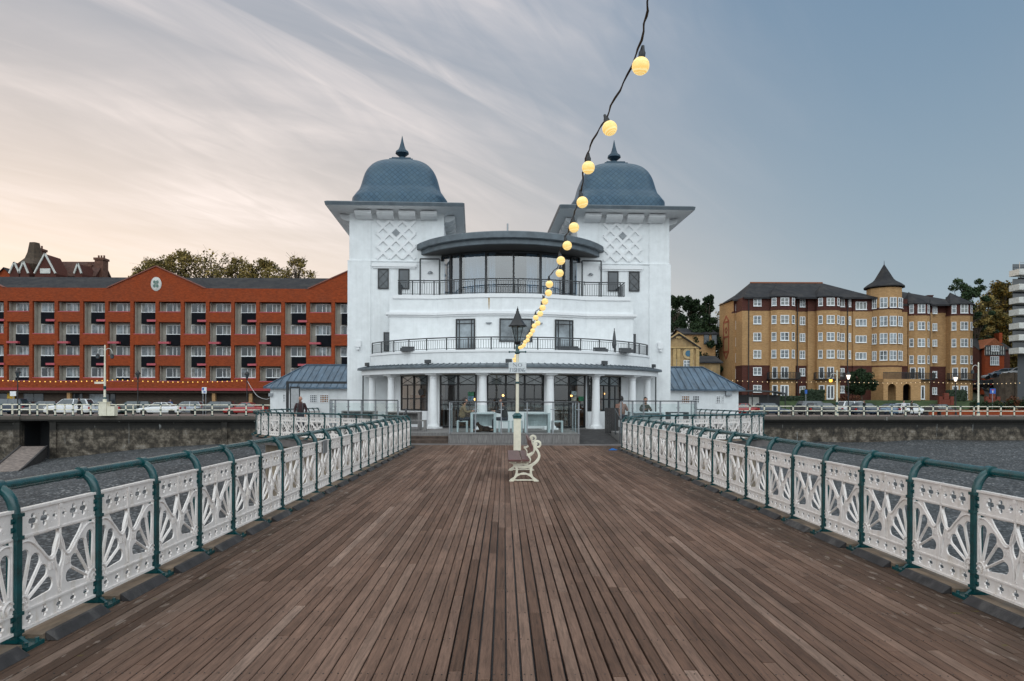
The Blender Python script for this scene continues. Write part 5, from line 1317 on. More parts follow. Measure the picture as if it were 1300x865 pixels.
# tower of white balconies at the right edge
YW=100.0
wt=empty('balcony_tower',(UX(1291,YW),YW,0),0,'modern tower with stacked white balconies cut off by the right edge of the photo','apartment block')
q=MB(); q.prism([(1.2,1.5),(16,1.5),(28,16),(13.2,16)],0,VZ(350,YW,1290)); q.build('wall',M['charcoal'],wt)
for v in (343,362,378.5,393.5,411,426,442.5):
    q=MB(); z_=VZ(v+6.5,YW,1290); q.box(-.1,14,-.5,1.5,z_,z_+.12); q.box(-.1,14,-.5,-.38,z_+.12,VZ(v,YW,1290)+.1); q.box(-.1,.02,-.38,1.5,z_+.12,VZ(v,YW,1290)+.1); b_=q.build('balcony',M['stonewhite'],wt)
    q=MB(); q.box(.4,14,1.42,1.49,z_+.2,z_+1.9); q.build('glazing',M['tint'],b_)
q=MB(); z_=VZ(343,YW,1290)
for k in range(8): q.box(k*.9,k*.9+.05,-.45,-.4,z_,z_+1)
q.box(0,7,-.46,-.39,z_+1,z_+1.06); q.build('roof_railing',M['metalgrey'],wt)
for (x_,z0_,z1_) in ((2.5,0,VZ(450,YW,1290)),(9,0,VZ(450,YW,1290))): pass
# uphill road, retaining wall
q=MB(); P=[(UX(1290,93),93,.02),(UX(1266,100),100,.9),(UX(1255,108),108,2.2),(UX(1246,118),118,4.0),(UX(1241,130),130,5.4)]
wd=[9.5,6.5,5,4.4,4]; vs=[]
for p,w_ in zip(P,wd): vs += [p,(p[0]+w_,p[1]+1.5,p[2])]
q.add(vs,[(2*i,2*i+1,2*i+3,2*i+2) for i in range(4)]); tag(q.build('uphill_road',M['asphalt']),kind='structure')
q=MB(); 
for off in (.25,.86):
    for i in range(4):
        a=Vector(P[i]); a2=Vector((P[i][0]+wd[i],P[i][1]+1.5,P[i][2])); b=Vector(P[i+1]); b2=Vector((P[i+1][0]+wd[i+1],P[i+1][1]+1.5,P[i+1][2]))
        p0=a.lerp(a2,off);p1=a.lerp(a2,off+.035);p2=b.lerp(b2,off+.035);p3=b.lerp(b2,off); up=Vector((0,0,.03)); q.add([p0+up,p1+up,p2+up,p3+up],[(0,1,2,3)])
tag(q.build('kerb_lines',mat('faded_yellow',(.40,.27,.07),.7)),kind='structure')
q=MB(); A=(UX(1250,126),126); B_=(UX(1272,106),106); D_=(UX(1330,100),100)
q.prism([A,B_,(B_[0]+.01,B_[1]+.5),(A[0]+.3,A[1]+.5)],0,VZ(480,112,1270)); q.prism([B_,D_,(D_[0],D_[1]+.6),(B_[0],B_[1]+.6)],0,VZ(474,104,1280))
for t in (.0,.22,.62): x_=B_[0]+(D_[0]-B_[0])*t; y_=B_[1]+(D_[1]-B_[1])*t; q.box(x_,x_+1.7,y_-.5,y_-.01,0,VZ(473,104,1280))
tag(q.build('retaining_wall',mat('brown_stone_wall',(.13,.10,.075),.9,.3,2,.4)),'brown stone retaining wall beside the road climbing the hill','retaining wall')
# two-storey bus shelter / kiosk behind the right promenade rail
sh=empty('bus_shelter',(UX(952,88),88,0),0,'dark open bus shelter with a curved roof behind the promenade railing','shelter')
q=MB(); q.prism([(-4.4,2.45),(-3,2.75),(0,2.85),(3,2.75),(4.4,2.45),(4.4,2.6),(3,2.9),(0,3.0),(-3,2.9),(-4.4,2.6)],-1,1.2,'y'); q.build('roof',M['charcoal'],sh)
q=MB()
for x_ in (-4.2,-2,0,2,4.2): q.box(x_-.05,x_+.05,-.9,-.8,0,2.5); q.box(x_-.05,x_+.05,1,1.1,0,2.5)
q.box(-4.2,4.2,1.02,1.08,0,2.4); q.build('frame',M['black'],sh)
q=MB(); q.box(.2,1.5,.9,.98,.8,2.1); q.build('notice_board',M['stonewhite'],sh)
# ------------------------------------------------------------------ trees
def crown_mesh(clumps, leaf, per, seed, m, flat=1.0):
    r=random.Random(seed); vs=[];fs=[];cols=[]
    for (c,rad) in clumps:
        shade=r.random()
        for k in range(per):
            d=Vector((r.gauss(0,1),r.gauss(0,1),r.gauss(0,1))).normalized()*rad*r.random()**.4; d.z*=flat
            p=Vector(c)+d; s=leaf*r.uniform(.55,1.3)
            a=Vector((r.gauss(0,1),r.gauss(0,1),r.gauss(0,1))).normalized(); b_=a.cross(Vector((r.gauss(0,1),r.gauss(0,1),r.gauss(0,1)))).normalized()
            b=len(vs); vs += [tuple(p-a*s*.5),tuple(p+b_*s*.32),tuple(p+a*s*.5),tuple(p-b_*s*.32)]; fs.append((b,b+1,b+2,b+3))
            v=min(1,max(0,.35*shade+.65*r.random())); cols += [v,v,v,1]*4
    me=bpy.data.meshes.new('crown'); me.from_pydata(vs,[],fs); me.materials.append(m)
    at=me.color_attributes.new('rnd','FLOAT_COLOR','POINT'); at.data.foreach_set('color',cols); return me
def tree(kind,loc,H,W,label,mkey,seed,group=None,per=70,n=46,leaf=.34,bare=.35,sparse=1.0,shape='round',tr=.03,name=None):
    r=random.Random(seed); root=empty(name or kind,loc,0,label,'tree',group)
    q=MB(); q.tube([(0,0,-.6),(r.uniform(-.1,.1),0,H*bare*.6),(r.uniform(-.2,.2),r.uniform(-.2,.2),H*bare*1.2),(r.uniform(-.4,.4),0,H*.8)],[H*tr,H*tr*.8,H*tr*.6,H*tr*.15],8)
    clumps=[]
    for k in range(n):
        if shape=='round':
            a=r.uniform(0,2*pi); t=r.random(); zz=H*(bare+(1-bare)*t*.93); ww=W/2*sqrt(max(.08,1-(2*t-.9)**2))*r.uniform(.25,1)
            rad=W*r.uniform(.07,.15)
        elif shape=='cone':
            a=r.uniform(0,2*pi); t=r.random()**1.2; zz=H*(bare+(1-bare)*t*.95); ww=W/2*(1-t*.85)*r.uniform(.3,1); rad=W*r.uniform(.08,.16)*(1.2-t*.7)
        else:   # flat topped pine
            a=r.uniform(0,2*pi); t=r.random(); zz=H*(.68+.28*t)+r.uniform(-.04,.04)*H; ww=W/2*r.uniform(.15,1)*(1.05-.4*t); rad=W*r.uniform(.06,.11)
        c=(ww*cos(a),ww*sin(a),zz); clumps.append((c,rad))
        z0=zz*r.uniform(.45,.75) if shape!='flat' else H*r.uniform(.55,.7)
        if k%2==0 or sparse<1: q.tube([(0,0,z0),(c[0]*.5,c[1]*.5,(z0+zz)/2+.1),c],[H*tr*.28,H*tr*.16,H*tr*.06],4)
        if sparse<1:
            for j in range(3): q.tube([c,(c[0]+r.uniform(-1,1)*rad*1.5,c[1]+r.uniform(-1,1)*rad*1.5,c[2]+r.uniform(0,1.4)*rad)],[H*tr*.07,H*tr*.03],3)
    q.build('trunk',M['bark'],root)
    link('crown',crown_mesh(clumps,leaf,int(per*sparse),seed,M[mkey],.75 if shape=='flat' else .9),root)
    return root
YT2=112.0
def tloc(u,Y,z): return (UX(u,Y),Y,z)
# loose autumn trees over the red flats: crown tops taken at their own distance
for i,(u,vt,W_,sp_,lab) in enumerate(((175,344,4,.30,'small thin tree just left of the round emblem gable'),(195,330,8.5,.9,'leafy tree directly above the middle gable of the brick flats'),(228,320,9.5,1.0,'tallest dense tree right of the middle gable'),(268,318,11,.42,'wide sparse tree with bare twigs showing over the slate roof'),(302,328,8,.55,'rather open tree between the sparse tree and the dense pair'),(334,331,9.5,1.0,'dense dark tree near the right end of the row over the roof'),(376,326,8,.40,'thin tree at the right end of the row over the roof'))):
    Y=122.0; zt=VZ(vt,Y,u); zb=hill_z(UX(u,Y),Y)-.3
    tree('autumn_tree',tloc(u,Y,zb),zt-zb,W_,lab,'leaf_olive',40+i,'trees above the red brick flats',per=85,n=58,leaf=.42,bare=.35,sparse=sp_)
for i,(u,vt,W_,Y,lab,sh) in enumerate(((858,371,7,122,'dark conifer partly hidden by the white pavilion tower','round'),(878,371,9,124,'broad dark evergreen with a rounded top, second from the pavilion tower','round'),(897,371,8,123,'pointed dark conifer nearest the buff brick flats','cone'),(888,404,7,114,'low dark tree in front of the conifers beside the tan house','round'))):
    zt=VZ(vt,Y,u); zb=hill_z(UX(u,Y),Y)-.3
    tree('conifer',tloc(u,Y,zb),zt-zb,W_,lab,'leaf_dark',60+i,'dark trees right of the pavilion',per=190,n=80,leaf=.42,bare=.12,shape=sh)
Y=133; zb=hill_z(UX(908,Y),Y); tree('thin_tree',tloc(912,Y,zb),VZ(392,Y)-zb,4,'thin bare tree in the gap between conifers and flats','leaf_olive',71,None,per=40,n=30,leaf=.3,sparse=.4)
Y=128; zb=hill_z(UX(1223,Y),Y); tree('pine_tree',tloc(1223,Y,zb),VZ(351.5,Y,1223)-zb,9,'flat topped pine standing above the right end of the buff flats','leaf_pine',72,None,per=170,n=46,leaf=.4,shape='flat',tr=.02)
for i,(u,vt,W_,Y,lab,mk) in enumerate(((1239,378,8,140,'thin brown tree just right of the pine','leaf_olive'),(1254,372,9,146,'dull green tree behind the half timbered house','leaf_olive'),(1271,352,10,150,'tallest yellowing tree beside the white balcony tower','leaf_autumn'),(1289,360,10,152,'yellowing tree partly hidden by the white balcony tower','leaf_autumn'),(1262,394,9,143,'lower golden tree directly over the half timbered house','leaf_autumn'),(1283,396,9,142,'lower greenish tree left of the balcony tower','leaf_olive'),(1246,404,7,141,'dark low tree between the flats and the half timbered house','leaf_dark'),(1302,350,11,158,'yellowing tree mostly behind the balcony tower at the edge','leaf_autumn'))):
    zt=VZ(vt,Y,u); zb=hill_z(UX(u,Y),Y)-.3
    tree('autumn_tree',tloc(u,Y,zb),zt-zb,W_,lab,mk,80+i,'autumn wood right of the buff flats',per=130,n=70,leaf=.5,bare=.08)
# small trees and shrubs by the flats
tree('garden_tree',tloc(1094,98,yz(507)-.6),4.9,4.6,'dark round garden tree left of the turret porch','leaf_dark',99,None,per=170,n=50,leaf=.26,bare=.3)
for i,(u,Y,H_,W_,mk,lab) in enumerate(((1078,96,2.6,3.4,'leaf_red','reddish shrub in front of the second bay of the flats'),(1056,96,1.0,2,'leaf_red','small low reddish shrub beside the parked estate car'),(1268,88,2.2,7,'leaf_dark','dark straggling shrub bed left of the blue road sign'),(1296,88,2.4,6,'leaf_red','brown shrub bed at the right edge of the photo'),(1252,90,1.8,4,'leaf_dark','low dark shrubs at the corner of the uphill road'))):
    r_=empty('shrub',tloc(u,Y,max(0,hill_z(UX(u,Y),Y))),0,lab,'shrub','shrubs by the road and flats'); rr=random.Random(i)
    link('foliage',crown_mesh([((rr.uniform(-W_/2,W_/2),rr.uniform(-.8,.8),rr.uniform(.2,H_*.8)),rr.uniform(.35,.6)) for k in range(26)],.25,60,i,M[mk]),r_)

# ------------------------------------------------------------------ cars
def carpaint(n,c): return mat('car_paint_'+n,c,.25,.03,1,coat=.6,spec=.6)
M['carglass']=mat('car_glass',(.03,.045,.055),.08,.2,1,spec=.8); M['tyre']=mat('tyre_rubber',(.012,.012,.012),.8); M['alloy']=mat('alloy_rim',(.35,.36,.38),.3,.1,3,metal=.8)
M['headlamp']=mat('headlamp_lens',(.55,.58,.6),.1); M['tail']=mat('tail_lamp_lens',(.35,.02,.015),.2); M['plate']=mat('white_number_plate',(.6,.6,.58),.5)
def car_meshes(kind):
    # side profile: x along car (front at -L/2)
    L,Wd,H={'saloon':(4.5,1.78,1.42),'hatch':(4.1,1.76,1.48),'suv':(4.7,1.88,1.74),'coupe':(4.65,1.84,1.40),'estate':(4.7,1.82,1.52)}[kind]
    h=L/2; belt=.92 if kind!='suv' else 1.08; hood=.80 if kind!='suv' else 1.0
    top=[(-h,.45),(-h+.04,.66),(-h+.35,hood-.06),(-h+1.25,hood+.06),(-h+1.3,belt)]
    rear={'saloon':[(h-1.0,belt+.02),(h-.1,belt),(h-.02,.62),(h,.42)],'coupe':[(h-.7,belt+.03),(h-.1,belt+.02),(h-.02,.62),(h,.42)]}.get(kind,[(h-.35,belt),(h-.05,belt-.02),(h,.6),(h,.42)])
    prof=top+rear
    q=MB(); secs=[]
    xs=sorted(set([-h,-h+.04,-h+.2,-h+.35,-h+.8,-h+1.25,-.6,0,.6,h-1.0,h-.5,h-.1,h-.02,h]))
    def zt(x):
        for (a,za),(b,zb) in zip(prof[:-1],prof[1:]):
            if a<=x<=b: return za+(zb-za)*((x-a)/(b-a) if b>a else 1)
        return prof[-1][1]
    vs=[];fs=[]
    for x in xs:
        e=min(1,(x+h)/.5,(h-x)/.4); w=Wd/2*(.80+.20*sqrt(max(0,e))); z1=zt(x); zb=.26 if e>.3 else .32
        vs += [(x,-w*.9,zb),(x,-w,zb+.12),(x,-w,.55 if z1>.6 else z1*.8),(x,-w*.97,z1-.08),(x,-w*.88,z1),(x,0,z1+.03),(x,w*.88,z1),(x,w*.97,z1-.08),(x,w,.55 if z1>.6 else z1*.8),(x,w,zb+.12),(x,w*.9,zb)]
    k=11
    for i in range(len(xs)-1):
        for j in range(k-1): fs.append((i*k+j,i*k+j+1,i*k+k+j+1,i*k+k+j))
        fs.append((i*k,i*k+k,i*k+k+10,i*k+10))
    fs.append(tuple(range(k))); fs.append(tuple((len(xs)-1)*k+j for j in range(k))[::-1]); q.add(vs,fs)
    body=q
    # greenhouse
    g0=-h+1.2; g3=h-.9 if kind in('saloon','coupe') else h-.12; r0=g0+.75; r1=g3-(.75 if kind in('saloon','coupe') else .35); wb,wr=Wd/2*.9,Wd/2*.70
    g=MB(); g.add([(g0,-wb,belt-.02),(g3,-wb,belt-.02),(r1,-wr,H-.03),(r0,-wr,H-.03),(g0,wb,belt-.02),(g3,wb,belt-.02),(r1,wr,H-.03),(r0,wr,H-.03)],[(0,1,2,3),(5,4,7,6),(4,0,3,7),(1,5,6,2),(3,2,6,7),(0,4,5,1)])
    rf=MB(); rf.add([(r0-.05,-wr-.01,H-.05),(r1+.05,-wr-.01,H-.05),(r1,-wr+.1,H),(r0+.08,-wr+.1,H),(r0-.05,wr+.01,H-.05),(r1+.05,wr+.01,H-.05),(r1,wr-.1,H),(r0+.08,wr-.1,H)],[(0,1,2,3),(5,4,7,6),(4,0,3,7),(1,5,6,2),(3,2,6,7),(0,4,5,1)])
    for s in (-1,1):
        rf.bar((g0,s*wb*1.005,belt-.02),(r0,s*wr*1.01,H-.03),.06,.05); rf.bar((g3,s*wb*1.005,belt-.02),(r1,s*wr*1.01,H-.03),.14,.05)
        for x in ((g0+g3)/2+.15,): rf.bar((x,s*(wb+.006),belt-.02),(x,s*(wr+.012),H-.03),.08,.03)
    wl_=MB(); wl_.lathe([(.16,-.10),(.32,-.10),(.335,-.06),(.335,.10),(.16,.10)],20); rim=MB(); rim.lathe([(.05,-.115),(.22,-.112),(.23,-.095),(.05,-.095)],16)
    for i in range(5): a=2*pi*i/5; rim.bar((.03*cos(a),.03*sin(a),-.118),(.2*cos(a),.2*sin(a),-.118),.05,.02)
    arch=MB(); 
    for s in (-1,1):
        for x in (-h+.85,h-.85): arch.lathe([(.385,-.02),(.385,.02)],20,(0,0,0))
    hl=MB(); hl.box(-.06,.12,-.2,.2,-.07,.07); tl=MB(); tl.box(-.08,.05,-.14,.14,-.12,.12)
    return dict(L=L,W=Wd,H=H,body=body.mesh('body',M['white'],32),glass=g.mesh('window_glass',M['carglass']),roof=rf.mesh('roof',M['white']),wheel=wl_.mesh('wheel',M['tyre'],35),rim=rim.mesh('rim',M['alloy']),hl=hl.mesh('headlight',M['headlamp']),tl=tl.mesh('tail_light',M['tail']),hood=hood)
CK={}
def car(kind,paint,X_,Y_,rz,label,z=-.119,group='cars parked along the promenade'):
    if kind not in CK: CK[kind]=car_meshes(kind)
    c=CK[kind]; root=empty('parked_car',(X_,Y_,z),rz,label,'car',group); h=c['L']/2; m=paint
    for nm,key,useP in (('body','body',1),('window_glass','glass',0),('roof','roof',1)):
        me=c[key].copy() if useP else c[key]
        if useP: me.materials[0]=m
        link(nm,me,root)
    for x in (-h+.85,h-.88):
        for s in (-1,1):
            w=link('wheel',c['wheel'],root,(x,s*(c['W']/2-.06),.33)); w.rotation_euler=(R(90) if s<0 else R(-90),0,0)
            w.rotation_euler=(R(-90)*s*-1,0,0) if False else ((R(-90),0,0) if s>0 else (R(90),0,0))
            link('rim',c['rim'],w)
    for s in (-1,1):
        link('headlight',c['hl'],root,(-h+.10,s*(c['W']/2-.34),c['hood']-.16)); link('tail_light',c['tl'],root,(h-.03,s*(c['W']/2-.22),.78))
    q=MB(); q.box(-h-.01,-h+.01,-.26,.26,.42,.53); q.box(h-.01,h+.012,-.26,.26,.50,.61); q.build('number_plate',M['plate'],root)
    return root
pw=carpaint('white',(.72,.74,.76)); ps=carpaint('silver',(.36,.40,.45)); pb=carpaint('navy',(.015,.03,.06)); pk=carpaint('black',(.012,.014,.016)); pr=carpaint('red',(.30,.015,.015)); pg=carpaint('grey',(.10,.11,.125)); pt=carpaint('steel',(.10,.16,.24)); pgr=carpaint('green',(.015,.04,.035))
T1=8.2
def park(kind,p,u0,u1,t,label,flip=False):
    u=(u0+u1)/2; Y=W0.y+t
    for _ in range(6):
        X_=UX(u,Y); s=(X_-W0.x)/cw; Y=W0.y+s*sw+t/cw
    return car(kind,p,X_,Y,WA+(pi if flip else 0),label)
park('suv',pb,-14,26,T1+1.5,'dark blue people carrier beneath the yellow shop board'); park('saloon',pk,20,52,T1+2.6,'dark saloon left of the grey hatchback, far left')
park('hatch',pg,38,68,T1,'grey hatchback close behind the promenade railing, before the white off-roader'); park('suv',pw,62,116,T1-.8,'big white off-roader, second light car from the tall pedestal lamp')
park('saloon',ps,106,150,T1+.4,'silver saloon partly hidden by the tall lamp pedestal'); park('estate',pgr,148,190,T1+.8,'very dark green estate car right of the lamp pedestal')
park('coupe',pw,181,228,T1-.3,'sleek white coupe parked before the brown ground floor'); park('hatch',ps,213,258,T1+2.4,'silver blue hatchback behind the blue parking sign'); park('estate',pk,255,292,T1+1,'black estate car between the silver hatchback and the red car')
park('saloon',pr,286,338,T1-.5,'bright red car near the low white wing'); 
park('saloon',pr,926,955,T1+1,'red car behind the right hand railing next to the white wing'); park('hatch',pb,968,992,T1+.5,'dark blue hatchback by the white café chairs',True)
park('suv',pg,1022,1048,T1+3.0,'grey people carrier behind the dark estate',True); park('estate',pk,1032,1064,T1+.4,'dark estate car left of the lit cream lamp post',True)
park('suv',pw,1070,1104,T1+2.6,'white off-roader behind the dark blue car',True); park('hatch',pb,1084,1120,T1+.2,'dark blue hatchback in front of the white off-roader',True)
park('saloon',pt,1120,1146,T1+.6,'steel blue saloon near the porch arches',True); park('estate',pb,1138,1164,T1+2.6,'navy estate car behind the white hatchback',True); park('hatch',pw,1145,1169,T1+.2,'white hatchback in front of the third bay',True); park('coupe',pk,1181,1206,T1+.5,'black coupe left of the black lantern post',True)
for (u,v,Y,p,lab) in ((1264,477,118,ps,'silver car parked on the wall top road, leftmost of the three'),(1273,474,117,pt,'blue car parked on the wall top road, middle of the three'),(1291,473,112,pw,'white car parked on the wall top road at the photo edge')):
    car('hatch',p,UX(u,Y),Y,-.5,lab,VZ(v+5,Y,u),'cars up the hill')
car('hatch',pk,UX(1246.5,116),116,-1.2,'dark car with a lit headlamp coming down the hill',3.75,'cars up the hill')
q=MB(); q.lathe([(.01,-.03),(.16,0),(.01,.03)],10,(0,0,0)); 
# ------------------------------------------------------------------ promenade railing
def prom_fence(s0,s1,label,t=.1):
    n=max(1,round((s1-s0)/1.65)); o=Vector(wl(s0,t)); root=empty('promenade_railing',(o.x,o.y,0),WA,label,'railing')
    st=(s1-s0)/n
    q=MB(); q.box(-.055,.055,-.055,.055,0,1.04); q.mi=1
    for (z0,z1,w_) in ((.0,.08,.10),(.50,.62,.085),(1.02,1.14,.085)): q.box(-w_,w_,-w_,w_,z0,z1)
    pm=q.mesh('post',[M['cream'],M['teal']])
    for i in range(n+1): p=link('post',pm,root,(i*st,0,0))
    for nm,z_ in (('top_rail',1.06),('middle_rail',.56)):
        q=MB(); q.tube([(0,0,z_),(n*st,0,z_)],.045,8); q.build(nm,M['cream'],root)
prom_fence(-62,-14.5,'cream promenade railing with green joints in front of the cars on the left'); prom_fence(13.6,84,'cream promenade railing with green joints in front of the cars on the right')
prom_fence(-62,-37.5,'second cream railing set back behind the slipway doorway',1.9)

# ------------------------------------------------------------------ street furniture
def lantern(parent,z,s=1,lit='carglass'):
    q=MB(); q.lathe([(.07*s,z),(.10*s,z+.05*s),(.19*s,z+.40*s),(.20*s,z+.42*s)],8); q.build('lantern_glass',M[lit],parent)
    q=MB(); q.lathe([(.24*s,z+.42*s),(.24*s,z+.46*s),(.12*s,z+.62*s),(.05*s,z+.68*s),(.04*s,z+.76*s),(.01*s,z+.84*s)],10); q.lathe([(.05*s,z-.1*s),(.09*s,z-.02*s),(.07*s,z)],8); q.build('lantern_hood',M['black'],parent)
def blacklamp(u,Y,vt,label,lit='carglass',zb=0):
    X_=UX(u,Y); zt=VZ(vt,Y,u)-zb; r=empty('street_lamp',(X_,Y,zb),0,label,'street lamp','black lamps on the promenade')
    q=MB(); q.lathe([(.16,0),(.16,.25),(.11,.3),(.10,1.0),(.065,1.05),(.05,zt-1.1),(.05,zt-1.0)],10); q.tube([(-.3,0,zt-1.35),(.3,0,zt-1.35)],.025,6); q.build('post',M['black'],r); lantern(r,zt-1.0,1.2,lit)
blacklamp(22.5,73,467.5,'black lantern post at the far left before the brick flats'); blacklamp(175,75,469,'black lantern post right of the tall white pedestal lamp'); blacklamp(313.5,77,470,'black lantern post behind the red car'); 
blacklamp(1077,80,471,'black lantern post before the second bay of the buff flats','lampwhite'); blacklamp(1213,83,474,'black lantern post before the last bay of the buff flats','lampwhite')
def talllamp(u,Y,vt,label,ped,lit):
    X_=UX(u,Y); r=empty('tall_lamp_post',(X_,Y,0),0,label,'street lamp'); H_=VZ(vt,Y,u)
    if ped:
        q=MB(); q.box(-.35,.35,-.35,.35,0,1.35); q.box(-.42,.42,-.42,.42,1.28,1.36); q.box(.36,1.1,-.3,.3,0,.92); q.build('pedestal',M['cream'],r)
    z0=1.36 if ped else 0
    q=MB(); q.lathe([(.17,z0),(.17,z0+.3),(.11,z0+.45),(.10,z0+1.2),(.07,H_-1),(.06,H_-.25),(.09,H_-.2),(.03,H_)],12); q.build('post',M['cream'],r)
    q=MB(); q.lathe([(.16,z0+.25),(.18,z0+.3),(.13,z0+.45)],12); q.build('collar',M['teal'],r); q=MB(); q.lathe([(.12,z0+1.2),(.13,z0+1.5),(.08,z0+1.55)],12); q.build('collar',M['teal'],r)
    q=MB()
    for s in ((-1,1) if ped else (-1,)):
        q.tube([(s*.02,0,H_-.9)]+[(s*(.35+.35*cos(a)),0,H_-.75+.4*sin(a)) for a in [pi-pi*i/8 for i in range(9)]]+[(s*.7,0,H_-1.0)],.03,6)
    q.build('bracket',M['stonewhite'],r)
    for s in ((-1,1) if ped else (-1,)):
        q=MB(); q.lathe([(.05,-.35),(.16,-.30),(.17,-.05),(.05,.05)],10); o=q.build('lamp_head',M[lit],r,(s*.7,0,H_-1.0))
        q=MB(); q.lathe([(.20,-.04),(.10,.10),(.02,.16)],10); q.build('hood',M['black'],o)
    if ped:
        q=MB(); q.box(-1.0,-.05,-.04,.04,z0+1.75,z0+1.95); q.build('finger_board',M['cream'],r)
talllamp(133,66.6,438,'tall cream lamp post on a square cream pedestal above the sea wall',True,'carglass')
talllamp(1062.5,76,470,'cream lamp post with a lit amber lantern before the buff flats',False,'lampon')
talllamp(1242,79,460,'tall white curled lamp post at the corner of the buff flats',False,'carglass')
def sign(u,Y,vt,vb,w,label,m,zb=0,two=False,mark=None):
    X_=UX(u,Y); z1=VZ(vt,Y,u)-zb; z0=VZ(vb,Y,u)-zb; r=empty('road_sign',(X_,Y,zb),0,label,'sign')
    q=MB(); 
    for x in ((-w*.3,w*.3) if two else (0,)): q.tube([(x,0,0),(x,0,z1-.05)],.035,8)
    q.build('post',M['metalgrey'],r); q=MB(); q.box(-w/2,w/2,-.06,-.04,z0,z1); f=q.build('face',m,r)
    if mark: mark(f,z0,z1,w)
M['signblue']=mat('sign_blue',(.015,.10,.42),.4); M['signwhite']=mat('sign_white',(.70,.72,.74),.4); M['signred']=mat('sign_red',(.45,.02,.02),.4)
def text(parent,body,size,m,loc,name='lettering',align='CENTER',rx_=90,ext=.004,rz=0,font_scale=(1,1)):
    cu=bpy.data.curves.new(name,'FONT'); cu.body=body; cu.size=size; cu.align_x=align; cu.align_y='CENTER'; cu.extrude=ext; cu.offset=0
    o=bpy.data.objects.new(name,cu); C.objects.link(o); bpy.context.view_layer.update()
    me=bpy.data.meshes.new_from_object(o.evaluated_get(bpy.context.evaluated_depsgraph_get())); me.name=name; bpy.data.objects.remove(o)
    me.materials.clear(); me.materials.append(m)
    p=link(name,me,parent,loc); p.rotation_euler=(R(rx_),0,rz); p.scale=(font_scale[0],font_scale[1],1); return p
def mark_t(f,z0,z1,w):
    q=MB(); c=(z0+z1)/2; q.box(-.05,.05,-.066,-.061,z0+.1,c+.12); q.build('white_bar',M['signwhite'],f); q=MB(); q.box(-.2,.2,-.068,-.062,c+.1,c+.22); q.build('red_bar',M['signred'],f)
sign(1260,88,493.5,500,.75,'blue road sign with a red bar beside the uphill road',M['signblue'],mark=mark_t)
def mark_p(f,z0,z1,w):
    q=MB(); q.box(-w*.42,-.02,-.066,-.061,(z0+z1)/2,z1-.06); q.build('blue_square',M['signblue'],f); q=MB(); q.box(-w*.2,w*.3,-.066,-.061,z0+.1,z0+.22); q.build('car_symbol',M['signblue'],f)
sign(259.5,70,491.8,499.7,.48,'small blue and white parking sign on twin grey posts',M['signwhite'],two=True,mark=mark_p)
sign(17,69,497,503,.62,'white notice panel near the blue bin on the far left',M['signwhite'])
sign(1023,76,495,500,.25,'thin grey post with a small blue plate left of the lit lamp post',M['signblue'])
q=MB(); q.lathe([(.28,0),(.30,.9),(.34,.92),(.30,1.15),(.12,1.28)],12); tag(q.build('litter_bin',M['stall'],None,(*wl(-58.5+0,1.0),0)),'bright blue litter bin behind the railing at the far left','bin')
q=MB(); q.box(-.9,.9,-.3,.3,.42,.48); q.box(-.9,.9,.25,.3,.5,.95)
for x in (-.8,.8): q.box(x-.04,x+.04,-.28,.28,0,.42)
BN=q.mesh('promenade_bench',M['darkwood'])
for s,lab in ((34.5,'dark slatted bench left of the thin grey sign post, behind the railing'),(51,'dark slatted bench near the steel blue saloon, behind the railing')):
    X_,Y_=wl(s,4); tag(link('promenade_bench',BN,None,(X_,Y_,0),WA),lab,'bench','promenade benches')
# white café chairs and table on the right promenade
def cafe_chair(X_,Y_,rz,lab):
    r=empty('cafe_chair',(X_,Y_,0),rz,lab,'chair','white café chairs on the promenade'); q=MB(); q.box(-.2,.2,-.2,.2,.43,.46); q.build('seat',M['signwhite'],r)
    q=MB(); q.box(-.2,.2,.17,.2,.5,.88); q.build('backrest',M['signwhite'],r)
    for x in (-.18,.18):
        for y in (-.18,.18): q=MB(); q.tube([(x,y,0),(x,y,.43)],.02,5); q.build('leg',M['signwhite'],r)
for i,(s,lab) in enumerate(((22.6,'white café chair, left of the round café table'),(25.2,'white café chair, right of the round café table'))): cafe_chair(*wl(s,3),pi/2*(1 if i else -1)+.3,lab)
X_,Y_=wl(23.9,3); q=MB(); q.lathe([(.4,.70),(.42,.72),(.4,.74)],16); r=empty('cafe_table',(X_,Y_,0),0,'round white café table between two white chairs','table'); q.build('tabletop',M['signwhite'],r); q=MB(); q.tube([(0,0,0),(0,0,.7)],.03,6); q.lathe([(.25,0),(.2,.03)],12); q.build('leg',M['signwhite'],r)

# ------------------------------------------------------------------ festoons along the road
def festoon(P,n,m,label,sag,rad,spans):
    root=empty('festoon_lights',P[0],0,label,'string lights'); o=Vector(P[0]); A=Vector(P[0]);B=Vector(P[1])
    q=MB(); q.lathe([(.01,-rad),(rad*.8,-rad*.6),(rad,0),(rad*.8,rad*.6),(.01,rad)],8); bm=q.mesh('bulb',m,60); pts=[]
    for i in range(n*2+1):
        t=i/(n*2); s=(t*spans)%1; p=A.lerp(B,t)+Vector((0,0,-sag*4*s*(1-s)))-o; pts.append(p)
        if i%2==0 and i<n*2: link('bulb',bm,root,p-Vector((0,0,rad)))
    q=MB(); q.tube(pts,.012,4); q.build('cable',M['black'],root)
festoon([(UX(-6,75),73,VZ(481.2,73,0)),(UX(313,77),77,VZ(482.5,77,313))],52,M['bulbfar'],'string of small amber bulbs in front of the red brick flats',.22,.062,2)
festoon([(UX(930,78),78,VZ(482.8,78,930)),(UX(1300,83),83,VZ(485.8,83,1300))],62,M['bulbpale'],'string of small pale bulbs in front of the buff brick flats',.16,.045,3)
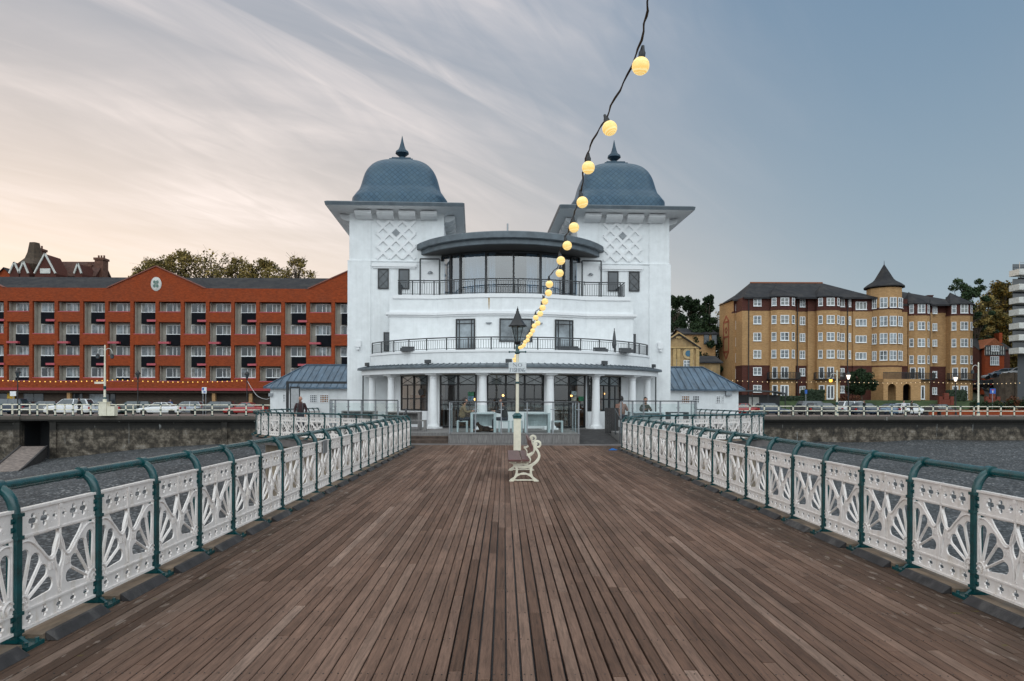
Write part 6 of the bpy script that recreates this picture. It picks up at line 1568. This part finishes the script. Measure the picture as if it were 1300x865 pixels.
q=MB(); P=[(UX(314,77),77,VZ(484,77,313)),(UX(320,72),72,VZ(494,72,320)),(UX(327,66),66,VZ(503,66,327)),(UX(338,58),58,VZ(507,58,338)),(UX(346,46),46,VZ(503,46,346))]
q.tube([tuple(p) for p in crv([Vector(p) for p in P],5)],.02,5); tag(q.build('slack_cable',M['signwhite']),'thin pale slack cable from the black lantern to the low white wing','cable')

# ------------------------------------------------------------------ lamp post with NO FISHING sign
LP=empty('lamp_post',(.435,22.5,0),0,'cream and teal Victorian lamp post with a white sign, standing behind the bench','lamp post')
q=MB(); q.box(-.12,.12,-.12,.12,.03,1.13); q.box(-.125,.125,-.125,.125,0,.03); q.lathe([(.055,1.24),(.05,3.2)],16); q.build('shaft',M['cream'],LP,smooth=40)
q=MB(); q.box(-.135,.135,-.135,.135,.0,.028); q.box(-.14,.14,-.14,.14,1.08,1.14); q.lathe([(.16,1.14),(.17,1.17),(.11,1.23),(.08,1.26)],16); q.lathe([(.062,2.22),(.07,2.25),(.062,2.29)],14); q.lathe([(.06,3.2),(.085,3.24),(.06,3.3),(.07,3.42),(.05,3.5)],14); q.tube([(-.26,0,3.27),(.26,0,3.27)],.022,8)
for s in (-1,1): q.lathe([(.01,-.035),(.035,0),(.01,.035)],8,(s*.27,0,3.27))
q.build('ironwork',M['teal'],LP,smooth=40)
lan=MB(); lan.lathe([(.05,3.5),(.10,3.55),(.11,3.60),(.06,3.63)],16); lan.lathe([(.30,4.10),(.305,4.13),(.25,4.18),(.15,4.34),(.095,4.48),(.06,4.55),(.055,4.60),(.035,4.63),(.04,4.66),(.015,4.71),(.005,4.77)],24); 
for k in range(4): a=pi/4+k*pi/2; lan.bar((.10*cos(a),.10*sin(a),3.6),(.245*cos(a),.245*sin(a),4.11),.014,.014)
lan.tube([(0,0,3.6),(0,0,4.1)],.022,8); lan.build('lantern',M['black'],LP,smooth=40)
q=MB(); q.lathe([(.09,3.61),(.235,4.10)],24); q.build('lantern_glass',M['clearglass'],LP,smooth=40)
q=MB(); q.box(-.29,.29,-.085,-.07,2.575,2.925); q.box(-.04,.04,-.07,-.04,2.6,2.9); sg=q.build('notice_board',mat('notice_white',(.62,.66,.68),.5),LP)
navy=mat('navy_lettering',(.012,.03,.06),.5)
def serif(b,size,loc,sx):
    t=text(sg,b,size,navy,loc,ext=.003,font_scale=(sx,1)); return t
def glyphs(word,xc,zc,h,w,gap):
    G={'N':[((0,0),(0,1),.7),((0,1),(1,0),1.5),((1,0),(1,1),.7)],'F':[((.15,0),(.15,1),1.5),((.15,1),(.95,1),.6),((.15,.52),(.7,.52),.6)],'I':[((.5,0),(.5,1),1.5)],'H':[((.05,0),(.05,1),1.5),((.95,0),(.95,1),1.5),((.05,.5),(.95,.5),.6)]}
    S={'N':[(0,0),(0,1),(1,1)],'F':[(.15,0),(.15,1)],'I':[(.5,0),(.5,1)],'H':[(.05,0),(.95,0),(.05,1),(.95,1)],'S':[],'O':[],'G':[(.9,.45)]}
    T=len(word)*w+(len(word)-1)*gap-sum(w*.45 for c in word if c=='I'); x=xc-T/2
    for c in word:
        cw_=w*.55 if c=='I' else w; f=lambda p:(x+p[0]*cw_,zc+(p[1]-.5)*h); q=MB(); st=h*.085
        for (a,b,k) in G.get(c,[]): q.ribbon([f(a),f(b)],st*k,.003,-.089)
        if c in 'OG':
            a0,a1=((0,2*pi) if c=='O' else (R(50),R(330))); P=[(.5+.5*cos(a0+(a1-a0)*i/20),.5+.52*sin(a0+(a1-a0)*i/20)) for i in range(21)]
            q.ribbon([f(p) for p in P],[st*(.6+1.0*abs(cos(a0+(a1-a0)*i/20))) for i in range(21)],.003,-.089)
            if c=='G': q.ribbon([f((.92,.05)),f((.92,.45))],st*1.3,.003,-.0895)
        if c=='S': q.ribbon([f((p.x,p.y)) for p in crv([(.88,.78),(.75,.97),(.45,1.02),(.15,.9),(.12,.68),(.4,.54),(.75,.42),(.9,.22),(.7,0),(.4,-.03),(.1,.1),(.08,.25)],3)],st*1.1,.003,-.089)
        for s in S[c]: p=f(s); q.ribbon([(p[0]-st*1.3,p[1]),(p[0]+st*1.3,p[1])],st*.5,.003,-.0892)
        q.build('letter',navy,sg); x+=cw_+gap
glyphs('NO',0,2.835,.105,.115,.05); glyphs('FISHING',0,2.675,.11,.060,.021)
# heavier strokes and small serifs: second slightly offset copy fuses with the first
for b,z_,w_ in (('NO',2.835,.20),('FISHING',2.685,.48)):
    q=MB(); 
    for s in (-1,1): pass
q=MB(); 
for x_,z_ in ((-.29,2.575),(.27,2.575),(-.29,2.905),(.27,2.905)): q.tube([(x_+.01,-.09,z_+.01),(x_+.01,-.085,z_+.01)],.008,8)
q.build('screw',M['metalgrey'],sg)

# ------------------------------------------------------------------ bench
BE=empty('park_bench',(.09,14.2,0),0,'cream cast iron bench with maroon slats, seen end on in the middle of the deck','bench')
def bench_end(y):
    q=MB(); t=.045
    q.ribbon(crv([(.025,.412),(.10,.385),(.16,.335),(.27,.298),(.40,.305),(.53,.365),(.615,.45),(.642,.54),(.605,.64),(.555,.70),(.535,.745)],4),[.05]*5+[.058]*20+[.05]*16,t,y,.006)
    q.ribbon([(.02,.418),(.43,.405)],.028,t,y); q.ribbon(crv([(.385,.56),(.44,.56),(.50,.60),(.545,.655)],4),[.06,.05]+[.04]*11,t,y,.004); q.ribbon(crv([(.385,.555),(.43,.52),(.46,.45),(.44,.385)],4),.028,t,y,.004)
    q.ribbon(crv([(.13,.36),(.22,.375),(.33,.37),(.42,.39)],3),.02,t,y)
    q.ribbon(crv([(.535,.745),(.545,.80),(.60,.835),(.655,.81),(.665,.755),(.63,.715),(.585,.725),(.575,.765),(.605,.785)],4),[.05]*14+[.036]*19,t,y,.006)
    q.ribbon(crv([(.14,.345),(.175,.27),(.172,.16),(.135,.075),(.05,.018)],4),[.05]*4+[.046]*9+[.05]*4,t,y,.005); q.ribbon(crv([(.49,.335),(.47,.25),(.478,.15),(.515,.07),(.595,.018)],4),[.05]*4+[.046]*9+[.05]*4,t,y,.005)
    q.ribbon([(.165,.15),(.48,.15)],.024,t,y); q.ribbon(crv([(.10,.03),(.17,.11),(.32,.168),(.47,.11),(.54,.03)],4),.034,t,y,.004); q.ribbon([(.07,.028),(.57,.028)],.022,t,y)
    q.box(.02,.12,y-.035,y+.035,0,.022); q.box(.53,.63,y-.035,y+.035,0,.022)
    return q.build('end_frame',M['cream'],BE,smooth=30)
bench_end(0.0); bench_end(2.15)
for (x0,x1) in ((.0,.265),(.285,.43)):
    q=MB(); q.box(x0,x1,-.20,2.38,.43,.468); q.build('seat_slat',M['seat'],BE)
q=MB(); q.add([(.475,-.06,.63),(.475,2.25,.63),(.43,2.25,.86),(.43,-.06,.86),(.515,-.06,.63),(.515,2.25,.63),(.47,2.25,.86),(.47,-.06,.86)],[(0,1,2,3),(7,6,5,4),(0,3,7,4),(1,5,6,2),(3,2,6,7),(0,4,5,1)]); q.build('back_slat',M['seat'],BE)

# ------------------------------------------------------------------ festoon over the deck
FL=empty('festoon_lights',(.42,22.35,3.27),0,'long string of glowing amber globe bulbs rising from the lamp post overhead','string lights')
def fpt(Y):
    # keyed to where each globe hangs: (Y, x, z)
    K=[(22.3,.42,3.22),(20,.45,3.14),(17.5,.51,3.12),(15,.58,3.17),(13,.635,3.26),(11.5,.675,3.34),(10.4,.70,3.42),(9.5,.79,3.58),(8.7,.80,3.66),(8.0,.81,3.72),(7.2,.815,3.79),(6.45,.79,3.90),(5.55,.85,3.93),(4.75,.935,4.07),(3.6,.80,3.88),(2.5,.95,4.2),(-4,1.6,5.2)]
    K=K[::-1]
    for (a,xa,za),(b,xb,zb) in zip(K[:-1],K[1:]):
        if a<=Y<=b: t=(Y-a)/(b-a); return Vector((xa+(xb-xa)*t,Y,za+(zb-za)*t))
    return Vector((K[-1][1],Y,K[-1][2]))
# globes: pixel-measured sight lines turned into places at distances that give a 12 cm globe
gl=[(812,84,4.7),(773,163,5.55),(746,213,6.4),(738.5,257,7.15),(728,289,8.0),(719.5,312,8.8),(711.5,331,9.6),(710,347,10.3),(697,361,11.0),(696,372,11.8),(691.5,383,12.6),(688.5,391,13.3),(685.5,398.5,14.1),(680,403.5,14.9),(682.5,410.5,15.6),(678,414,16.4),(676,420,17.2),(673.5,424.5,18.0),(670.5,427.5,18.7),(669.5,432,19.5),(666.5,434.5,20.2),(665,438.5,20.9),(662.5,440.5,21.6),(660,441.5,22.2)]
q=MB(); n=9; prof=[(.06*sin(pi*i/n)+.0005,-.06*cos(pi*i/n)) for i in range(n+1)]; q.lathe(prof,20); GM=q.mesh('globe_bulb',M['bulb'],60)
q=MB(); q.lathe([(.014,.052),(.024,.058),(.024,.085),(.016,.10),(.010,.13)],12); HM=q.mesh('bulb_holder',M['black'],50)
o=Vector(FL.location); cab=[]
rr=random.Random(2)
for i,(u,v,Y) in enumerate(gl):
    p=Vector((UX(u,Y),Y,VZ(v,Y,u))); b=link('globe_bulb',GM,FL,p-o); link('bulb_holder',HM,b)
    b.rotation_euler=(rr.uniform(-.25,.25),rr.uniform(-.35,.1),0)
    cab.append(p+Vector((-.012 if i<8 else 0,0,.125)))
cab=[Vector((1.4,-4,6.2)),Vector((.98,1.6,4.72)),Vector((.90,3.0,4.22)),Vector((.865,4.0,4.16)),]+cab+[Vector((.435,22.45,3.34))]
pts=[]
cc_=crv(cab,8)
for k,p in enumerate(cc_): pts.append(p-o+Vector((.006*sin(k*1.9),0,.006*cos(k*1.3))))
q=MB(); q.tube(pts,.006,6); q.tube([p+Vector((.008*cos(k*.9),0,.008*sin(k*.9))) for k,p in enumerate(pts)],.0045,5); q.build('cable',mat('cable_brown',(.035,.02,.014),.6),FL)
F2=empty('festoon_lights',(.42,22.6,3.2),0,'short run of glowing bulbs dropping behind the lamp post towards the pavilion','string lights')
P=[(656,447,23.2),(655,452,24),(654,456,24.8),(653.5,459,25.6),(652.5,456,26.4),(652.5,462,27.2)]; o=Vector(F2.location); pts=[]
for (u,v,Y) in P: p=Vector((UX(u,Y),Y,VZ(v,Y,u))); link('globe_bulb',GM,F2,p-o); pts.append(p-o+Vector((0,0,.07)))
pts=[Vector((0,-.1,.1))]+pts+[Vector((.2,7.3,.2))]; q=MB(); q.tube(pts,.008,5); q.build('cable',M['black'],F2)

# ------------------------------------------------------------------ terrace furniture
M['bleach']=mat('bleached_white_timber',(.46,.52,.54),.75,.15,4,.1,stretch=(5,5,.6))
def slab_table(x0,x1,Y,h,d,name,label,cat,group,zb=TZ+.001,m='bleach',th=.10):
    w=x1-x0; r=empty(name,((x0+x1)/2,Y,zb),0,label,cat,group); q=MB(); q.box(-w/2,w/2,-d/2,d/2,h-.05,h); q.build('top' if cat=='table' else 'seat',M[m],r)
    for s in (-1,1):
        a,b=(-w/2,-w/2+th) if s<0 else (w/2-th,w/2); q=MB(); q.box(a,b,-d/2+.002,d/2-.002,0,h-.052); q.build('leg',M[m],r)
    if cat=='table' and w>.9: q=MB(); q.box(-w/2+th+.002,w/2-th-.002,-.02,.02,.25,h-.06); q.build('stretcher',M[m],r)
    return r
def tX(u,Y): return UX(u,Y)
YQ=27.6
slab_table(tX(598,YQ),tX(630,YQ),YQ,.78,.8,'terrace_table','bleached table between the two seated people, left of the lamp post','table','terrace tables')
slab_table(tX(666,YQ),tX(698,YQ),YQ,.78,.8,'terrace_table','bleached table directly right of the lamp post','table','terrace tables')
for (u0,u1,lab) in ((580.3,594.2,'white stool under the woman in the khaki coat'),(633,647.2,'white stool under the person in the dark coat'),(650,663.5,'white stool hidden partly by the lamp post'),(700.5,714.5,'white stool right of the right hand table')):
    slab_table(tX(u0,YQ),tX(u1,YQ),YQ,.46,.42,'terrace_stool',lab,'stool','terrace stools',th=.07)
slab_table(-5.0,-3.55,29.2,.78,.75,'terrace_table','grey topped table left of the timber steps behind the glass','table','terrace tables',m='greywood')
slab_table(-4.6,-3.2,28.1,.46,.32,'terrace_bench','grey low bench at the top of the timber steps','bench','terrace benches',m='greywood')
slab_table(-7.3,-5.8,31.0,.78,.75,'terrace_table','grey topped table at the far left of the terrace','table','terrace tables',m='greywood')
slab_table(5.6,7.1,30.6,.78,.75,'terrace_table','bleached table where the two people sit on the right','table','terrace tables')
slab_table(4.95,5.5,30.6,.46,.42,'terrace_stool','stool under the person in the brown jacket','stool','terrace stools',m='greywood')
slab_table(6.2,6.9,31.7,.46,.42,'terrace_stool','stool under the person facing the sea in green','stool','terrace stools',m='greywood')
slab_table(7.3,8.2,30.6,.78,.6,'terrace_table','dark table at the far right of the terrace','table','terrace tables',m='charcoal')
# low bin on the terrace edge, blue rag, parasol on the balcony, balcony chairs
q=MB(); q.add([(0,0,.01),(.28,.03,.01),(.34,.16,.012),(.05,.12,.01),(.14,.08,.075),(.24,.10,.05)],[(0,1,4),(1,2,5,4),(2,3,4,5),(3,0,4)]); tag(q.build('blue_rag',mat('blue_cloth',(.01,.13,.42),.8),None,(3.5,22.9,0)),'small crumpled blue cloth at the foot of the railing end','cloth')
def pav(x,y,z): return PV.matrix_world@Vector((x,y,z)) if False else Vector((.32+x*cos(R(2.5))-y*sin(R(2.5)),34.5+x*sin(R(2.5))+y*cos(R(2.5)),z))
r=empty('closed_parasol',pav(4.62,-3.2,3.9),0,'closed dark parasol standing on the lower balcony','parasol'); q=MB(); q.tube([(0,0,0),(0,0,1.1)],.02,6); q.build('pole',M['charcoal'],r); q=MB(); q.lathe([(.07,.18),(.10,.35),(.07,.7),(.03,.98),(.01,1.02)],10); q.build('canopy',M['charcoal'],r)
for i,(x,y,lab) in enumerate(((-4.9,-2.9,'grey rattan chair on the lower balcony at its left'),(2.4,-3.7,'grey rattan bench under the right hand balcony window'),(4.0,-3.1,'low grey rattan seat left of the closed parasol'),(5.25,-2.9,'low grey rattan seat right of the closed parasol'))):
    r=empty('rattan_seat',pav(x,y,3.9),R(2.5),lab,'seat','rattan seats on the lower balcony'); w=.3 if i!=1 else .5; q=MB(); q.box(-w,w,-.25,.25,0,.14); q.build('seat',M['charcoal'],r); q=MB(); q.box(-w,w,.24,.3,0,.24); q.build('backrest',M['charcoal'],r)
# small boards fixed on the left railing
q=MB(); q.box(-.01,.01,-.12,.12,0,.24); tag(q.build('railing_notice',M['metalgrey'],None,(-3.30,12.6,.70)),'small blank grey notice plate fixed to the left railing','sign')
# ------------------------------------------------------------------ people
M['skin']=mat('skin_tone',(.42,.22,.15),.55,.06,9); M['hairdark']=mat('dark_hair',(.012,.009,.008),.6,.3,20); M['hairgrey']=mat('grey_hair',(.3,.28,.26),.7)
M['shoe']=mat('dark_shoes',(.015,.014,.013),.5); M['denim']=mat('dark_trousers',(.025,.03,.045),.85,.2,8); M['eye']=mat('eye_dark',(.02,.015,.012),.2)
def skin_mesh(name,nodes,edges,m,lev=2,extra=None):
    me=bpy.data.meshes.new(name); me.from_pydata([n[0] for n in nodes],edges,[])
    o=bpy.data.objects.new(name,me); C.objects.link(o)
    md=o.modifiers.new('s','SKIN'); sv=me.skin_vertices[0].data
    for i,n in enumerate(nodes):
        r=n[1]; sv[i].radius=r if isinstance(r,tuple) else (r,r); sv[i].use_root=(i==0)
    ss=o.modifiers.new('u','SUBSURF'); ss.levels=lev; ss.render_levels=lev
    bpy.context.view_layer.update(); ev=o.evaluated_get(bpy.context.evaluated_depsgraph_get()); nm=bpy.data.meshes.new_from_object(ev)
    bpy.data.objects.remove(o); nm.materials.clear(); nm.materials.append(m)
    if extra:
        bm=bmesh.new(); bm.from_mesh(nm); extra(bm); bm.to_mesh(nm); bm.free()
    nm.shade_smooth(); nm.name=name; return nm
def V(*a): return Vector(a)
def person(loc,rz,label,pose,top_m,leg_m,hair_m,H=1.75,hood=False,bald=False,bag=False,female=False,reach=.0,bulk=1.0):
    s=H/1.75; root=empty('person',loc,rz,label,'person')
    sw_=.185*s*(.9 if female else 1)
    if pose=='stand':
        pel=V(0,0,.93); hips=[V(-.09,0,.90),V(.09,0,.90)]; kn=[V(-.10,-.01,.50),V(.11,-.03,.50)]; an=[V(-.10,.03,.09),V(.12,.0,.09)]
        ch=V(0,.01,1.32); ne=V(0,0,1.50); hd=V(0,-.02,1.64); el=[V(-.26,.03,1.15),V(.26,.03,1.15)]; wr=[V(-.25,-.08,.92),V(.25,-.08,.92)]
    elif pose=='walk':
        pel=V(0,0,.93); hips=[V(-.09,0,.90),V(.09,0,.90)]; kn=[V(-.09,-.18,.52),V(.09,.05,.50)]; an=[V(-.09,-.25,.10),V(.09,.30,.16)]
        ch=V(0,-.02,1.32); ne=V(0,-.03,1.50); hd=V(0,-.05,1.64); el=[V(-.24,.14,1.14),V(.24,-.08,1.14)]; wr=[V(-.23,.06,.92),V(.23,-.25,.98)]
    else: # sit: seat at .46, origin at floor, facing -y
        pel=V(0,.05,.55); hips=[V(-.10,.02,.54),V(.10,.02,.54)]; kn=[V(-.12,-.42,.54),V(.12,-.42,.54)]; an=[V(-.12,-.40,.09),V(.12,-.44,.09)]
        ch=V(0,-.02,.95); ne=V(0,-.05,1.13); hd=V(0,-.08,1.28); el=[V(-.25,-.12,.80),V(.25,-.12,.80)]; wr=[V(-.12,-.36,.85),V(.12,-.36,.85)]
    sh=[ch+V(-.185,0,.06),ch+V(.185,0,.06)]
    if female: sh=[ch+V(-.165,0,.05),ch+V(.165,0,.05)]
    P=lambda v: tuple(v*s)
    nodes=[(P(pel),(.14*s,.10*s)),(P(pel.lerp(ch,.5)),(.125*s,.09*s)),(P(ch),(.15*s,.095*s)),(P(ne),.052*s),(P(ne+(hd-ne)*.5),.05*s)]
    edges=[(0,1),(1,2),(2,3),(3,4)]
    for i in (0,1):
        b=len(nodes); nodes += [(P(sh[i]),.058*s),(P(el[i]),.038*s),(P(wr[i]),.026*s)]; edges += [(2,b),(b,b+1),(b+1,b+2)]
        d=(wr[i]-el[i]).normalized(); sd=V(1,0,0) if abs(d.x)<.8 else V(0,1,0); pl=wr[i]+d*.06
        nodes.append((P(pl),(.034*s,.018*s))); edges.append((b+2,b+3))
        for k,(off,L) in enumerate(((-.027,.07),(-.009,.085),(.009,.08),(.027,.062))):
            c=len(nodes); f0=pl+sd*off+d*.03; f1=f0+d*L*.5+V(0,-.004,-.0); f2=f0+d*L+V(0,-.018,0)
            nodes += [(P(f0),.009*s),(P(f1),.0085*s),(P(f2),.007*s)]; edges += [(b+3,c),(c,c+1),(c+1,c+2)]
        c=len(nodes); sg_=1 if i==0 else -1; t0=pl-d*.03+sd*sg_*.03; t1=t0+d*.035+sd*sg_*.018+V(0,-.01,0); nodes += [(P(t0),.011*s),(P(t1),.009*s)]; edges += [(b+3,c),(c,c+1)]
        b=len(nodes); nodes += [(P(hips[i]),.085*s),(P(kn[i]),.055*s),(P(kn[i].lerp(an[i],.35)),.056*s),(P(an[i]),.035*s),(P(an[i]+V(0,-.14,-.05)),.03*s)]; edges += [(0,b),(b,b+1),(b+1,b+2),(b+2,b+3),(b+3,b+4)]
    def head(bm):
        m=Matrix.Translation(hd*s)@Matrix.Diagonal((.078*s,.096*s,.118*s,1))
        r=bmesh.ops.create_uvsphere(bm,u_segments=20,v_segments=14,radius=1,matrix=m)
        for v in r['verts']:
            l=v.co-hd*s; 
            if l.z<0: v.co.x=hd.x*s+l.x*(1+.28*l.z/(.118*s)); 
            if l.y<-.07*s and abs(l.x)<.016*s and -.04*s<l.z<.012*s: v.co.y-=.022*s
            if l.z<-.05*s and l.y<0: v.co.y-=.006*s
        for sx in (-1,1): bmesh.ops.create_uvsphere(bm,u_segments=8,v_segments=6,radius=1,matrix=Matrix.Translation((hd+V(sx*.079,.01,-.005))*s)@Matrix.Diagonal((.010*s,.018*s,.03*s,1)))
    body=link('body',skin_mesh('body',nodes,edges,M['skin'],2,head),root)
    q=MB()
    for sx in (-1,1): q.lathe([(.001,-.008*s),(.011*s,0),(.001,.008*s)],8,tuple((hd+V(sx*.03,-.088,.005))*s))
    q.box((hd.x-.022)*s,(hd.x+.022)*s,(hd.y-.098)*s,(hd.y-.088)*s,(hd.z-.058)*s,(hd.z-.050)*s); q.build('face_features',M['eye'],root,smooth=60)
    # coat
    B_=bulk; n=[(P(pel+V(0,0,-.06)),(.175*s*B_,.135*s*B_)),(P(pel.lerp(ch,.5)),(.17*s*B_,.13*s*B_)),(P(ch+V(0,0,-.02)),(.185*s*B_,.125*s*B_)),(P(ch+V(0,0,.12)),(.10*s,.085*s))]; e=[(0,1),(1,2),(2,3)]
    for i in (0,1):
        b=len(n); n += [(P(sh[i]),.078*s),(P(el[i]),.062*s),(P(wr[i]),.048*s)]; e += [(2,b),(b,b+1),(b+1,b+2)]
    link('jacket',skin_mesh('jacket',n,e,top_m,2),root)
    n=[(P(pel+V(0,0,-.02)),(.145*s,.11*s))]; e=[]
    for i in (0,1):
        b=len(n); n += [(P(hips[i]),.095*s),(P(kn[i]),.07*s),(P(an[i]+V(0,0,.0)),.055*s)]; e += [(0,b),(b,b+1),(b+1,b+2)]
    link('trousers',skin_mesh('trousers',n,e,leg_m,2),root)
    for i in (0,1):
        link('shoe',skin_mesh('shoe',[(P(an[i]+V(0,.03,-.045)),.045*s),(P(an[i]+V(0,-.08,-.05)),(.045*s,.04*s)),(P(an[i]+V(0,-.17,-.058)),.035*s)],[(0,1),(1,2)],M['shoe'],2),root)
    if not bald:
        bm=bmesh.new(); r=bmesh.ops.create_uvsphere(bm,u_segments=20,v_segments=14,radius=1,matrix=Matrix.Translation((hd+V(0,.012,.012))*s)@Matrix.Diagonal((.089*s,.104*s,.124*s,1)))
        rr=random.Random(3)
        dl=[v for v in bm.verts if (v.co-hd*s).y<-.035*s and (v.co-hd*s).z<.055*s or (v.co-hd*s).z<(-.09*s)]
        bmesh.ops.delete(bm,geom=dl,context='VERTS')
        if female: 
            bmesh.ops.create_uvsphere(bm,u_segments=12,v_segments=10,radius=1,matrix=Matrix.Translation((hd+V(0,.075,-.09))*s)@Matrix.Diagonal((.075*s,.045*s,.13*s,1)))
        for v in bm.verts: v.co+=V(rr.uniform(-1,1),rr.uniform(-1,1),rr.uniform(-1,1))*.004*s
        me=bpy.data.meshes.new('hair'); bm.to_mesh(me); bm.free(); me.materials.append(hair_m); me.shade_smooth(); link('hair',me,root)
    q=MB(); q.tube([P(ch+V(.075*cos(a),.0+.07*sin(a)-.01,.165)) for a in [2*pi*i/12 for i in range(12)]],.022*s,8,closed=True); q.build('collar',top_m,root,smooth=60)
    if bag:
        q=MB()
        for sx in (-1,1): q.tube([P(ch+V(sx*.10,-.115,-.22)),P(ch+V(sx*.11,-.145,-.02)),P(ch+V(sx*.11,-.07,.125)),P(ch+V(sx*.11,.10,.06))],.017*s,6)
        q.build('rucksack_strap',M['charcoal'],root,smooth=60)
    return root
jm=mat('dark_maroon_jacket',(.035,.014,.016),.8,.2,9); jk=mat('khaki_quilted_coat',(.17,.12,.06),.75,.25,14,.5); jb=mat('brown_checked_jacket',(.22,.12,.09),.85,.3,18); jg=mat('dark_green_coat',(.035,.04,.028),.85,.2,9); jd=mat('black_coat',(.012,.012,.014),.8)
person((UX(381.5,34.5),34.5,-.06),R(12),'bald man in a dark maroon jacket with rucksack straps standing behind the curved railing','stand',jm,M['denim'],None,1.88,bald=True,bag=True)
person((UX(588,27.6),27.55,TZ+.002),R(95),'dark haired woman in a khaki quilted coat sitting side on at the terrace table','sit',jk,M['denim'],M['hairdark'],1.72,female=True,bulk=1.3)
person((UX(640,27.6),27.6,TZ+.002),R(-95),'person in a black coat sitting at the terrace table left of the lamp post','sit',jd,M['denim'],M['hairdark'],1.72,female=True,bulk=1.2)
person((5.22,30.55,TZ+.002),R(150),'person in a brown checked jacket seated with their back to the deck','sit',jb,M['denim'],M['hairdark'],1.85,bulk=1.2)
person((6.55,31.75,TZ+.002),R(5),'dark haired person in a green coat seated facing the sea','sit',jg,M['denim'],M['hairdark'],1.8,female=True)
for (s,t,pz,jm_,lab,rz) in ((-56.5,4.6,'walk',jd,'passer-by in black beside the white notice panel on the promenade',R(80)),(-48.5,11.5,'stand',jb,'pedestrian behind the white off-roader, near the shop fronts',R(20)),(-44.2,5.1,'walk',jd,'pedestrian in black between the off-roader and silver saloon',R(-80)),(-37.8,12.5,'stand',mat('blue_jacket',(.02,.08,.25),.8),'pedestrian in a blue jacket beyond the lamp pedestal',R(30)),(-33.9,11.6,'walk',jd,'pedestrian in black walking behind the sleek white coupe',R(85)),(42.2,3.6,'walk',jd,'person in black on the promenade near the white off-roader',R(-80)),(48.0,3.6,'walk',jg,'person in dark green on the promenade by the steel blue saloon',R(80)),(46.9,3.4,'stand',mat('white_jacket',(.6,.6,.62),.8),'person in a white jacket on the promenade by the white hatchback',R(0))):
    X_,Y_=wl(s,t); person((X_,Y_,0 if t<6.2 or t>14 else -.12),rz,lab,pz,jm_,M['denim'],M['hairdark'],1.72)
# dog lying under the terrace table
dg=skin_mesh('dog',[((0,0,.13),(.09,.11)),((-.20,0,.15),(.10,.12)),((.20,0,.13),(.10,.11)),((-.30,0,.25),.06),((-.36,0,.33),.062),((-.46,0,.30),.03),((-.24,.09,.06),.04),((-.42,.10,.03),.028),((-.24,-.09,.06),.04),((-.42,-.10,.03),.028),((.22,.11,.07),.06),((.06,.13,.03),.03),((.22,-.11,.07),.06),((.06,-.13,.03),.03),((.33,0,.08),.025),((.44,.08,.03),.018),((-.35,.05,.40),.018),((-.35,-.05,.40),.018)],
 [(0,1),(0,2),(1,3),(3,4),(4,5),(1,6),(6,7),(1,8),(8,9),(2,10),(10,11),(2,12),(12,13),(2,14),(14,15),(4,16),(4,17)],mat('dog_brown_black',(.03,.017,.010),.8,.5,6),2)
o=link('dog',dg,None,(tX(622,27.6)-.15,27.6,TZ+.002)); o.rotation_euler=(0,0,R(20)); tag(o,'dark brown dog lying under the terrace table between the two seated people','dog')
